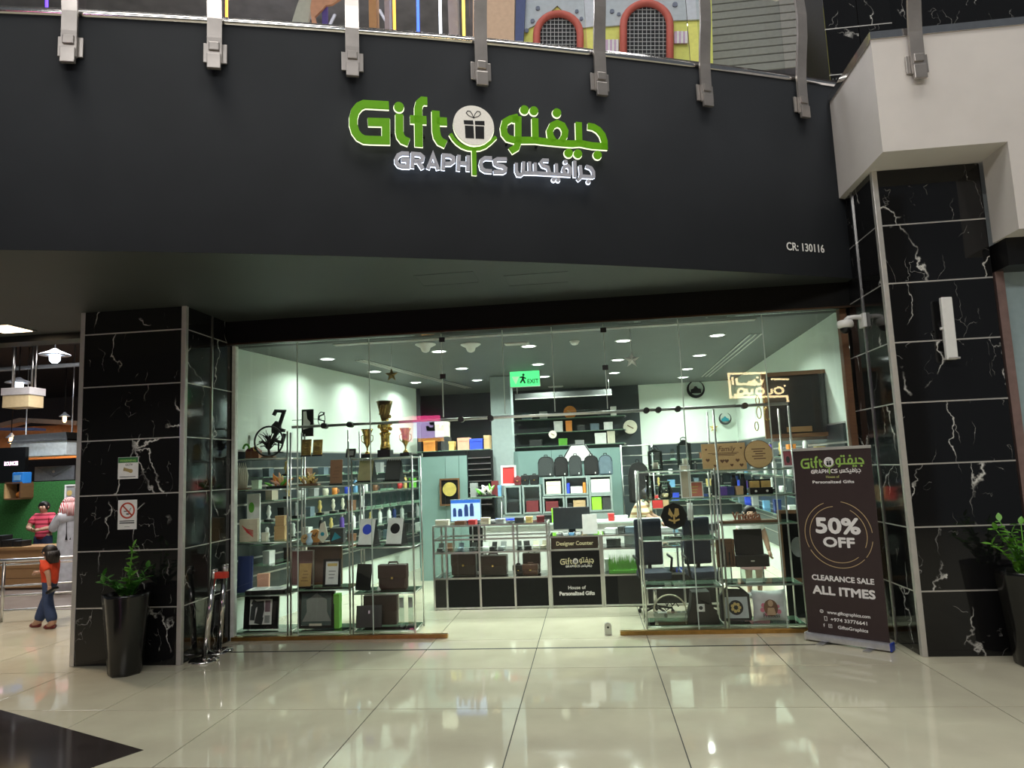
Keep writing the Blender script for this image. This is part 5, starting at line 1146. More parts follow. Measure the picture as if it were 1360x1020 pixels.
# ================================================================== WALL SHELVES WITH SMALL GOODS
def wall_shelf(label, A, B, z, depth, side, goods, nm):
    A = Vector((A[0], A[1], 0)); B = Vector((B[0], B[1], 0)); d = (B-A).normalized(); L_ = (B-A).length; an = math.atan2(d.y, d.x)
    t = thing('wall_shelf', label, 'shelf', ((A+B).x/2, (A+B).y/2, z), an)
    y0, y1 = (0.0, -depth) if side > 0 else (0.0, depth)
    g = G(); g.bx(-L_/2, L_/2, min(y0, y1), max(y0, y1), -0.009, 0); g.mi[-6:] = [1, 1, 1, 1, 0, 0]
    obj('glass_plate', g, [SHELFGL, GLEDGE], t)
    for k in range(4):
        x = -L_/2+L_*(k+0.5)/4; obj('bracket', G().bx(x-0.012, x+0.012, min(y0, y1), max(y0, y1), -0.035, -0.012), ALU, t)
    rnd = random.Random(int(z*1000)+side); n = len(goods)
    for k, (kind, c) in enumerate(goods):
        s = (k+0.5)/n; p = A+d*(L_*s); off = depth*rnd.uniform(0.4, 0.6)
        nn = Vector((d.y, -d.x, 0))*side; x, y = (p+nn*off).x, (p+nn*off).y
        lb = lambda what: '%s, %s from the front on the %s' % (what, ORD[k], nm)
        m = P[c] if c in P else None
        if kind == 'mug': mug(lb('%s mug' % c), x, y, z, 0.042, 0.10, m, 'mugs on wall shelves')
        elif kind == 'bottle': bottle(lb('%s flask' % c), x, y, z, 0.036, 0.24, m, 'flasks on wall shelves')
        elif kind == 'award': crystal(lb('clear glass award'), x, y, z, 0.11, rnd.uniform(0.18, 0.24), 'glass awards on wall shelves', k)
        elif kind == 'box':
            w, h = rnd.uniform(0.10, 0.16), rnd.uniform(0.10, 0.18)
            q = thing('gift_box', lb('%s gift box' % c), 'box', (x, y, z+0.001), an, 'gift boxes on wall shelves'); obj('box_body', G().bx(-w/2, w/2, -0.05, 0.05, 0, h*0.8, b=0.003), m, q); obj('box_lid', G().bx(-w/2-0.003, w/2+0.003, -0.053, 0.053, h*0.8, h, b=0.003), m, q)
        elif kind == 'statue':
            q = thing('figurine', lb('%s figurine' % c), 'figurine', (x, y, z+0.001), 0, 'figurines on wall shelves'); obj('plinth', G().bx(-0.05, 0.05, -0.04, 0.04, 0, 0.03, b=0.004), BLACK, q); obj('figure', G().lathe([(0.03, 0.03), (0.015, 0.06), (0.035, 0.11), (0.02, 0.16), (0.028, 0.19), (0.006, 0.215)], 10), m or GOLD, q)
LW = lambda s, off=0.035: (-4.53+1.04*s+off, 8.55+5.45*s-off*0.19)
mix = lambda s: [tuple(x.split(':')) for x in s.split()]
wall_shelf('upper glass shelf along the left wall', LW(0.08), LW(0.93), 1.62, 0.26, 1, mix('box:beige statue:gold mug:white box:grey mug:cream mug:orange mug:blue bottle:sky bottle:white mug:brown award:x award:x mug:red bottle:gold box:green'), 'upper left wall shelf')
wall_shelf('second glass shelf along the left wall', LW(0.06), LW(0.95), 1.34, 0.30, 1, mix('statue:white box:black statue:grey box:slate statue:gold statue:cream statue:cream box:brown statue:white award:x award:x award:x award:x award:x award:x award:x'), 'second left wall shelf')
wall_shelf('third glass shelf along the left wall', LW(0.05), LW(0.95), 1.06, 0.32, 1, mix('statue:white box:cream statue:white box:white bottle:black statue:gold bottle:purple bottle:white bottle:white statue:gold bottle:white bottle:white bottle:navy bottle:white box:dgrey bottle:grey'), 'third left wall shelf')
wall_shelf('lowest glass shelf along the left wall', LW(0.05), LW(0.95), 0.80, 0.36, 1, mix('box:white box:dgrey box:cream box:grey mug:white box:brown box:black box:dgrey box:slate box:grey box:dgrey box:white'), 'lowest left wall shelf')
wall_shelf('top glass shelf along the left wall', LW(0.05), LW(0.95), 1.93, 0.22, 1, mix('box:slate statue:gold box:brown box:slate award:x award:x award:x box:grey award:x award:x award:x'), 'top left wall shelf')
RWp = lambda s: (3.025+0.195*s-0.035, 8.6+6.85*s)
wall_shelf('top glass shelf along the right wall', RWp(0.02), RWp(0.95), 1.93, 0.26, -1, mix('box:gold bottle:white box:orange statue:gold bottle:purple bottle:white mug:white bottle:blue box:kraft'), 'top right wall shelf')
wall_shelf('second glass shelf along the right wall', RWp(0.02), RWp(0.95), 1.66, 0.28, -1, mix('mug:gold bottle:white mug:white bottle:white bottle:white box:grey bottle:sky box:white'), 'second right wall shelf')
wall_shelf('third glass shelf along the right wall', RWp(0.02), RWp(0.95), 1.38, 0.30, -1, mix('mug:cream mug:gold bottle:black mug:white statue:white bottle:cream bottle:black box:purple box:blue'), 'third right wall shelf')
wall_shelf('lowest glass shelf along the right wall', RWp(0.02), RWp(0.95), 1.08, 0.32, -1, mix('box:blue box:slate box:white box:navy box:sky box:grey box:blue box:slate'), 'lowest right wall shelf')
BWp = lambda s: (1.32+1.85*s, 15.46)
for z, nm, gd in ((1.95, 'top', 'box:black award:x award:x box:brown bottle:brown award:x'), (1.66, 'second', 'bottle:white mug:white award:x bottle:black bottle:black mug:cream bottle:white'), (1.38, 'third', 'statue:gold box:sky box:green box:slate box:gold bottle:black box:navy'), (1.10, 'lowest', 'box:slate box:blue box:grey box:navy bottle:white box:slate')):
    wall_shelf('%s glass shelf on the pale back wall' % nm, BWp(0), BWp(1), z, 0.28, 1, mix(gd), '%s back wall shelf' % nm)

# ================================================================== RIGHT WINDOW GOODS
z = DZ[3]
def lantern(label, px, Y, z, w, h, wide):
    w, h = mp(w, Y), mp(h, Y); t = thing('lantern', label, 'lantern', spot(px, Y, z)); r = w/2
    DG = mat('dark_green_metal', (0.018, 0.03, 0.026), 0.4, 0.5)
    obj('lantern_base', G().bx(-r, r, -r, r, 0, 0.02, b=0.003), DG, t); obj('lantern_top', G().bx(-r, r, -r, r, h*0.78, h*0.84, b=0.003), DG, t)
    for sx in (-1, 1):
        for sy in (-1, 1): obj('corner_post', G().bx(sx*r*0.9-0.008, sx*r*0.9+0.008, sy*r*0.9-0.008, sy*r*0.9+0.008, 0.02, h*0.78), DG, t)
    for sy in (-1, 1): obj('lantern_pane', G().bx(-r*0.85, r*0.85, sy*r*0.88-0.002, sy*r*0.88+0.002, 0.02, h*0.78), PANE, t)
    obj('roof', G().lathe([(r*0.8, h*0.84), (r*0.35, h*0.93), (r*0.3, h*0.95)], 4), DG, t); obj('carry_ring', G().tube([(r*0.45*math.cos(2*PI*k/12), 0, h*0.96+r*0.35*math.sin(2*PI*k/12)) for k in range(12)], 0.006, 5, True), DG, t)
    obj('candle', G().cyl((0, 0, 0.02), (0, 0, h*0.35), r*0.4, n=12), P['cream'], t)
lantern('black lantern with open frame on the right display, left one', 871, Y2, z, 17, 30, 1); lantern('taller black lantern on the right display, right one', 910, Y2, z, 16, 40, 0)
# glass display bits below the lanterns
zd = DZ[3]-0.35
t, w, h = frame('white framed orange certificate on the right display', 920, Y2+0.05, PY(920, 660, Y2).z, 27, 20, PAPER, flat('goods_coral', (0.62, 0.20, 0.15)), 0.012, 4)
t.location.z = PY(920, 661, Y2).z
obj('prop_leg', G().bx(-0.012, 0.012, 0.0, 0.02, -0.0, h*0.4), STEEL, t); g = G()
for k in range(3): g.bx(-w*0.28, w*(0.2+0.04*k), -0.016, -0.0135, h*(0.28+0.18*k), h*(0.28+0.18*k)+0.012)
obj('printed_lines', g, P['gold'], t)
# mid glass plate carrying certificate, vase and jars
zc_ = PY(910, 661, Y2).z
def loose_shelf(label, px0, px1, Y, z, d, legs=False):
    a, b = XA(px0, Y, z), XA(px1, Y, z); t = thing('glass_shelf_plate', label, 'shelf', ((a+b)/2, Y, z)); g = G(); g.bx(-(b-a)/2, (b-a)/2, -d/2, d/2, -0.012, 0); g.mi[-6:] = [1, 1, 1, 1, 0, 0]; obj('plate', g, [SHELFGL, GLEDGE], t)
    for s in (-1, 1):
        obj('bracket', G().bx(s*(b-a)/2-0.012, s*(b-a)/2+0.012, -d/2, d/2, -0.03, -0.012), STEEL, t)
        if legs: obj('leg', G().cyl((s*(b-a)*0.45, 0, -z), (s*(b-a)*0.45, 0, -0.03), 0.012, n=8), STEEL, t)
loose_shelf('narrow glass shelf under the orange certificate', 854, 954, Y2, zc_, 0.24)
t = thing('glass_cylinder', 'tall clear glass cylinder vase on the right display', 'vase', spot(864, Y1+0.02, zc_)); obj('vase_body', G().lathe([(0.045, 0), (0.05, 0.01), (0.05, 0.28), (0.045, 0.28), (0.044, 0.02)], 16), CRYSTAL, t); obj('red_stem', G().tube([(0, 0, 0.02), (0.012, 0, 0.12), (0.0, 0, 0.2)], 0.006, 5), P['red'], t)
t = thing('glass_jar', 'rounded clear glass jar on the right display', 'jar', spot(884, Y1+0.02, zc_)); obj('jar_body', G().lathe([(0.06, 0), (0.085, 0.02), (0.085, 0.12), (0.055, 0.18), (0.06, 0.20)], 16), CRYSTAL, t); obj('rim', G().lathe([(0.058, 0.195), (0.066, 0.20), (0.066, 0.21)], 16), GLEDGE, t)
t, w, h = frame('small white framed card between the glass jars and the heart board', 912, Y1, zc_+0.0, 13, 42, PAPER, P['beige'], 0.010, 2)
z = EZ[4]
# wooden signs
t = thing('family_board', 'light wood FAMILY board with burnt hearts', 'sign', spot(963, Y1, EZ[4]), 0.02, None, (R(-4), 0, 0.02)); w, h = mp(55, Y1), mp(34, Y1)
obj('board', G().bx(-w/2, w/2, -0.012, 0.012, 0, h, b=0.004), WOODL, t); BURN = flat('burnt_print', (0.12, 0.05, 0.02))
text('lettering', 'Family', 0.085, BURN, t, (0.03, -0.0135, h*0.70), bold=0.001, maxw=w*0.40, shear=0.3)
def heart(s): return [(s*16*math.sin(a)**3/16, s*(13*math.cos(a)-5*math.cos(2*a)-2*math.cos(3*a)-math.cos(4*a))/16) for a in [2*PI*k/20 for k in range(20)]]
for x, zq, s in ((-0.38, 0.38, 0.024), (-0.05, 0.33, 0.026), (0.05, 0.33, 0.026), (0.30, 0.34, 0.024), (-0.22, 0.16, 0.020), (0.16, 0.17, 0.020), (0.38, 0.16, 0.024), (-0.40, 0.78, 0.014), (0.40, 0.80, 0.014)):
    obj('heart', G().prism([(x*w+a, zq*h+b) for a, b in heart(s)][::-1], -0.0145, -0.012), BURN, t)
g = G()
for k in range(3): g.bx(-w*0.36+0.05*k, w*(0.34-0.05*k), -0.0135, -0.012, h*(0.62-0.045*k), h*(0.62-0.045*k)+0.007)
obj('small_print', g, BURN, t)
t = thing('wood_slice', 'round light wood slice with burnt lettering', 'sign', spot(1009, Y1-0.02, EZ[4]+0.012), 0, None, (R(-4), 0, 0)); r = mp(17, Y1)
obj('slice', G().disc(0, r, r, -0.012, 0.012, 32), WOODL, t); obj('bark_rim', G().tube([(r*math.cos(2*PI*k/32), 0, r+r*math.sin(2*PI*k/32)) for k in range(32)], 0.010, 6, True), WOODD, t)
g = G()
for k in range(5): g.bx(-r*0.5+0.02*(k % 3), r*0.5-0.03*(k % 2), -0.0135, -0.012, r*(1.35-0.18*k), r*(1.35-0.18*k)+0.012)
obj('burnt_lettering', g, BURN, t)
t, w, h = frame('small photo frame with two red portraits by the banner', 1051, Y1, EZ[4], 22, 22, PAPER, flat('goods_photo_red', (0.35, 0.08, 0.10)), 0.018, 6)
for s in (-1, 1): obj('portrait', G().disc(s*w*0.16, h*0.42, w*0.11, -0.016, -0.0135, 12, 0, h*0.2), P['dgrey'], t)
z = EZ[3]
for k, (px, c, w, h, cap) in enumerate(((950, 'black', 8, 26, 'black'), (976, 'black', 8, 26, 'black'), (988, 'black', 8, 26, 'black'))):
    x = XA(px, Y1, z); bottle('%s tall black flask on the upper right shelf' % ORD[k], x, Y1, z, mp(w/2, Y1), mp(h, Y1), P['black'], 'black flasks on the right shelf', P['black'])
for k, px in enumerate((1003, 1018)):
    t = thing('perfume_set', 'black box with gold perfume set, %s of two' % ('left' if k == 0 else 'right'), 'perfume set', spot(px, Y1-0.02, z)); w = mp(14, Y1); obj('box_base', G().bx(-w/2, w/2, -0.05, 0.05, 0, 0.075, b=0.003), BLACK, t)
    obj('gold_panel', G().bx(-w*0.42, w*0.42, -0.02, 0.03, 0.075, 0.15, b=0.003), mat('satin_gold', (0.60, 0.42, 0.16), 0.4, 0.6), t); obj('badge', G().disc(0, 0.035, 0.014, -0.054, -0.05, 10), P['white'], t); obj('lid', G().bx(-w/2, w/2, 0.03, 0.05, 0.075, 0.17), BLACK, t)
for k, (px, c) in enumerate(((961, 'purple'), (970, 'navy'), (982, 'kraft'))): carton('small %s box among the black flasks' % ['purple', 'navy', 'brown paper'][k], px, Y1-0.06, z, 9, 11, 0.07, P[c])
z = EZ[2]
t = thing('carved_letters', 'row of carved copper-brown letters standing on a shelf', 'ornament', spot(992, Y1-0.03, z+0.022)); w = mp(34, Y1); COP = mat('copper_brown', (0.30, 0.12, 0.07), 0.4, 0.3)
obj('foot', G().bx(-w/2, w/2, -0.03, 0.03, 0, 0.014), COP, t)
text('letters', 'Vincecia', 0.13, COP, t, (0, 0.01, 0.012), ext=0.012, bold=0.003, maxw=w)
t = thing('wooden_tray', 'brown wooden tray carrying the carved letters', 'tray', spot(992, Y1+0.04, z+0.001)); w = mp(70, Y1); obj('tray_board', G().bx(-w/2, w/2, -0.15, 0.12, 0.0, 0.02), WOODD, t); obj('tray_lip', G().bx(-w/2, w/2, -0.16, -0.15, 0, 0.03), WOODD, t)
z = EZ[1]
t = thing('open_gift_case', 'open brown wooden gift case with a dark flask', 'case', spot(966, Y1+0.02, z+0.002)); w, h = mp(20, Y1), mp(34, Y1); zb_ = PY(969, 753, Y1).z-z
obj('shell', G().bx(-w/2, w/2, 0.03, 0.07, zb_, zb_+h, b=0.003), WOODD, t)
for s in (-1, 1): obj('side', G().bx(s*w/2-0.008, s*w/2+0.008, -0.05, 0.03, zb_, zb_+h), WOODD, t)
obj('floor_board', G().bx(-w/2, w/2, -0.05, 0.03, zb_, zb_+0.012), WOODD, t); obj('flask', G().lathe([(0.028, 0), (0.03, 0.02), (0.03, 0.20), (0.016, 0.24), (0.016, 0.27)], 12, (-0.02, 0.0, zb_+0.014)), P['dgrey'], t); obj('pen', G().cyl((0.05, 0.02, zb_+0.02), (0.05, 0.02, zb_+0.16), 0.007, n=6), P['black'], t)
obj('pedestal', G().bx(-w*0.3, w*0.3, -0.03, 0.05, 0.0, zb_), CRYSTAL, t)
t = thing('laptop_case', 'open black briefcase organiser propped on the right shelf', 'case', spot(1000, Y1, z+0.002)); w = mp(39, Y1); zb_ = PY(999, 752, Y1).z-z; 
obj('lower_shell', G().bx(-w*0.52, w*0.52, -0.08, 0.06, zb_, zb_+0.13, b=0.008), BLACK, t); obj('open_lid', G().box(0, 0.08, zb_+0.27, w*0.9, 0.03, 0.29, Matrix.Rotation(R(-8), 3, 'X'), 0, 0.008), MATTEBLACK, t); obj('clasp', G().bx(-0.02, 0.02, -0.086, -0.08, zb_+0.06, zb_+0.075), STEEL, t); obj('clear_riser', G().bx(-w*0.35, w*0.35, -0.04, 0.04, 0, zb_), CRYSTAL, t)
obj('lid_hinge', G().bx(-w*0.4, w*0.4, 0.055, 0.085, zb_+0.12, zb_+0.135), STEEL, t)
# tote and cushion on the floor shelf
t = thing('tote_bag', 'black tote bag printed with a camera lens picture', 'bag', spot(978, Y1, 0.063), 0, None, (R(-8), 0, 0)); w, h = mp(37, Y1), mp(42, Y1)
obj('bag_body', G().prism([(-w*0.46, 0), (w*0.46, 0), (w*0.5, h*0.1), (w*0.48, h*0.75), (w*0.30, h*0.90), (-w*0.28, h*0.92), (-w*0.48, h*0.72), (-w*0.5, h*0.1)], -0.05, 0.05), P['black'], t)
pp = obj('print_panel', G().bx(-w*0.40, w*0.40, -0.054, -0.05, h*0.08, h*0.68, b=0.006), flat('goods_ice_grey', (0.50, 0.55, 0.58)), t)
g = G().disc(0, h*0.38, w*0.24, -0.057, -0.054, 28); obj('lens_ring', g, P['black'], pp)
g = G()
for k in range(7): a = 2*PI*k/7; g.disc(w*0.12*math.cos(a), h*0.38+w*0.12*math.sin(a), w*0.055, -0.059, -0.057, 10)
obj('flower_print', g, P['gold'], pp); obj('carry_strap', G().tube([(-w*0.28, 0, h*0.9), (-w*0.18, 0, h*1.0), (w*0.15, 0, h*0.98), (w*0.28, 0, h*0.9)], 0.012, 6), P['black'], t)
t = thing('cushion', 'white square cushion printed with a portrait of a person', 'cushion', spot(1024, Y1-0.02, 0.055), -0.03, None, (R(-10), 0, -0.03)); w, h = mp(42, Y1), mp(38, Y1)
n = 14; vs = []; fs = []
for sgn in (-1, 1):
    for i in range(n+1):
        for j in range(n+1):
            u, v = 2*i/n-1, 2*j/n-1; pinch = 1-0.10*(1-u*u)*(abs(v)**3)-0.0; px_ = u*(1-0.09*(1-v*v)); pz_ = v*(1-0.09*(1-u*u))
            th = 0.075*((1-u**4)*(1-v**4))**0.5; vs.append((px_*w/2, sgn*th, h/2+pz_*h/2))
o_ = (n+1)**2
for s_ in range(2):
    for i in range(n):
        for j in range(n):
            a = s_*o_+i*(n+1)+j; fs.append((a, a+n+1, a+n+2, a+1) if s_ == 0 else (a, a+1, a+n+2, a+n+1))
obj('cushion_cover', G().add(vs, fs, 0, True), mat('white_satin', (0.66, 0.66, 0.68), 0.45), t)
g = G(); g.disc(0.0, h*0.42, w*0.20, -0.080, -0.072, 20, 0, h*0.26); obj('hair_print', g, P['brown'], t); g = G(); g.disc(0.0, h*0.56, w*0.075, -0.084, -0.078, 16, 0, h*0.10); g.prism([(-w*0.13, h*0.20), (w*0.13, h*0.20), (w*0.09, h*0.42), (-w*0.09, h*0.42)], -0.084, -0.078); obj('figure_print', g, flat('goods_skinprint', (0.55, 0.35, 0.22)), t)
g = G()
for x, zq, r in ((-0.24, 0.36, 0.05), (-0.20, 0.50, 0.05), (0.22, 0.30, 0.05), (0.20, 0.46, 0.04), (-0.14, 0.22, 0.04)): g.disc(w*x, h*zq, w*r*1.3, -0.078, -0.065, 10)
obj('rose_prints', g, P['pink'], t); text('lettering', 'Princess', 0.06, P['dgrey'], t, (0, -0.079, h*0.13), bold=0.001, maxw=w*0.46)
# black eagle disc, black office chair behind it
t = thing('eagle_disc', 'black octagonal disc with a gold falcon emblem', 'ornament', spot(897, Y1, DZ[2]+0.004), 0, None, (R(-3), 0, 0)); r = mp(17, Y1); zc2 = PY(897, 686, Y1).z-DZ[2]
obj('disc', G().disc(0, zc2, r, -0.012, 0.012, 8), BLACK, t); obj('stand_rod', G().cyl((0, 0.02, 0), (0, 0.02, zc2), 0.008, n=6), STEEL, t); obj('stand_foot', G().bx(-0.07, 0.07, -0.04, 0.06, 0, 0.012), BLACK, t)
g = G(); g.prism([(-r*0.15, zc2-r*0.1), (-r*0.42, zc2+r*0.15), (-r*0.30, zc2+r*0.62), (-r*0.05, zc2+r*0.1)][::-1], -0.016, -0.012); g.prism([(r*0.15, zc2-r*0.1), (r*0.40, zc2+r*0.1), (r*0.36, zc2+r*0.55), (r*0.12, zc2+r*0.58), (r*0.02, zc2+r*0.1)], -0.016, -0.012); g.strip([(-r*0.4, zc2-r*0.25), (0, zc2-r*0.38), (r*0.4, zc2-r*0.25)], 0.02, -0.016, -0.012); g.strip([(0, zc2+r*0.1), (0, zc2-r*0.55)], 0.02, -0.016, -0.012)
obj('falcon_emblem', g, mat('satin_gold', (0.60, 0.42, 0.16), 0.4, 0.6), t)
t = thing('white_roll', 'upright white paper roll beside the black disc', 'roll', spot(919, Y1, DZ[2])); hz = PY(919, 668, Y1).z-DZ[2]; obj('roll', G().cyl((0, 0, hz-0.20), (0, 0, hz), 0.034, n=14), P['white'], t); obj('holder', G().cyl((0, 0, 0), (0, 0, hz-0.20), 0.02, n=10), CRYSTAL, t)
t = thing('script_ring', 'clear ring ornament with handwritten script on the floor shelf', 'ornament', spot(891, Y1-0.06, 0.055)); r = mp(20, Y1)
obj('ring', G().tube([(r*math.cos(PI*k/20), 0, 0.14+r*math.sin(PI*k/20)) for k in range(21)], 0.009, 6), mat('champagne_wire', (0.45, 0.42, 0.32), 0.4, 0.5), t); obj('glass_plinth', G().bx(-r, r, -0.05, 0.05, 0, 0.13), CRYSTAL, t)
g = G(); g.strip([(-0.06, 0.27), (-0.03, 0.20), (0.0, 0.26), (0.03, 0.20), (0.07, 0.24), (0.10, 0.19)], 0.010, -0.004, 0.004); g.strip([(-0.12, 0.16), (-0.08, 0.20), (-0.04, 0.15), (0.02, 0.19), (0.05, 0.14)], 0.008, -0.004, 0.004); obj('script', g, MATTEBLACK, t)
t = thing('leather_bag', 'black leather duffle bag with a white logo tag on the floor shelf', 'bag', spot(933, Y1+0.02, 0.055)); w, h = mp(40, Y1), mp(38, Y1)
obj('bag_body', G().prism([(-w*0.5, 0), (w*0.5, 0), (w*0.46, h*0.25), (w*0.30, h*0.55), (w*0.24, h), (-w*0.30, h), (-w*0.36, h*0.5), (-w*0.48, h*0.2)], -0.10, 0.10), DKLEATHER, t); obj('logo_tag', G().bx(-w*0.18, w*0.06, -0.106, -0.10, h*0.38, h*0.62, b=0.002), P['white'], t); obj('logo_mark', G().disc(-w*0.06, h*0.5, 0.022, -0.109, -0.106, 14), P['dgrey'], t); obj('strap', G().tube([(-w*0.2, -0.11, h), (-w*0.1, -0.12, h*0.75), (w*0.2, -0.115, h*0.62)], 0.010, 6), DKLEATHER, t)
# big jersey frame, tall mirror frame by the banner
t, w, h = frame('large brown wooden shadow box with a dark garment, high on the right', 1064, 9.3, PY(1064, 581, 9.3).z, 86, 84, wood_mat('walnut_frame', (0.16, 0.08, 0.04), (0.28, 0.15, 0.07)), mat('dark_felt', (0.035, 0.035, 0.035), 0.4), 0.05, 0, -0.12, 'shadow_box', 'picture frame', 0.08, True)
obj('grey_garment', G().prism([(-w*0.22, h*0.12), (w*0.22, h*0.12), (w*0.20, h*0.6), (w*0.34, h*0.66), (w*0.2, h*0.86), (-w*0.2, h*0.86), (-w*0.34, h*0.66), (-w*0.2, h*0.6)], -0.05, -0.038), P['dgrey'], t)
obj('label_plate', G().bx(-w*0.2, w*0.15, -0.066, -0.058, h*0.08, h*0.16), WOODL, t); obj('support_bar', G().bx(-w*0.4, w*0.4, 0.0, 0.05, -0.04, 0.0), STEEL, t)
t, w, h = frame('tall dark wood framed black picture standing behind the banner', 1062, 9.0, PY(1062, 773, 9.0).z, 40, 88, wood_mat('walnut_frame', (0.16, 0.08, 0.04), (0.28, 0.15, 0.07)), BLACK, 0.045, 2, -0.2, 'picture_frame', 'picture frame', 0.05)
obj('pale_figure', G().disc(0.02, h*0.48, w*0.22, -0.030, -0.024, 18, 0, h*0.14), P['grey'], t); obj('floor_stand', G().bx(-w*0.4, w*0.4, -0.04, 0.02, -t.location.z+0.002, 0.0), MATTEBLACK, t)
# ornaments on walls: crescents, stars, discs
def wall_disc(label, px, py, Y, r, m, name='wall_disc', mark=None):
    p = PY(px, py, Y); t = thing(name, label, 'ornament', p); k_ = MPP(Y); obj('disc', G().disc(0, 0, r*k_, -0.01, 0.01, 26), m, t); obj('mark', G().strip([(-r*k_*0.4, r*k_*0.25), (0, 0), (r*k_*0.45, -r*k_*0.25)], 0.15*r*k_, -0.014, -0.01), mark or WOODD, t); return t
def crescent(label, px, py, Y, r, m, m2):
    p = PY(px, py, Y); t = thing('crescent_ornament', label, 'ornament', p); k_ = MPP(Y)*r; g = G(); n = 20
    out = [(k_*math.cos(R(60-300*i/n)), k_*math.sin(R(60-300*i/n))) for i in range(n+1)]; inn = [(0.05*k_+k_*0.80*math.cos(R(60-300*i/n)), 0.12*k_+k_*0.80*math.sin(R(60-300*i/n))) for i in range(n+1)]
    for i in range(n): g.prism([out[i], out[i+1], inn[i+1], inn[i]], -0.01, 0.01)
    obj('crescent', g, m, t); obj('dome_skyline', G().prism([(-0.6*k_, -0.45*k_), (0.6*k_, -0.45*k_), (0.55*k_, 0), (0.25*k_, 0.1*k_), (0.1*k_, 0.35*k_), (-0.1*k_, 0.35*k_), (-0.25*k_, 0.1*k_), (-0.55*k_, 0)], -0.006, 0.006), m2, t)
def star_shape(r, r2=0.42): return [((r if k % 2 == 0 else r*r2)*math.sin(2*PI*k/10), (r if k % 2 == 0 else r*r2)*math.cos(2*PI*k/10)) for k in range(10)]
def star(label, px, py, Y, r, m, string=True):
    p = PY(px, py, Y); t = thing('star_ornament', label, 'ornament', p); k_ = MPP(Y)*r; g = G(); vs = [(x, 0, z) for x, z in star_shape(k_)]+[(0, -0.03, 0), (0, 0.03, 0)]
    fs = [(k, (k+1) % 10, 10) for k in range(10)]+[((k+1) % 10, k, 11) for k in range(10)]; obj('star', G().add(vs, fs), m, t)
    if string: obj('string', G().cyl((0, 0, k_*0.9), (0, 0, CE-p.z), 0.003, n=5), STEEL, t)
    else: obj('wall_pin', G().cyl((0, 0, 0), (0, 0.05, 0), 0.006, n=5), STEEL, t)
star('gold star hanging from the ceiling over the trophies', 520, 498, 8.9, 9.5, mat('dull_gold', (0.25, 0.17, 0.06), 0.4, 0.6)); star('large silver star hanging right of the exit sign', 839, 478, 8.9, 11, mat('glitter_silver', (0.72, 0.72, 0.72), 0.5)); star('small yellow star on the pale back wall', 948, 568, 15.44, 6, P['gold'], False)
crescent('black crescent ornament with skyline on the pale wall', 924, 517, 15.42, 11.5, MATTEBLACK, MATTEBLACK); crescent('small red and green crescent ornament on the pale wall', 963, 556, 15.42, 8, P['dgrey'], P['teal'])
wall_disc('yellow round ornament on the pale back wall', 987, 549, 15.42, 6, P['gold']); wall_disc('round light wood clock on the dark back wall', 837, 567, 15.42, 9, P['cream'], 'wall_clock'); wall_disc('orange and white plate on the rear shelf', 757, 547.5, 15.25, 8.5, P['orange'], 'display_plate', P['gold']); wall_disc('small cream round clock above the partition', 734, 577, 13.3, 5.2, P['cream'], 'wall_clock')
t = wall_disc('dark leaf-shaped ornament at the right wall', 1111, 532, 9.4, 5, P['brown'], 'leaf_ornament')
p = PY(777, 475, 8.9)
# hanging wire rings in the right window
for k, (px, py, r) in enumerate(((1006, 532, 3.2), (1017, 532, 3.4), (1008, 548, 4.2), (1019, 550, 4.6), (1005, 566, 3.2))):
    p = PY(px, py, 8.7); t = thing('wire_loop', 'thin gold wire loop hanging in the right window, %s of five' % ORD[k], 'ornament', p, 0, 'hanging wire loops'); k_ = MPP(8.7)
    obj('loop', G().tube([(r*0.7*k_*math.cos(2*PI*q/16), 0, r*1.8*k_*math.sin(2*PI*q/16)) for q in range(16)], 0.006, 5, True), GOLD, t); obj('string', G().cyl((0, 0, r*1.8*k_), (0, 0, RZ-0.0-p.z+0.02 if p.z < RZ else 0.2), 0.002, n=4), STEEL, t)
# exit sign
p = PY(697, 503, 12.3)
t = thing('exit_sign', 'glowing green exit sign hanging in the middle of the shop', 'sign', (p.x, 12.3, p.z)); k_ = MPP(12.3); w, h = 41*k_, 22*k_
obj('housing', G().bx(-w/2, w/2, 0.0, 0.06, -h/2, h/2+0.08, b=0.004), ALU, t); obj('lit_face', G().bx(-w/2+0.01, w/2-0.01, -0.008, 0.0, -h/2+0.01, h/2-0.01), emat('exit_green', (0.12, 1.0, 0.32), 1.0), t)
DKG = flat('exit_dark_green', (0.01, 0.10, 0.04)); g = G(); g.prism([(-w*0.42, h*0.15), (-w*0.30, -h*0.32), (-w*0.18, h*0.15)], -0.011, -0.008); obj('arrow', g, emat('exit_pale', (0.6, 1.0, 0.6), 0.7), t)
g = G(); g.strip([(-w*0.15, -h*0.25), (-w*0.06, 0), (0.0, -h*0.28)], 0.03, -0.011, -0.008); g.strip([(-w*0.16, h*0.08), (-w*0.06, h*0.12), (0.02, h*0.0)], 0.026, -0.011, -0.008); g.disc(-w*0.04, h*0.24, 0.022, -0.011, -0.008, 10); g.strip([(-w*0.06, h*0.15), (-w*0.06, -h*0.02)], 0.035, -0.011, -0.008); obj('running_figure', g, DKG, t)
text('lettering', 'EXIT', 0.11, DKG, t, (w*0.26, -0.0095, -h*0.30), bold=0.002, maxw=w*0.36); text('lettering', '\u0645\u062E\u0631\u062C', 0.0001, DKG, t, (w*0.26, -0.005, h*0.1)) if False else None
for s in (-1, 1): obj('hanger', G().cyl((s*w*0.3, 0.03, h/2+0.08), (s*w*0.3, 0.03, CE-p.z), 0.005, n=5), STEEL, t)
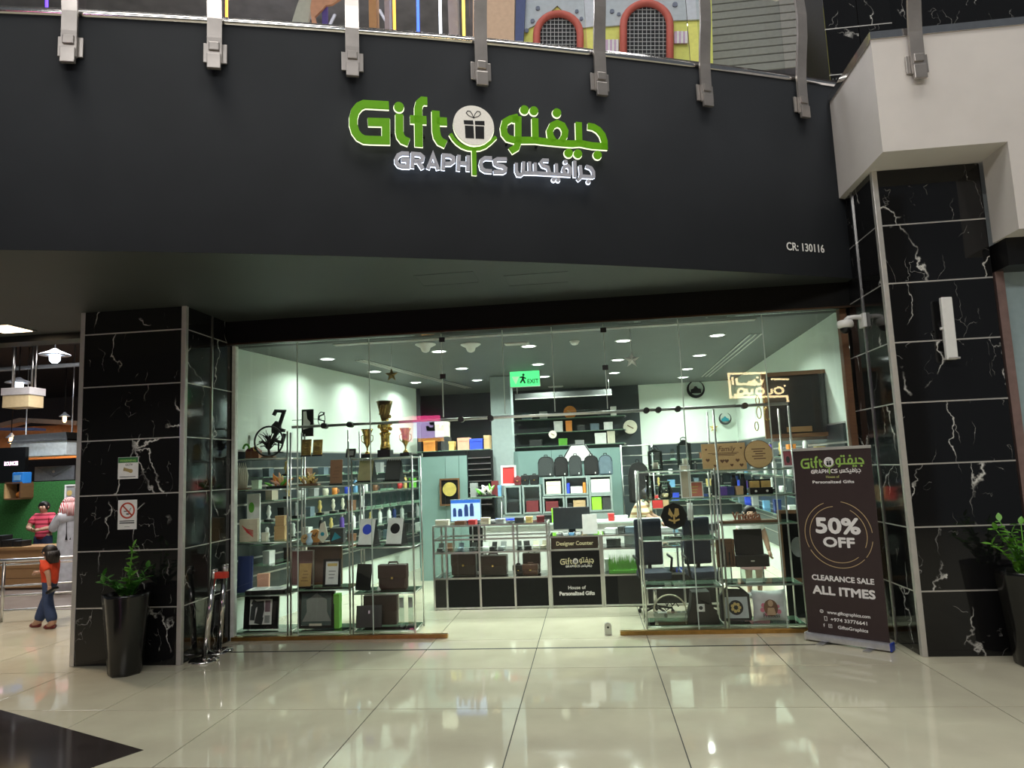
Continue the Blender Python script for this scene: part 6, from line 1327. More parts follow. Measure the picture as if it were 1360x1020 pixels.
# ================================================================== GLASS COUNTER
YK = 9.81; KD = 0.55
kx = lambda px: XA(px, YK, 0.4)
LV = [0.42, 0.77, 0.95]
KT = 1.14
def counter(label, xs, top, panels=True, printed=False):
    t = thing('glass_counter' if not printed else 'designer_counter', label, 'counter', ((xs[0]+xs[-1])/2, YK, 0)); c = (xs[0]+xs[-1])/2; xs = [x-c for x in xs]
    for x in xs:
        for y in (0, KD): obj('frame_post', G().bx(x-0.013, x+0.013, y-0.013, y+0.013, 0, top), STEEL, t)
    for z in [0.02]+LV[:3]+([top] if top > 1.0 else []):
        for y in (0, KD): obj('frame_rail', G().bx(xs[0], xs[-1], y-0.011, y+0.011, z-0.011, z+0.011), STEEL, t)
        for x in (xs[0], xs[-1]): obj('frame_rail', G().bx(x-0.011, x+0.011, 0, KD, z-0.011, z+0.011), STEEL, t)
    for a, b in zip(xs[:-1], xs[1:]):
        obj('base_panel', G().bx(a+0.014, b-0.014, 0.0, 0.015, 0.035, LV[0]-0.014), MATTEBLACK, t)
        if not printed:
            obj('front_pane', G().bx(a+0.014, b-0.014, 0.0, 0.006, LV[0]+0.012, top-0.012), PANE, t)
            for z in LV[:2]+([top] if top > 1.0 else [LV[2]]):
                g = G(); g.bx(a+0.005, b-0.005, 0.01, KD-0.01, z, z+0.008); g.mi[-6:] = [1, 1, 1, 1, 0, 0]; obj('glass_shelf', g, [SHELFGL, GLEDGE], t)
        else:
            obj('front_panel', G().bx(a+0.014, b-0.014, 0.0, 0.015, LV[0]+0.012, LV[1]-0.012), MATTEBLACK, t); obj('front_panel', G().bx(a+0.02, b-0.02, -0.012, 0.01, LV[1]+0.014, LV[2]-0.008, b=0.004), mat('dark_brown_sign', (0.03, 0.018, 0.012), 0.4), t)
            obj('counter_top', G().bx(a, b, 0.0, KD, LV[2], LV[2]+0.012), CRYSTAL, t); obj('inner_shelf', G().bx(a+0.02, b-0.02, 0.02, KD, LV[0], LV[0]+0.01), MATTEBLACK, t)
    obj('kick_board', G().bx(xs[0], xs[-1], 0.02, KD, 0.0, 0.03), MATTEBLACK, t)
    return t, c
X0, X1, X2, X3, X4, X5, X6 = [kx(p) for p in (577, 638, 684, 731, 801, 858, 958)]
counter('glass showcase counter on the left with brown bags inside', [X0, kx(594), X1, X2, X3-0.02], KT)
dc, dcx = counter('black printed Designer Counter front in the middle', [X3+0.01, X4-0.02], LV[2], True, True)
counter('glass showcase counter on the right with green turf box', [X4+0.01, X5, kx(908), X6], LV[2])
cw = X4-X3
text('lettering', 'Designer Counter', 0.075, flat('cream_print', (0.72, 0.66, 0.42)), dc, (0, -0.0135, 0.835), bold=0.0016, maxw=cw*0.70)
flat_logo(dc, cw*0.64/(340*SK), (0.0, 0.0, 0.62), (flat('cream_print', (0.72, 0.66, 0.42)), PWHITE, BLACK))
text('lettering', 'House of', 0.062, PWHITE, dc, (0, -0.001, 0.245), bold=0.0012, maxw=cw*0.33); text('lettering', 'Personalized Gifts', 0.07, PWHITE, dc, (0, -0.001, 0.165), bold=0.003, maxw=cw*0.66)
YI = YK+0.26
z = LV[0]+0.009
bag('brown leather satchel in the counter, leftmost of the bags', 617, YI, z, 32, 30, 0.16, BROWN); bag('dark brown overnight bag in the counter, middle bay', 656, YI, z, 36, 27, 0.2, BROWN)
bag('tall brown leather case in the counter, right bay', 707, YI+0.06, z, 22, 28, 0.14, BROWN); bag('small chestnut leather bag in front of the tall case', 705, YI-0.12, z, 20, 15, 0.10, mat('chestnut_leather', (0.10, 0.035, 0.02), 0.35)); bag('small black pouch bag in the right bay of the counter', 689, YI-0.1, z, 14, 14, 0.1, DKLEATHER)
z = LV[1]+0.009
rnd = random.Random(11)
for k, px in enumerate((585, 598, 612, 628, 645, 655, 667, 690, 701, 712, 722)):
    c = ['dgrey', 'brown', 'slate', 'dgrey', 'white', 'black', 'grey', 'dgrey', 'black', 'cream', 'beige'][k]
    t = thing('pen_case', '%s small case, %s from the left on the upper counter shelf' % ({'dgrey': 'charcoal', 'brown': 'brown', 'slate': 'slate', 'white': 'white', 'black': 'black', 'grey': 'grey', 'cream': 'cream', 'beige': 'beige'}[c], ORD[k]), 'case', spot(px, YI, z), rnd.uniform(-0.3, 0.3), 'small cases in the counter'); w = mp(rnd.uniform(6, 8), YI)
    obj('case_body', G().bx(-w/2, w/2, -0.06, 0.06, 0, 0.035, b=0.005), P[c], t); obj('case_lid', G().box(0, 0.065, 0.06, w, 0.012, 0.075, Matrix.Rotation(R(-20), 3, 'X')), P[c], t)
z = KT+0.009
for k, (px, c, w, h) in enumerate(((588, 'cream', 22, 7), (612, 'brown', 16, 5), (628, 'red', 12, 6), (645, 'beige', 14, 8), (665, 'grey', 14, 6), (690, 'dgrey', 14, 7), (703, 'gold', 10, 8), (718, 'maroon', 12, 8))):
    carton('flat %s accessory box on top of the left counter, %s from the left' % (c.replace('dgrey', 'charcoal'), ORD[k]), px, YI-0.15, z, w*0.8, h, 0.12, P[c], rnd.uniform(-0.15, 0.15), 'accessory_box', 'box', None, 'accessory boxes on the counter')
# lit screen on the counter
t = thing('display_monitor', 'bright screen showing dark blue bottle pictures on the left counter', 'screen', spot(619, YK+0.30, z+0.0)); w, h = mp(41, 10.1), mp(27, 10.1)
obj('bezel', G().bx(-w/2, w/2, 0.0, 0.04, 0.03, h+0.05, b=0.006), P['slate'], t); sc_ = obj('lit_screen', G().bx(-w/2+0.01, w/2-0.01, -0.004, 0.0, 0.04, h+0.04), emat('screen_pale_blue', (0.45, 0.68, 1.0), 0.9), t); obj('stand_foot', G().bx(-0.12, 0.12, -0.06, 0.10, 0, 0.012), P['dgrey'], t); obj('stand_neck', G().bx(-0.03, 0.03, 0.04, 0.06, 0.01, 0.15), P['dgrey'], t)
SB_ = emat('screen_navy', (0.02, 0.06, 0.22), 0.5)
obj('title_bar', G().bx(-w/2+0.01, w/2-0.01, -0.006, -0.004, h-0.005, h+0.04), emat('screen_blue', (0.03, 0.15, 0.6), 0.8), sc_)
for k, (x, ww, hh) in enumerate(((-0.36, 0.055, 0.42), (-0.18, 0.07, 0.38), (0.02, 0.065, 0.58), (0.20, 0.065, 0.62))):
    obj('bottle_picture', G().prism([(x*w-ww*w/1, 0.10), (x*w+ww*w, 0.10), (x*w+ww*w, 0.10+hh*h*0.7), (x*w+ww*w*0.6, 0.10+hh*h), (x*w-ww*w*0.6, 0.10+hh*h), (x*w-ww*w, 0.10+hh*h*0.7)], -0.006, -0.004), SB_, sc_)
# cash monitor and white card stand on the designer counter
z = LV[2]+0.013
t = thing('till_monitor', 'back of a black till monitor on the Designer Counter', 'monitor', spot(760, YK+0.30, z)); w, h = mp(48, 10.1), mp(28, 10.1)
obj('monitor_back', G().bx(-w/2, w/2, 0, 0.05, 0.06, 0.06+h, b=0.010), P['slate'] if False else mat('monitor_grey', (0.020, 0.024, 0.027), 0.45), t); obj('monitor_stand', G().bx(-0.05, 0.05, 0.05, 0.09, 0.0, 0.2), BLACK, t); obj('monitor_foot', G().bx(-0.14, 0.14, -0.02, 0.16, 0, 0.015, b=0.004), BLACK, t)
t = thing('payment_card_stand', 'white upright payment card on the Designer Counter', 'card stand', spot(784, YK+0.06, z)); w, h = mp(19, 9.9), mp(25, 9.9)
cd_ = obj('card', G().box(0, 0, h/2+0.008, w, 0.008, h, Matrix.Rotation(R(-6), 3, 'X'), 0, 0.002), PAPER, t); obj('card_foot', G().bx(-w/2, w/2, -0.03, 0.05, 0, 0.010), CRYSTAL, t)
obj('heading_line', G().bx(-w*0.3, w*0.3, 0.006, 0.0085, h*0.84, h*0.88), P['grey'], t)
for k, (px, c) in enumerate(((742, 'grey'), (751, 'white'), (759, 'sky'), (768, 'white'))):
    t = thing('key_tag', '%s small trinket in front of the till monitor, %s from the left' % ({'grey': 'grey', 'white': 'white', 'sky': 'pale blue'}[c], ORD[k]), 'trinket', spot(px, YK+0.08, z), 0.3*k, 'trinkets on the designer counter'); obj('tag_body', G().bx(-0.035, 0.035, -0.02, 0.02, 0, 0.03, b=0.006), P[c], t); obj('tag_ring', G().tube([(0.045+0.018*math.cos(2*PI*q/10), 0, 0.02+0.018*math.sin(2*PI*q/10)) for q in range(10)], 0.004, 5, True), STEEL, t)
# turf box in right counter
z = LV[0]+0.009
t = thing('turf_box', 'box of bright green artificial grass in the right counter', 'grass box', spot(829, YI-0.1, z)); w = mp(38, YI); h = mp(24, YI); g = G(); rnd = random.Random(2)
obj('tray', G().bx(-w/2, w/2, -0.10, 0.10, 0, 0.04, b=0.003), P['green'], t)
for k in range(420):
    x = rnd.uniform(-w/2, w/2); y = rnd.uniform(-0.1, 0.1); hh = h*rnd.uniform(0.6, 1.0); dx = rnd.uniform(-0.02, 0.02); g.add([(x-0.004, y, 0.03), (x+0.004, y, 0.03), (x+dx, y-0.01, hh)], [(0, 1, 2)])
o = obj('grass_blades', g, P['lime'] if False else flat('goods_turf', (0.16, 0.45, 0.06)), t); o['kind'] = 'stuff'
for k, (px, c, w, h) in enumerate(((808, 'white', 8, 14), (815, 'dgrey', 18, 8), (840, 'grey', 20, 12))): carton('%s box in the right counter behind the turf, %s' % ({'white': 'white', 'dgrey': 'charcoal', 'grey': 'grey'}[c], ORD[k]), px, YI+0.12, LV[0]+0.009 if k == 0 else LV[1]+0.009, w, h, 0.14, P[c])
for k, (px, c, w, h) in enumerate(((812, 'white', 14, 6), (826, 'dgrey', 8, 8), (838, 'slate', 14, 7), (868, 'dgrey', 12, 9), (884, 'white', 16, 5), (925, 'beige', 20, 6), (945, 'dgrey', 14, 8))): carton('%s small box on top of the right counter, %s from the left' % ({'white': 'white', 'dgrey': 'charcoal', 'slate': 'slate', 'beige': 'beige'}[c], ORD[k]), px, YI, LV[2]+0.009, w, h, 0.14, P[c], 0.1*k-0.3, 'accessory_box', 'box', None, 'boxes on the right counter')
# inner counter row behind (working bench)
zb = PY(750, 694, 11.2).z
bx0, bx1 = PY(640, 700, 11.2).x, PY(880, 700, 11.2).x
t = thing('work_bench', 'long pale glass-topped work bench behind the counter', 'bench', ((bx0+bx1)/2, 11.4, 0)); w = (bx1-bx0)/2
obj('bench_top', G().bx(-w, w, -0.3, 0.3, zb-0.03, zb, b=0.004), mat('pale_bench_top', (0.55, 0.62, 0.57), 0.25), t); obj('front_board', G().bx(-w+0.02, w-0.02, -0.25, -0.22, 0.0, zb-0.03), P['white'], t); obj('back_leg', G().bx(-w+0.02, -w+0.08, 0.2, 0.26, 0, zb-0.03), STEEL, t); obj('back_leg', G().bx(w-0.08, w-0.02, 0.2, 0.26, 0, zb-0.03), STEEL, t)
for k, (px, c, w, h) in enumerate(((671, 'blue', 33, 7), (654, 'grey', 14, 6), (700, 'white', 14, 8), (724, 'black', 24, 10), (737, 'lime', 9, 18), (812, 'red', 10, 9), (825, 'white', 22, 6))):
    carton('%s box on the work bench behind the counter' % ['flat royal blue', 'small grey', 'small white', 'low black', 'upright lime green', 'small red', 'flat white'][k], px, 11.3, zb, w*0.75, h, 0.16, P[c])
# back cabinet and display cubes
YQ = 12.35
zq = PY(750, 681, YQ).z
cx0, cx1 = PY(668, 690, YQ).x, PY(816, 690, YQ).x
t = thing('back_cabinet', 'grey low cabinet under the display cubes', 'cabinet', ((cx0+cx1)/2, YQ+0.2, 0)); w = (cx1-cx0)/2
obj('cabinet_body', G().bx(-w, w, -0.18, 0.2, 0.04, zq-0.002), GREYBOX, t)
for k in range(5):
    d_ = obj('cabinet_door', G().bx(-w+2*w*k/5+0.006, -w+2*w*(k+1)/5-0.006, -0.20, -0.18, 0.06, zq-0.03), GREYBOX, t); obj('knob', G().cyl((-w+2*w*(k+0.85)/5, -0.22, zq*0.7), (-w+2*w*(k+0.85)/5, -0.2, zq*0.7), 0.012, n=8), STEEL, d_)
def cube(label, x0, y0, x1, y1, zbase, fills):
    cx, _, w, h = RC(x0, y0, x1, y1, YQ); t = thing('display_cube', label, 'shelf cube', (cx, YQ, zbase+0.001)); h = max(h, 0.15); d = 0.30; th = 0.03
    obj('side', G().bx(-w/2, -w/2+th, 0, d, 0, h), GREYBOX, t); obj('side', G().bx(w/2-th, w/2, 0, d, 0, h), GREYBOX, t); obj('top_board', G().bx(-w/2+th, w/2-th, 0, d, h-th, h), GREYBOX, t); obj('bottom_board', G().bx(-w/2+th, w/2-th, 0, d, 0, th), GREYBOX, t); obj('back_board', G().bx(-w/2+th, w/2-th, d-0.02, d, th, h-th), GREYBOX, t)
    for (lb, fx, fw, fh, c) in fills:
        iw, ih = w-2*th, h-2*th; q = thing('gift_box', lb, 'box', (cx-w/2+th+iw*fx, YQ+0.12, zbase+0.001+th+0.001)); ww, hh = iw*fw*0.98, ih*fh*0.96
        obj('box_body', G().bx(-ww/2, ww/2, -0.10, 0.12, 0, hh*0.7, b=0.003), P[c], q); obj('box_lid', G().bx(-ww/2, ww/2, -0.102, 0.122, hh*0.7, hh, b=0.003), P[c], q)
    return zbase+h+0.002
z1_ = [cube('grey cube, lower left of the six display cubes', 721, 660, 750, 682, zq, [('dark brown box in the lower left cube', 0.4, 0.7, 0.8, 'maroon')]), cube('grey cube, lower middle of the six display cubes', 751, 660, 782, 682, zq, [('wooden box in the lower middle cube', 0.62, 0.62, 0.8, 'kraft'), ('black box in the lower middle cube', 0.14, 0.25, 0.6, 'black')]), cube('grey cube, lower right of the six display cubes', 783, 659, 814, 682, zq, [('lime green box in the lower right cube', 0.28, 0.5, 0.98, 'lime'), ('charcoal box in the lower right cube', 0.78, 0.42, 0.95, 'dgrey')])]
ztop_ = max(z1_)
z2_ = [cube('grey cube, upper left of the six display cubes', 721, 634, 749, 659, ztop_, [('cream and red gift box in the upper left cube', 0.5, 0.85, 0.85, 'cream')]), cube('grey cube, upper middle of the six display cubes', 750, 634, 781, 659, ztop_, [('white box in the upper middle cube', 0.5, 0.6, 0.45, 'white'), ('blue box in the upper middle cube', 0.08, 0.15, 0.7, 'blue'), ('orange box in the upper middle cube', 0.9, 0.15, 0.7, 'orange')]), cube('grey cube, upper right of the six display cubes', 782, 634, 813, 659, ztop_, [('white double box filling the upper right cube', 0.5, 0.98, 0.9, 'white')])]
z3_ = [cube('grey cube with dark jewellery, left of the six cubes', 670, 644, 692, 682, zq, [('black box with gold hearts in the left cube', 0.5, 0.85, 0.42, 'black')]), cube('tall grey cube with a black box, beside the jewellery cube', 694, 644, 719, 682, zq, [('black and red box in the tall left cube', 0.5, 0.8, 0.45, 'maroon')])]
zt_ = max(z2_)
BP = mat('dark_nylon', (0.030, 0.035, 0.036), 0.7, bump=0.1, scale=80); BPG = mat('grey_blue_nylon', (0.09, 0.13, 0.16), 0.7)
for k, (px, w, h, m, lb) in enumerate(((726, 21, 27, BP, 'charcoal rounded backpack, first from the left on the cubes'), (746, 18, 26, P['black'], 'black square backpack, second from the left on the cubes'), (765, 17, 27, BP, 'charcoal narrow backpack, third from the left on the cubes'), (786, 19, 26, P['black'], 'black tall backpack, fourth from the left on the cubes'), (805, 18, 26, BPG, 'grey-blue backpack at the right end of the cubes'))):
    bag(lb, px, YQ+0.14, zt_, w, h, 0.14, m, 'backpack')
zt3 = max(z3_)
bag('small dark red pouch left of the black bags on the left cubes', 688, YQ+0.14, zt3, 9, 12, 0.1, P['maroon']); bag('small black square bag on the left cubes', 698, YQ+0.14, zt3, 10, 14, 0.1, P['black']); bag('small black wide bag on the left cubes', 710, YQ+0.14, zt3, 12, 14, 0.1, P['black'])
t, w, h = frame('white framed red certificate above the left cubes', 676, YQ+0.16, zt3, 20, 26, PAPER, P['red'], 0.03, 4)
t = thing('octagon_panel', 'white eight-sided panel on the teal partition above the backpacks', 'panel', PY(768, 604, YP-0.03)); k_ = MPP(YP)
obj('panel_face', G().prism([(-22*k_, -8*k_), (22*k_, -8*k_), (9*k_, 13*k_), (-9*k_, 13*k_)], -0.02, 0.02), P['white'], t); obj('panel_edge', G().tube([(-22*k_, -0.02, -8*k_), (-9*k_, -0.02, 13*k_), (9*k_, -0.02, 13*k_), (22*k_, -0.02, -8*k_)], 0.012, 6), P['dgrey'], t)
# gold plate in frame on left partition
pz = PY(598, 672, YP-0.56)
t, w, h = frame('dark framed gold plate leaning on the teal partition', 598, YP-0.56, pz.z, 27, 36, WOODD, BLACK, 0.03, 2)
obj('gold_plate', G().disc(0.0, h*0.60, w*0.34, -0.034, -0.022, 26), mat('bright_gold_plate', (0.80, 0.65, 0.18), 0.3, 0.5), t); obj('wall_cleat', G().bx(-0.05, 0.05, 0.0, 0.03, 0.0, 0.05), STEEL, t)
# black slat rack between partition and pillar
xa, xb = PY(621, 640, 12.6).x, PY(654, 640, 12.6).x; za = PY(640, 598, 12.6).z
t = thing('slat_rack', 'tall black slatted rack between partition and pillar', 'rack', ((xa+xb)/2, 12.6, 0)); w = (xb-xa)/2
obj('back_panel', G().bx(-w, w, 0.05, 0.09, 0, za), MATTEBLACK, t)
for k in range(9): obj('rack_bar', G().bx(-w+0.02, w-0.02, 0.0, 0.03, za-0.14-0.105*k, za-0.125-0.105*k), STEEL, t)
for s in (-1, 1): obj('upright', G().bx(s*w-0.02, s*w+0.02, 0.0, 0.05, 0, za), MATTEBLACK, t)
zc3 = PY(640, 660, 12.3).z
loose_shelf('white glass shelf in front of the black rack', 624, 668, 12.42, zc3, 0.30, True)
leafy('white flower arrangement on the rack shelf', 646, 12.36, zc3, [P['white'], P['cream'], P['green']], 1.3, P['black'])
for k, (px, c, w, h, l) in enumerate(((658, 'maroon', 8, 20, 'tall dark red box on the rack shelf'), (664, 'sky', 4, 14, 'slim light blue box on the rack shelf'), (630, 'grey', 9, 18, 'grey upright box on the rack shelf'))): carton(l, px, 12.43, zc3, w, h, 0.12, P[c])
# ledge with coloured cartons above the left partition, at the back
ze = PY(610, 598, 13.6).z
loose_shelf('high glass ledge with coloured cartons behind the left partition', 556, 654, 13.6, ze, 0.4, True)
for k, (px, c, w, h, l) in enumerate(((572, 'orange', 20, 14, 'orange carton'), (593, 'dgrey', 14, 18, 'charcoal carton'), (601, 'gold', 9, 12, 'yellow carton'), (617, 'peach', 20, 16, 'peach carton'), (634, 'blue', 22, 14, 'blue carton'), (648, 'kraft', 10, 18, 'brown paper carton'))): carton(l+' on the high ledge at the back, %s from the left' % ORD[k], px, 13.6, ze, w*0.78, h, 0.25, P[c])
carton('cream carton with silver print on top of the orange carton', 588, 13.62, ze+mp(18, 13.6)+0.01, 17, 20, 0.25, P['cream'])
# rear dark shelving above the partition
for k, (py, lb) in enumerate(((556, 'upper'), (574, 'middle'), (592, 'lower'))):
    zr = PY(740, py, 15.2).z; loose_shelf('%s long steel-edged shelf on the dark back wall' % lb, 684, 830, 15.25, zr, 0.4)
    items = [[(700, 'slate', 16, 8), (722, 'grey', 12, 10), (800, 'dgrey', 14, 9), (815, 'white', 9, 12)], [(742, 'white', 14, 14), (756, 'orange', 10, 14), (772, 'dgrey', 12, 8), (790, 'slate', 14, 9), (808, 'white', 14, 10)], [(712, 'dgrey', 20, 9), (748, 'green', 14, 9), (770, 'grey', 14, 6), (798, 'white', 18, 14), (812, 'cream', 12, 16)]][k]
    for j, (px, c, w, h) in enumerate(items): carton('%s carton, %s from the left on the %s rear shelf' % ({'dgrey': 'charcoal'}.get(c, c), ORD[j], lb), px, 15.2, zr, w*0.8, h, 0.2, P[c], 0, 'carton', 'box', None, 'cartons on the rear shelves')
# chrome valance bar over the rear shelving
a = PY(684, 530, 13.4); b = PY(812, 519, 13.4)
t = thing('valance_bar', 'pale glass valance band over the rear shelving', 'valance', ((a.x+b.x)/2, 13.4, a.z)); w = (b.x-a.x)/2
obj('band', G().bx(-w, w, 0, 0.03, 0, 0.10), P['dgrey'], t); obj('band_edge', G().bx(-w, w, -0.01, 0.03, -0.015, 0.0), ALU, t)
for s in (-1, 1): obj('hanger_rod', G().cyl((s*w*0.95, 0.015, 0.1), (s*w*0.95, 0.015, CE-a.z), 0.008, n=6), STEEL, t)
# large black backpack on a hook right of the partition
p = PY(850, 668, 12.8)
bag('large black backpack hanging on the rack beside the striped shirt person', 850, 12.89, p.z, 26, 52, 0.22, P['black'], 'backpack')
xr = PY(832, 620, 13.0).x
t = thing('garment_rack', 'chrome ladder rack right of the teal partition', 'rack', (xr+0.2, 13.05, 0)); zr = PY(850, 590, 13).z
for s in (-1, 1): obj('rack_upright', G().cyl((s*0.28, 0, 0), (s*0.28, 0, zr), 0.014, n=8), STEEL, t)
for k in range(6): obj('rack_rung', G().cyl((-0.28, 0, zr-0.02-k*0.18), (0.28, 0, zr-0.02-k*0.18), 0.009, n=6), STEEL, t)
# red box on white frame, right of the man
a = RC(868, 656, 892, 674, 12.4)
zs_ = a[1]-0.004; loose_shelf('grey shelf under the red framed box', 862, 905, 12.4, zs_, 0.3)
carton('red box with a white figure right of the striped shirt person', 874, 12.35, zs_, 13, 16, 0.12, P['red']); carton('kraft box beside the red box', 884, 12.35, zs_, 8, 18, 0.12, P['kraft'])
# office chair and printer stand behind right display
def chair(label, px, Y, py_base):
    t = thing('office_chair', label, 'chair', (PY(px, 760, Y).x, Y, 0), 0.15); t.scale = (0.72, 0.8, 0.95)
    obj('gas_lift', G().cyl((0, 0, 0.10), (0, 0, 0.48), 0.03, n=10), CHROME, t)
    for k in range(5):
        a = 2*PI*k/5; l_ = obj('base_arm', G().cyl((0, 0, 0.11), (0.30*math.cos(a), 0.30*math.sin(a), 0.075), 0.02, 0.014, 8), BLACK, t); obj('caster', G().sphere((0.30*math.cos(a), 0.30*math.sin(a), 0.032), 0.032), BLACK, l_)
    obj('seat', G().bx(-0.26, 0.26, -0.26, 0.24, 0.48, 0.58, b=0.04), mat('navy_fabric', (0.012, 0.018, 0.035), 0.8), t)
    obj('backrest', G().bx(-0.25, 0.25, 0.20, 0.28, 0.62, 1.25, b=0.05), mat('navy_fabric', (0.012, 0.018, 0.035), 0.8), t); obj('back_bracket', G().bx(-0.03, 0.03, 0.22, 0.28, 0.5, 0.66), BLACK, t)
    for s in (-1, 1): obj('armrest', G().tube([(s*0.27, -0.1, 0.5), (s*0.31, -0.12, 0.74), (s*0.31, 0.14, 0.76)], 0.022, 7), BLACK, t)
chair('navy office chair seen through the right display', 868, 9.28, 800); chair('black office chair behind the black duffle bag', 934, 9.28, 800)
# ================================================================== PEOPLE
def skin(name, V, E, m, parent, sub=2, root=0):
    me = bpy.data.meshes.new(name); me.from_pydata([v[:3] for v in V], E, []); o = bpy.data.objects.new(name, me); COL.objects.link(o)
    md = o.modifiers.new('skin', 'SKIN'); md.use_smooth_shade = True; o.modifiers.new('sub', 'SUBSURF').levels = sub
    for i, v in enumerate(V):
        s = me.skin_vertices[0].data[i]; r = v[3]; s.radius = r if isinstance(r, tuple) else (r, r); s.use_root = (i == root)
    bpy.context.view_layer.update()
    out = bpy.data.meshes.new_from_object(o.evaluated_get(bpy.context.evaluated_depsgraph_get())); COL.objects.unlink(o); bpy.data.objects.remove(o); bpy.data.meshes.remove(me)
    out.materials.clear(); out.materials.append(m); out.name = name; return link(name, out, parent)
BASE = dict(pelvis=(0, 0, .53, .075), waist=(0, 0, .61, .068), chest=(0, 0, .72, .085), neckb=(0, 0, .815, .045), neck=(0, .005, .85, .032),
 shl=(.10, 0, .79, .042), ell=(.125, -.01, .635, .029), wrl=(.125, .03, .49, .02), shr=(-.10, 0, .79, .042), elr=(-.125, -.01, .635, .029), wrr=(-.125, .03, .49, .02),
 hil=(.05, 0, .50, .062), knl=(.055, .012, .28, .043), anl=(.055, -.01, .05, .026), tol=(.06, .075, .02, .022), hir=(-.05, 0, .50, .062), knr=(-.055, .012, .28, .043), anr=(-.055, -.01, .05, .026), tor=(-.06, .075, .02, .022))
ORDER = list(BASE)
EDG = [('pelvis', 'waist'), ('waist', 'chest'), ('chest', 'neckb'), ('neckb', 'neck'), ('chest', 'shl'), ('shl', 'ell'), ('ell', 'wrl'), ('chest', 'shr'), ('shr', 'elr'), ('elr', 'wrr'), ('pelvis', 'hil'), ('hil', 'knl'), ('knl', 'anl'), ('anl', 'tol'), ('pelvis', 'hir'), ('hir', 'knr'), ('knr', 'anr'), ('anr', 'tor')]
def hand(J, w, e, H, m, parent, sgn):
    a = Vector(J[e][:3]); b = Vector(J[w][:3]); d = (b-a).normalized(); s = d.orthogonal().normalized(); n = d.cross(s); g = G()
    g.tube([(b-d*.015)*H, (b+d*.02)*H, (b+d*.045)*H, (b+d*.05)*H], [.017*H, .022*H, .022*H, .012*H], 8)
    for k, L_ in enumerate((.036, .042, .040, .032)):
        o = b+d*.042+s*(-.016+.0107*k); g.tube([o*H, (o+d*L_*.5+n*.006)*H, (o+d*L_*.9+n*.018)*H], [.0062*H, .0056*H, .004*H], 6)
    o = b+d*.012-s*.016; g.tube([o*H, (o-s*.016+d*.018+n*.006)*H, (o-s*.018+d*.036+n*.012)*H], [.0075*H, .0066*H, .005*H], 6)
    obj('hand', g, m, parent)
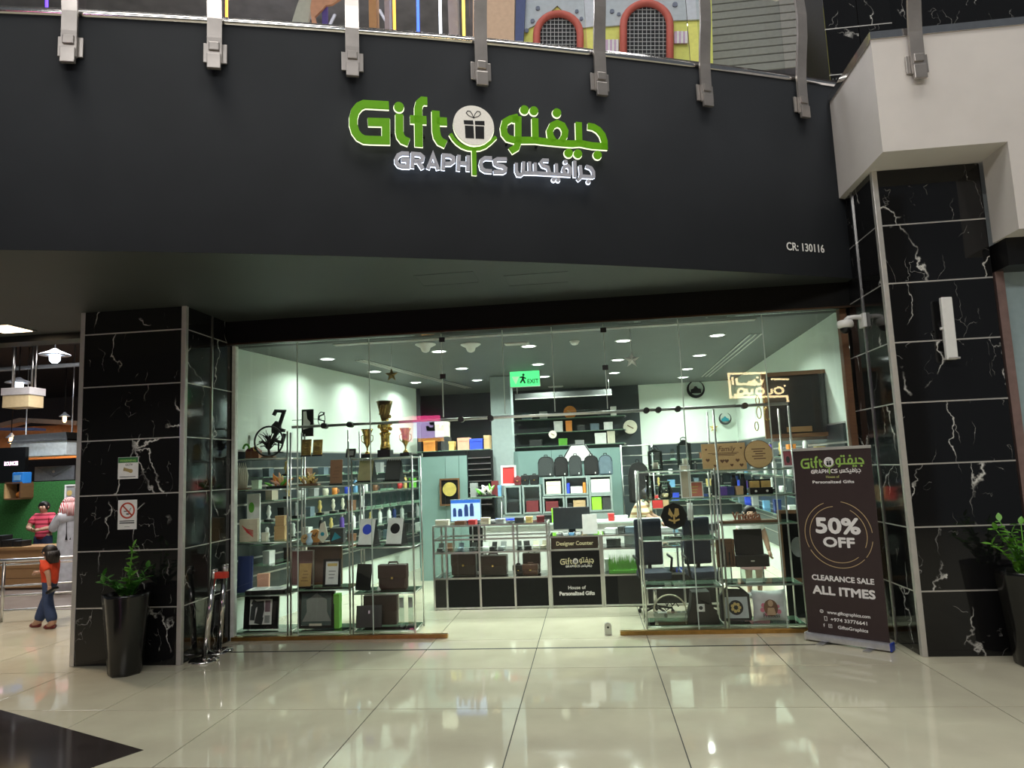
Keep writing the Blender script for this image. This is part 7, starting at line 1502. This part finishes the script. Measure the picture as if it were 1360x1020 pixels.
def person(label, loc, rz, H, pose, shirt=None, trousers=None, sleeve=.6, skirt=None, robe=None, hair=None, shoes=None, headr=1.0, look=(0, 1), headdress=None, hide_head=False, cap=None):
    t = thing('person', label, 'person', loc, rz); J = dict(BASE); J.update(pose)
    V = [(J[k][0]*H, J[k][1]*H, J[k][2]*H, J[k][3]*H) for k in ORDER]; ix = {k: i for i, k in enumerate(ORDER)}
    # head joins the same skin chain
    nk = Vector(J['neck'][:3]); hd = nk+Vector((look[0]*.012, look[1]*.012, .03*headr)); top = hd+Vector((0, 0, .05*headr))
    V += [(hd.x*H, hd.y*H, hd.z*H, (.052*headr*H, .055*headr*H)), (top.x*H, top.y*H, top.z*H, (.056*headr*H, .060*headr*H))]
    E = [(ix[a], ix[b]) for a, b in EDG]+[(ix['neck'], len(V)-2), (len(V)-2, len(V)-1)]
    skin('body', V, E, SKIN, t)
    c = (hd+top)/2*H; f = Vector((look[0], look[1], 0)).normalized(); s = Vector((f.y, -f.x, 0)); r = .058*headr*H
    for k in (-1, 1):
        e = c+f*r*0.93+s*(k*r*0.36)+Vector((0, 0, r*0.10)); obj('eye', G().sphere(e, r*.10), flat('eye_dark', (0.02, 0.015, 0.01), 0.2), t)
        e = c+s*(k*r*0.98); obj('ear', G().sphere(e, r*.14, r*.2, r*.26), SKIN, t)
    obj('nose', G().tube([c+f*r*0.95+Vector((0, 0, r*0.15)), c+f*r*1.12-Vector((0, 0, r*0.22)), c+f*r*0.98-Vector((0, 0, r*0.30))], [r*.08, r*.13, r*.08], 7), SKIN, t)
    obj('mouth', G().tube([c+f*r*0.90+s*(r*.25)-Vector((0, 0, r*.55)), c+f*r*0.97-Vector((0, 0, r*.56)), c+f*r*0.90-s*(r*.25)-Vector((0, 0, r*.55))], r*.05, 6), flat('lips', (0.30, 0.10, 0.08)), t)
    for w, e in (('wrl', 'ell'), ('wrr', 'elr')): hand(J, w, e, H, SKIN, t, 1)
    def sub(names, edges, grow, m, nm, root, clip=None):
        ii = {k: i for i, k in enumerate(names)}; VV = []
        for k in names:
            x = J2[k]; VV.append((x[0]*H, x[1]*H, x[2]*H, (x[3]+grow)*H))
        return skin(nm, VV, [(ii[a], ii[b]) for a, b in edges], m, t, 2, ii[root])
    J2 = dict(J)
    lerp = lambda a, b, q: tuple(J[a][i]*(1-q)+J[b][i]*q for i in range(4))
    if shirt:
        J2['hem'] = (J['pelvis'][0], J['pelvis'][1], J['pelvis'][2]-.04, .098); J2['sll'] = lerp('shl', 'ell', sleeve) if sleeve <= 1 else lerp('ell', 'wrl', sleeve-1); J2['slr'] = lerp('shr', 'elr', sleeve) if sleeve <= 1 else lerp('elr', 'wrr', sleeve-1)
        nn = ['chest', 'waist', 'hem', 'neckb', 'shl', 'sll', 'shr', 'slr']; ee = [('chest', 'waist'), ('waist', 'hem'), ('chest', 'neckb'), ('chest', 'shl'), ('chest', 'shr')]
        if sleeve > 1: nn += ['ell', 'elr']; ee += [('shl', 'ell'), ('ell', 'sll'), ('shr', 'elr'), ('elr', 'slr')]
        else: ee += [('shl', 'sll'), ('shr', 'slr')]
        sub(nn, ee, .014, shirt, 'shirt', 'chest')
    if trousers:
        J2['hemL'] = (J['anl'][0], J['anl'][1], J['anl'][2]+.0, J['anl'][3]+.006); J2['hemR'] = (J['anr'][0], J['anr'][1], J['anr'][2]+.0, J['anr'][3]+.006)
        sub(['pelvis', 'waist', 'hil', 'knl', 'hemL', 'hir', 'knr', 'hemR'], [('pelvis', 'waist'), ('pelvis', 'hil'), ('hil', 'knl'), ('knl', 'hemL'), ('pelvis', 'hir'), ('hir', 'knr'), ('knr', 'hemR')], .008, trousers, 'trousers', 'pelvis')
    if skirt:
        z0, z1, r0, r1, m = skirt; obj('skirt', G().lathe([(r1*H, z1*H), (r1*H*.98, z1*H+.01), ((r0+r1)/2*H, (z0+z1)/2*H), (r0*H, z0*H)], 18, (J['pelvis'][0]*H, J['pelvis'][1]*H, 0), 0, 1.0, .8), m, t)
    if robe:
        g = G(); n = 20; rings = [(.03, .115), (.15, .11), (.35, .10), (.55, .095), (.68, .092), (.76, .088), (.81, .055), (.84, .038)]
        g.lathe([(r_*H, z_*H) for z_, r_ in rings], n, (0, 0, 0), 0, 1.15, .85); obj('robe', g, robe, t)
        J2['slc'] = lerp('ell', 'wrl', .9); J2['src'] = lerp('elr', 'wrr', .9)
        sub(['chest', 'shl', 'ell', 'slc', 'shr', 'elr', 'src'], [('chest', 'shl'), ('shl', 'ell'), ('ell', 'slc'), ('chest', 'shr'), ('shr', 'elr'), ('elr', 'src')], .016, robe, 'sleeves', 'chest')
    if hair:
        Lh = hair; g = G(); hc = c-f*r*0.22+Vector((0, 0, r*0.20)); g.sphere(hc, r*1.10, r*1.10, r*1.06, 16, 10); g.v = [v if (Vector(v)-c).dot(f) < r*0.62 or Vector(v).z > c.z+r*0.62 else tuple(Vector(v)-f*r*0.35) for v in g.v]
        if Lh > 0.1:
            for k in range(9):
                a = R(-60+15*k); dr = -f*math.cos(a)+s*math.sin(a); g.tube([hc+dr*r*0.95, hc+dr*r*1.1-Vector((0, 0, r*0.7)), hc+dr*r*1.05-Vector((0, 0, r*Lh))], [r*.36, r*.40, r*.26], 8)
        obj('hair', g, HAIR, t)
    if cap: obj('cap', G().sphere(c+Vector((0, 0, r*.42)), r*1.12, r*1.12, r*.85, 14, 8), cap, t); 
    if headdress:
        g = G(); g.sphere(c+Vector((0, 0, r*.25))-f*r*.1, r*1.2, r*1.2, r*1.15, 16, 10); obj('head_cloth', g, headdress, t); g = G()
        for k in range(7):
            a = R(-75+25*k); dr = -f*math.cos(a)+s*math.sin(a); g.tube([c+dr*r*1.05+Vector((0, 0, r*.3)), c+dr*r*1.4-Vector((0, 0, r*1.1)), c+dr*r*1.7-Vector((0, 0, r*2.0))], [r*.45, r*.55, r*.40], 8)
        obj('head_cloth_drape', g, headdress, t)
        for k in (0, 1): obj('tassel', G().tube([c-f*r*1.3+s*r*(-.9+.6*k)-Vector((0, 0, r*1.5)), c-f*r*1.5+s*r*(-.9+.6*k)-Vector((0, 0, r*5.0)), c-f*r*1.5+s*r*(-.9+.6*k)-Vector((0, 0, r*6.2))], [r*.07, r*.07, r*.2], 6), BLACK, t)
    if shoes:
        for an, to in (('anl', 'tol'), ('anr', 'tor')):
            a = Vector(J[an][:3])*H; b = Vector(J[to][:3])*H; d = (b-a); d.z = 0; d = d.normalized()
            zf = min(a.z, b.z); lo = max(0.0, zf-.035*H)
            obj('shoe', G().tube([a-d*.03*H+Vector((0, 0, -a.z+lo+.026*H)), a+Vector((0, 0, -a.z+lo+.030*H)), b+Vector((0, 0, -b.z+lo+.024*H)), b+d*.03*H+Vector((0, 0, -b.z+lo+.020*H))], [.022*H, .030*H, .029*H, .016*H], 10), shoes, t)
    return t
DENIM = mat('blue_denim', (0.025, 0.045, 0.11), 0.85, bump=0.1, scale=60); ORANGE = mat('orange_red_cotton', (0.62, 0.055, 0.015), 0.8)
pch = PZ(64, 834, 0)
tch = person('child in an orange-red T-shirt and wide jeans walking left', (pch.x, pch.y, 0), PI/2, 1.14,
  dict(pelvis=(0, 0, .52, .075), chest=(0, .01, .70, .082), neckb=(0, .01, .79, .05), neck=(0, .02, .82, .036), shl=(.09, .01, .765, .042), shr=(-.09, .01, .765, .042),
       ell=(.10, .08, .66, .03), wrl=(.09, .24, .645, .021), elr=(-.115, -.07, .64, .03), wrr=(-.115, -.09, .50, .021),
       hil=(.042, .01, .48, .052), knl=(.045, .09, .28, .056), anl=(.045, .17, .06, .052), tol=(.05, .25, .025, .024), hir=(-.042, -.01, .48, .052), knr=(-.045, -.02, .28, .056), anr=(-.045, -.10, .06, .052), tor=(-.05, -.02, .025, .024)),
  ORANGE, DENIM, .75, hair=1.9, shoes=mat('dark_red_shoe', (0.16, 0.02, 0.02), 0.5), headr=1.28)
t = tag(obj('mobile_phone', G().box(0, 0, 0, 0.035, 0.09, 0.14, Matrix.Rotation(R(60), 3, 'Y'), 0, 0.008), BLACK, None, (pch.x+0.115+0.02, pch.y-0.12, 0.52)), 'black phone in the walking child\'s hand', 'phone')
# man in white robe, person in pink shirt at the food court counter
YM = 12.0
pm_ = PY(88, 700, YM)
RW_CHECK = stripe_mat('red_white_check', (0.72, 0.70, 0.68), (0.50, 0.05, 0.06), 48, 0, 0.8, 0.45)
person('person in a white robe and red checked head cloth seen from behind the railing', (pm_.x+0.06, YM, 0), R(60), 1.74, dict(ell=(.13, .06, .66, .032), wrl=(.08, .18, .68, .022), elr=(-.13, .06, .66, .032), wrr=(-.08, .18, .68, .022)), robe=mat('white_robe_cloth', (0.62, 0.64, 0.70), 0.8), headdress=RW_CHECK, shoes=P['brown'])
pk = PY(58, 700, 13.4)
person('person in a pink and dark red striped shirt behind the food court counter', (pk.x, 13.4, 0), R(190), 1.66, dict(ell=(.15, .06, .66, .032), wrl=(.04, .16, .64, .022), elr=(-.15, .06, .66, .032), wrr=(-.04, .16, .64, .022)), stripe_mat('pink_stripe_shirt', (0.70, 0.08, 0.14), (0.28, 0.02, 0.04), 11, 2, 0.8, 0.6), DENIM, .7, hair=0.01, shoes=BLACK)
# shop attendant leaning over the bench
pa_ = PY(846, 700, 12.0)
person('person in a cream and tan striped shirt leaning over the shop bench', (pa_.x-0.02, 12.0, 0), R(-100), 1.62, dict(chest=(0, .06, .69, .088), waist=(0, .02, .60, .075), neckb=(0, .11, .77, .046), neck=(0, .14, .80, .033), shl=(.10, .07, .755, .044), shr=(-.10, .07, .755, .044), ell=(.13, .15, .63, .030), wrl=(.10, .28, .57, .021), elr=(-.13, .16, .63, .030), wrr=(-.08, .30, .57, .021)), stripe_mat('cream_tan_stripe', (0.66, 0.58, 0.40), (0.34, 0.20, 0.10), 9, 2, 0.8, 0.62), P['dgrey'], .9, hair=0.01, shoes=BLACK, cap=P['navy'])
# young person in white T-shirt behind the right display
pg_ = PZ(1012, 795, 0)
person('young person in a white T-shirt and pink skirt behind the right display shelf', (pg_.x-0.05, pg_.y+0.15, 0), R(180), 1.28, dict(neck=(0, .03, .845, .032), shl=(.105, 0, .78, .046), shr=(-.105, 0, .78, .046), ell=(.15, .02, .62, .034), wrl=(.17, .06, .48, .022), elr=(-.15, .02, .62, .034), wrr=(-.17, .06, .48, .022)), P['white'], None, .55, skirt=(.58, .30, .085, .14, flat('dusty_pink_skirt', (0.48, 0.20, 0.22))), hair=1.2, shoes=P['grey'], headr=1.1)

FCZ = 5.2
# ================================================================== FOOD COURT ON THE LEFT
FC = mat('food_court_dark', (0.012, 0.013, 0.018), 0.7)
struct('ceiling_food_court', G().bx(-24, -4.75, 9.2, 26, FCZ, FCZ+0.15), FC, label='dark ceiling of the food court on the left')
struct('wall_food_court', G().bx(-24, -4.75, 24, 24.2, 0, FCZ), mat('food_court_back', (0.05, 0.045, 0.05), 0.7), label='dark far wall of the food court')
struct('wall_side_passage', G().bx(-4.75, -4.62, 8.3, 24, 0, FCZ), MATTEBLACK)
struct('wall_bulkhead_left', G().bx(-24, -5.4, 8.12, 8.4, 3.78, FCZ), BLACK, label='dark bulkhead at the edge of the soffit on the left')
pl_ = PZ(8, 436, ZS)
t = thing('recessed_light', 'warm square recessed light in the dark soffit at the left edge', 'lamp', (pl_.x, pl_.y, ZS)); obj('light_frame', G().bx(-0.22, 0.22, -0.22, 0.22, -0.012, 0.0), STEEL, t); obj('light_lens', G().bx(-0.19, 0.19, -0.19, 0.19, -0.016, -0.012), emat('warm_lens', (1.0, 0.78, 0.5), 5.0), t); l_ = area('recessed_beam', (0, 0, 0), 0.36, 40, (1.0, 0.84, 0.66), (0, 0, 0), None, None, R(110)); l_.parent = t; l_.location = (0, 0, -0.03)
def dish_lamp(label, px, py, Y, r, col, power):
    p = PY(px, py, Y); t = thing('pendant_lamp', label, 'lamp', p, 0, 'food court lamps'); r = mp(r, Y)
    obj('dish', G().lathe([(r*0.3, -0.02), (r, -0.03), (r, -0.015), (r*0.35, 0.06), (r*0.15, 0.10)], 22), mat('lamp_dish', (0.62, 0.68, 0.80), 0.4, 0.1), t)
    b = obj('bulb', G().lathe([(r*0.30, 0.0), (r*0.36, -0.06), (r*0.34, -0.13), (r*0.18, -0.18)][::-1], 14), emat('bulb_%s' % label[:4], col, 9.0), t); obj('cord', G().cyl((0, 0, 0.08), (0, 0, FCZ-p.z), 0.012, n=6), BLACK, t)
    o = area('bulb_light', (0, 0, 0), 0.25, power, col, (0, 0, 0), None, 'DISK'); o.parent = t; o.location = (0, 0, -0.3)
dish_lamp('cool white dish lamp, larger and higher one left of the column', 73, 470, 12.5, 20, (0.75, 0.88, 1.0), 60); dish_lamp('blue-white dish lamp over the hanging box sign', 25, 507, 14.5, 17, (0.75, 0.88, 1.0), 50)
dish_lamp('warm lamp under the canopy beam near the column', 86, 552, 17.0, 7, (1.0, 0.62, 0.28), 140); dish_lamp('warm lamp at the left edge above the black kiosk', 15, 580, 16.5, 7, (1.0, 0.55, 0.22), 140)
a = RC(12, 516, 50, 542, 13.5); t = thing('box_sign', 'pale hanging two-tier box sign at the left', 'sign', (a[0], 13.5, a[1])); w, h = a[2], a[3]
obj('lower_box', G().bx(-w*0.46, w*0.46, -0.2, 0.2, 0, h*0.62, b=0.01), flat('tan_sign', (0.55, 0.42, 0.24)), t); obj('upper_box', G().bx(-w/2, w/2, -0.22, 0.22, h*0.62, h, b=0.01), flat('grey_sign', (0.45, 0.42, 0.42)), t)
for s in (-1, 1): obj('hanger', G().cyl((s*w*0.4, 0, h), (s*w*0.4, 0, FCZ-a[1]), 0.02, n=6), STEEL, t)
# canopy beams
for k, (pts, Y, c, lb) in enumerate((([(0, 566), (30, 558), (105, 562)], 18.0, (0.42, 0.32, 0.26), 'tan canopy beam with a slight ridge over the food court'), ([(0, 570), (50, 570)], 17.6, (0.10, 0.16, 0.40), 'blue fascia strip under the canopy beam'))):
    pp = [PY(x, y, Y) for x, y in pts]; g = G()
    g.strip([(p.x, p.z) for p in pp], 0.12 if k == 0 else 0.07, Y-0.1, Y+0.3); tag(obj('canopy_beam', g, flat('beam_%d' % k, c)), lb, 'beam')
tag(obj('canopy_board', G().bx(PY(0, 580, 18.4).x-3, PY(108, 580, 18.4).x, 18.4, 18.6, PY(50, 610, 18.4).z, PY(50, 566, 18.4).z), mat('orange_lit_board', (0.55, 0.25, 0.10), 0.6)), 'orange-brown canopy board lit by warm lamps', 'board')
for k, (px, y0, y1, Y) in enumerate(((18, 450, 520, 14.2), (43, 460, 520, 14.0))):
    a, b = PY(px, y0, Y), PY(px+(-1 if k else 0), y1, Y); tag(obj('hanger_pole', G().cyl(b, (b.x, b.y, FCZ), 0.025, n=8), STEEL), 'thin steel hanger pole, %s of two at the left' % ('left' if k == 0 else 'right'), 'pole')
a, b = PY(0, 491, 15.0), PY(108, 484, 15.0); tag(obj('ceiling_conduit', G().cyl((a.x-3, 15, a.z), (b.x, 15, b.z), 0.05, n=8), flat('grey_conduit', (0.22, 0.24, 0.27))), 'grey conduit under the dark food court ceiling', 'pipe')
# extraction hood, steel splash panel, kiosk
a = RC(28, 576, 101, 606, 15.0); t = thing('extraction_hood', 'stainless steel extraction hood over the food stall', 'hood', (a[0], 15.0, a[1])); w, h = a[2], a[3]
obj('hood_body', G().bx(-w/2, w/2, -0.3, 0.3, 0, h*0.66, b=0.01), mat('satin_hood_steel', (0.66, 0.72, 0.74), 0.4, 0.1), t); obj('hood_crown', G().prism([(-w/2, h*0.68), (w/2, h*0.68), (w*0.47, h), (-w*0.46, h*0.95)], -0.28, 0.28), STEEL, t); obj('hood_lip', G().bx(-w*0.53, w*0.53, -0.34, 0.3, h*0.62, h*0.70), CHROME, t)
[obj('hanger', G().cyl((s*w*0.42, 0, h*0.9), (s*w*0.42, 0, FCZ-a[1]), 0.015, n=6), STEEL, t) for s in (-1, 1)]
a = RC(46, 619, 98, 638, 15.2); t = thing('splash_panel', 'grey steel splash panel with a V-shaped fold under the hood', 'panel', (a[0], 15.2, a[1])); w, h = a[2], a[3]
obj('sheet', G().bx(-w/2, w/2, 0, 0.03, 0, h), mat('grey_sheet', (0.28, 0.29, 0.33), 0.4, 0.4), t); obj('folded_flap', G().prism([(-w*0.45, h*0.95), (0, h*0.25), (w*0.45, h*0.95)], -0.02, 0.0), mat('grey_sheet_dark', (0.20, 0.21, 0.25), 0.4, 0.4), t); obj('rivet', G().disc(0, h*0.6, 0.03, -0.03, -0.02, 10), STEEL, t)
obj('post', G().bx(-w*0.05, w*0.05, 0.03, 0.1, -a[1], h*0.5), FC, t)
a = RC(-30, 595, 33, 640, 14.6); t = thing('kiosk_board', 'black kiosk board with a small glowing pink name', 'sign', (a[0], 14.6, a[1])); w, h = a[2], a[3]; obj('board', G().bx(-w/2, w/2, 0, 0.1, 0, h), BLACK, t); obj('support', G().bx(-w*0.4, -w*0.3, 0.02, 0.1, -a[1], 0), BLACK, t)
pcx = PY(15, 615, 14.6).x-a[0]; text('lettering', 'BOUNCES', 0.12, emat('pink_letters', (1.0, 0.62, 0.85), 3.0), t, (pcx, -0.004, PY(15, 618, 14.6).z-a[1]), bold=0.003, maxw=mp(21, 14.6))
# green wall behind the stall, counter
GRASSW = mat('green_turf_wall', (0.03, 0.16, 0.035), 0.9, var=0.3, scale=30, bump=0.5)
za_, zb_ = PY(50, 742, 14.0).z, PY(50, 640, 14.0).z; xa, xb = PY(-40, 690, 14.0).x, PY(112, 690, 14.0).x
tag(obj('turf_wall', G().bx(xa, xb, 14.0, 14.2, 0, zb_), GRASSW), 'green turf-covered wall of the food stall', 'wall panel')
a = RC(19, 640, 39, 663, 13.9); t = thing('wall_cube', 'small wooden cube shelf on the green wall', 'shelf', (a[0], 13.75, a[1])); w, h = a[2], a[3]
obj('cube_top', G().bx(-w/2, w/2, -0.1, 0.25, h-0.03, h), WOODD, t); obj('cube_bottom', G().bx(-w/2, w/2, -0.1, 0.25, 0, 0.03), WOODD, t)
for s in (-1, 1): obj('cube_side', G().bx(s*w/2-0.015, s*w/2+0.015, -0.1, 0.25, 0.03, h-0.03), WOODL if s < 0 else WOODD, t)
obj('cube_back', G().bx(-w/2, w/2, 0.2, 0.25, 0.03, h-0.03), BLACK, t); obj('ornament', G().sphere((0.04, 0.05, 0.1), 0.07), P['orange'], t)
a = RC(26, 626, 40, 641, 13.9); t = thing('blue_machine', 'bright blue box standing on the cube shelf', 'box', (a[0], 13.8, a[1]-0.02)); w, h = a[2], a[3]; obj('machine_body', G().bx(-w/2, w/2, -0.1, 0.15, 0, h, b=0.02), flat('vivid_blue', (0.02, 0.20, 0.62)), t); obj('machine_window', G().bx(-w*0.3, w*0.3, -0.11, -0.1, h*0.3, h*0.75), P['sky'], t)
t, w, h = frame('small poster in a pale frame on the green wall next to the column', 94, 13.9, PY(94, 676, 13.9).z, 18, 34, PAPER, P['grey'], 0.03, 0); obj('poster_blot', G().disc(-0.03, h*0.65, 0.06, -0.02, -0.0135, 10), P['gold'], t); obj('poster_blot', G().disc(0.04, h*0.35, 0.08, -0.02, -0.0135, 10), P['navy'], t)
obj('wall_fixing', G().bx(-0.03, 0.03, 0, 0.1, h*0.4, h*0.5), STEEL, t)
zk = PY(40, 727, 12.3).z; xa, xb = PY(-40, 740, 12.3).x, PY(76, 740, 12.3).x
t = thing('stall_counter', 'light brown wooden stall counter behind the railing', 'counter', ((xa+xb)/2, 12.45, 0)); w = (xb-xa)/2; WB_ = wood_mat('stall_wood', (0.36, 0.20, 0.08), (0.46, 0.27, 0.12), 3)
for k in range(4): obj('front_board', G().bx(-w, w, -0.02, 0.0, 0.04+k*(zk-0.08)/4, 0.03+(k+1)*(zk-0.08)/4), WB_, t)
obj('counter_top', G().bx(-w-0.05, w+0.05, -0.06, 0.5, zk-0.05, zk), WB_, t); obj('carcass', G().bx(-w, w, 0.0, 0.45, 0.0, zk-0.05), WOODD, t)
for k, (px, w_, h_, l) in enumerate(((4, 12, 16, 'black coffee machine at the left edge of the stall counter'), (16, 14, 10, 'black till on the stall counter'), (30, 12, 8, 'low black tray stack on the stall counter'))): carton(l, px, 12.6, zk, w_, h_, 0.25, P['black'], 0, 'counter_machine', 'machine')
# steel railing
p0 = PZ(2, 826, 0); p1 = Vector((PZ(104, 805, 0).x, p0.y+0.5, 0)); p1 = Vector((-5.2, p0.y+0.9, 0)); pm1 = Vector((p0.x-2.5, p0.y-0.4, 0))
t = thing('steel_railing', 'stainless steel railing with round rails behind the walking child', 'railing', (0, 0, 0))
ht = PY(2, 745, p0.y).z
for q in (pm1, p0, p1): obj('rail_post', G().cyl((q.x, q.y, 0), (q.x, q.y, ht), 0.022, n=10), STEEL, t)
for k, z in enumerate((ht, ht*0.93, ht*0.58, ht*0.42, ht*0.18)):
    obj('rail', G().tube([(pm1.x, pm1.y, z), (p0.x, p0.y, z), (p1.x, p1.y, z)], 0.026 if k == 0 else 0.014, 8), STEEL, t)
o = struct('floor_walkway', G().bx(-24, -5.66, 10.4, 24, 0.0, 0.004), GREYPLANK, label='grey-brown walkway floor of the food court')
area('food_court_fill', (-8.3, 10.2, 4.95), 3.0, 130, (1.0, 0.93, 0.88), (0, 0, 0), 1.2)  # fill without a visible lamp, added to lift the walking child
area('food_court_fill', (-9.5, 12.6, 4.95), 3.0, 190, (1.0, 0.95, 0.9), (R(15), 0, 0), 1.2)  # another added fill, brightens the white robe and the stall
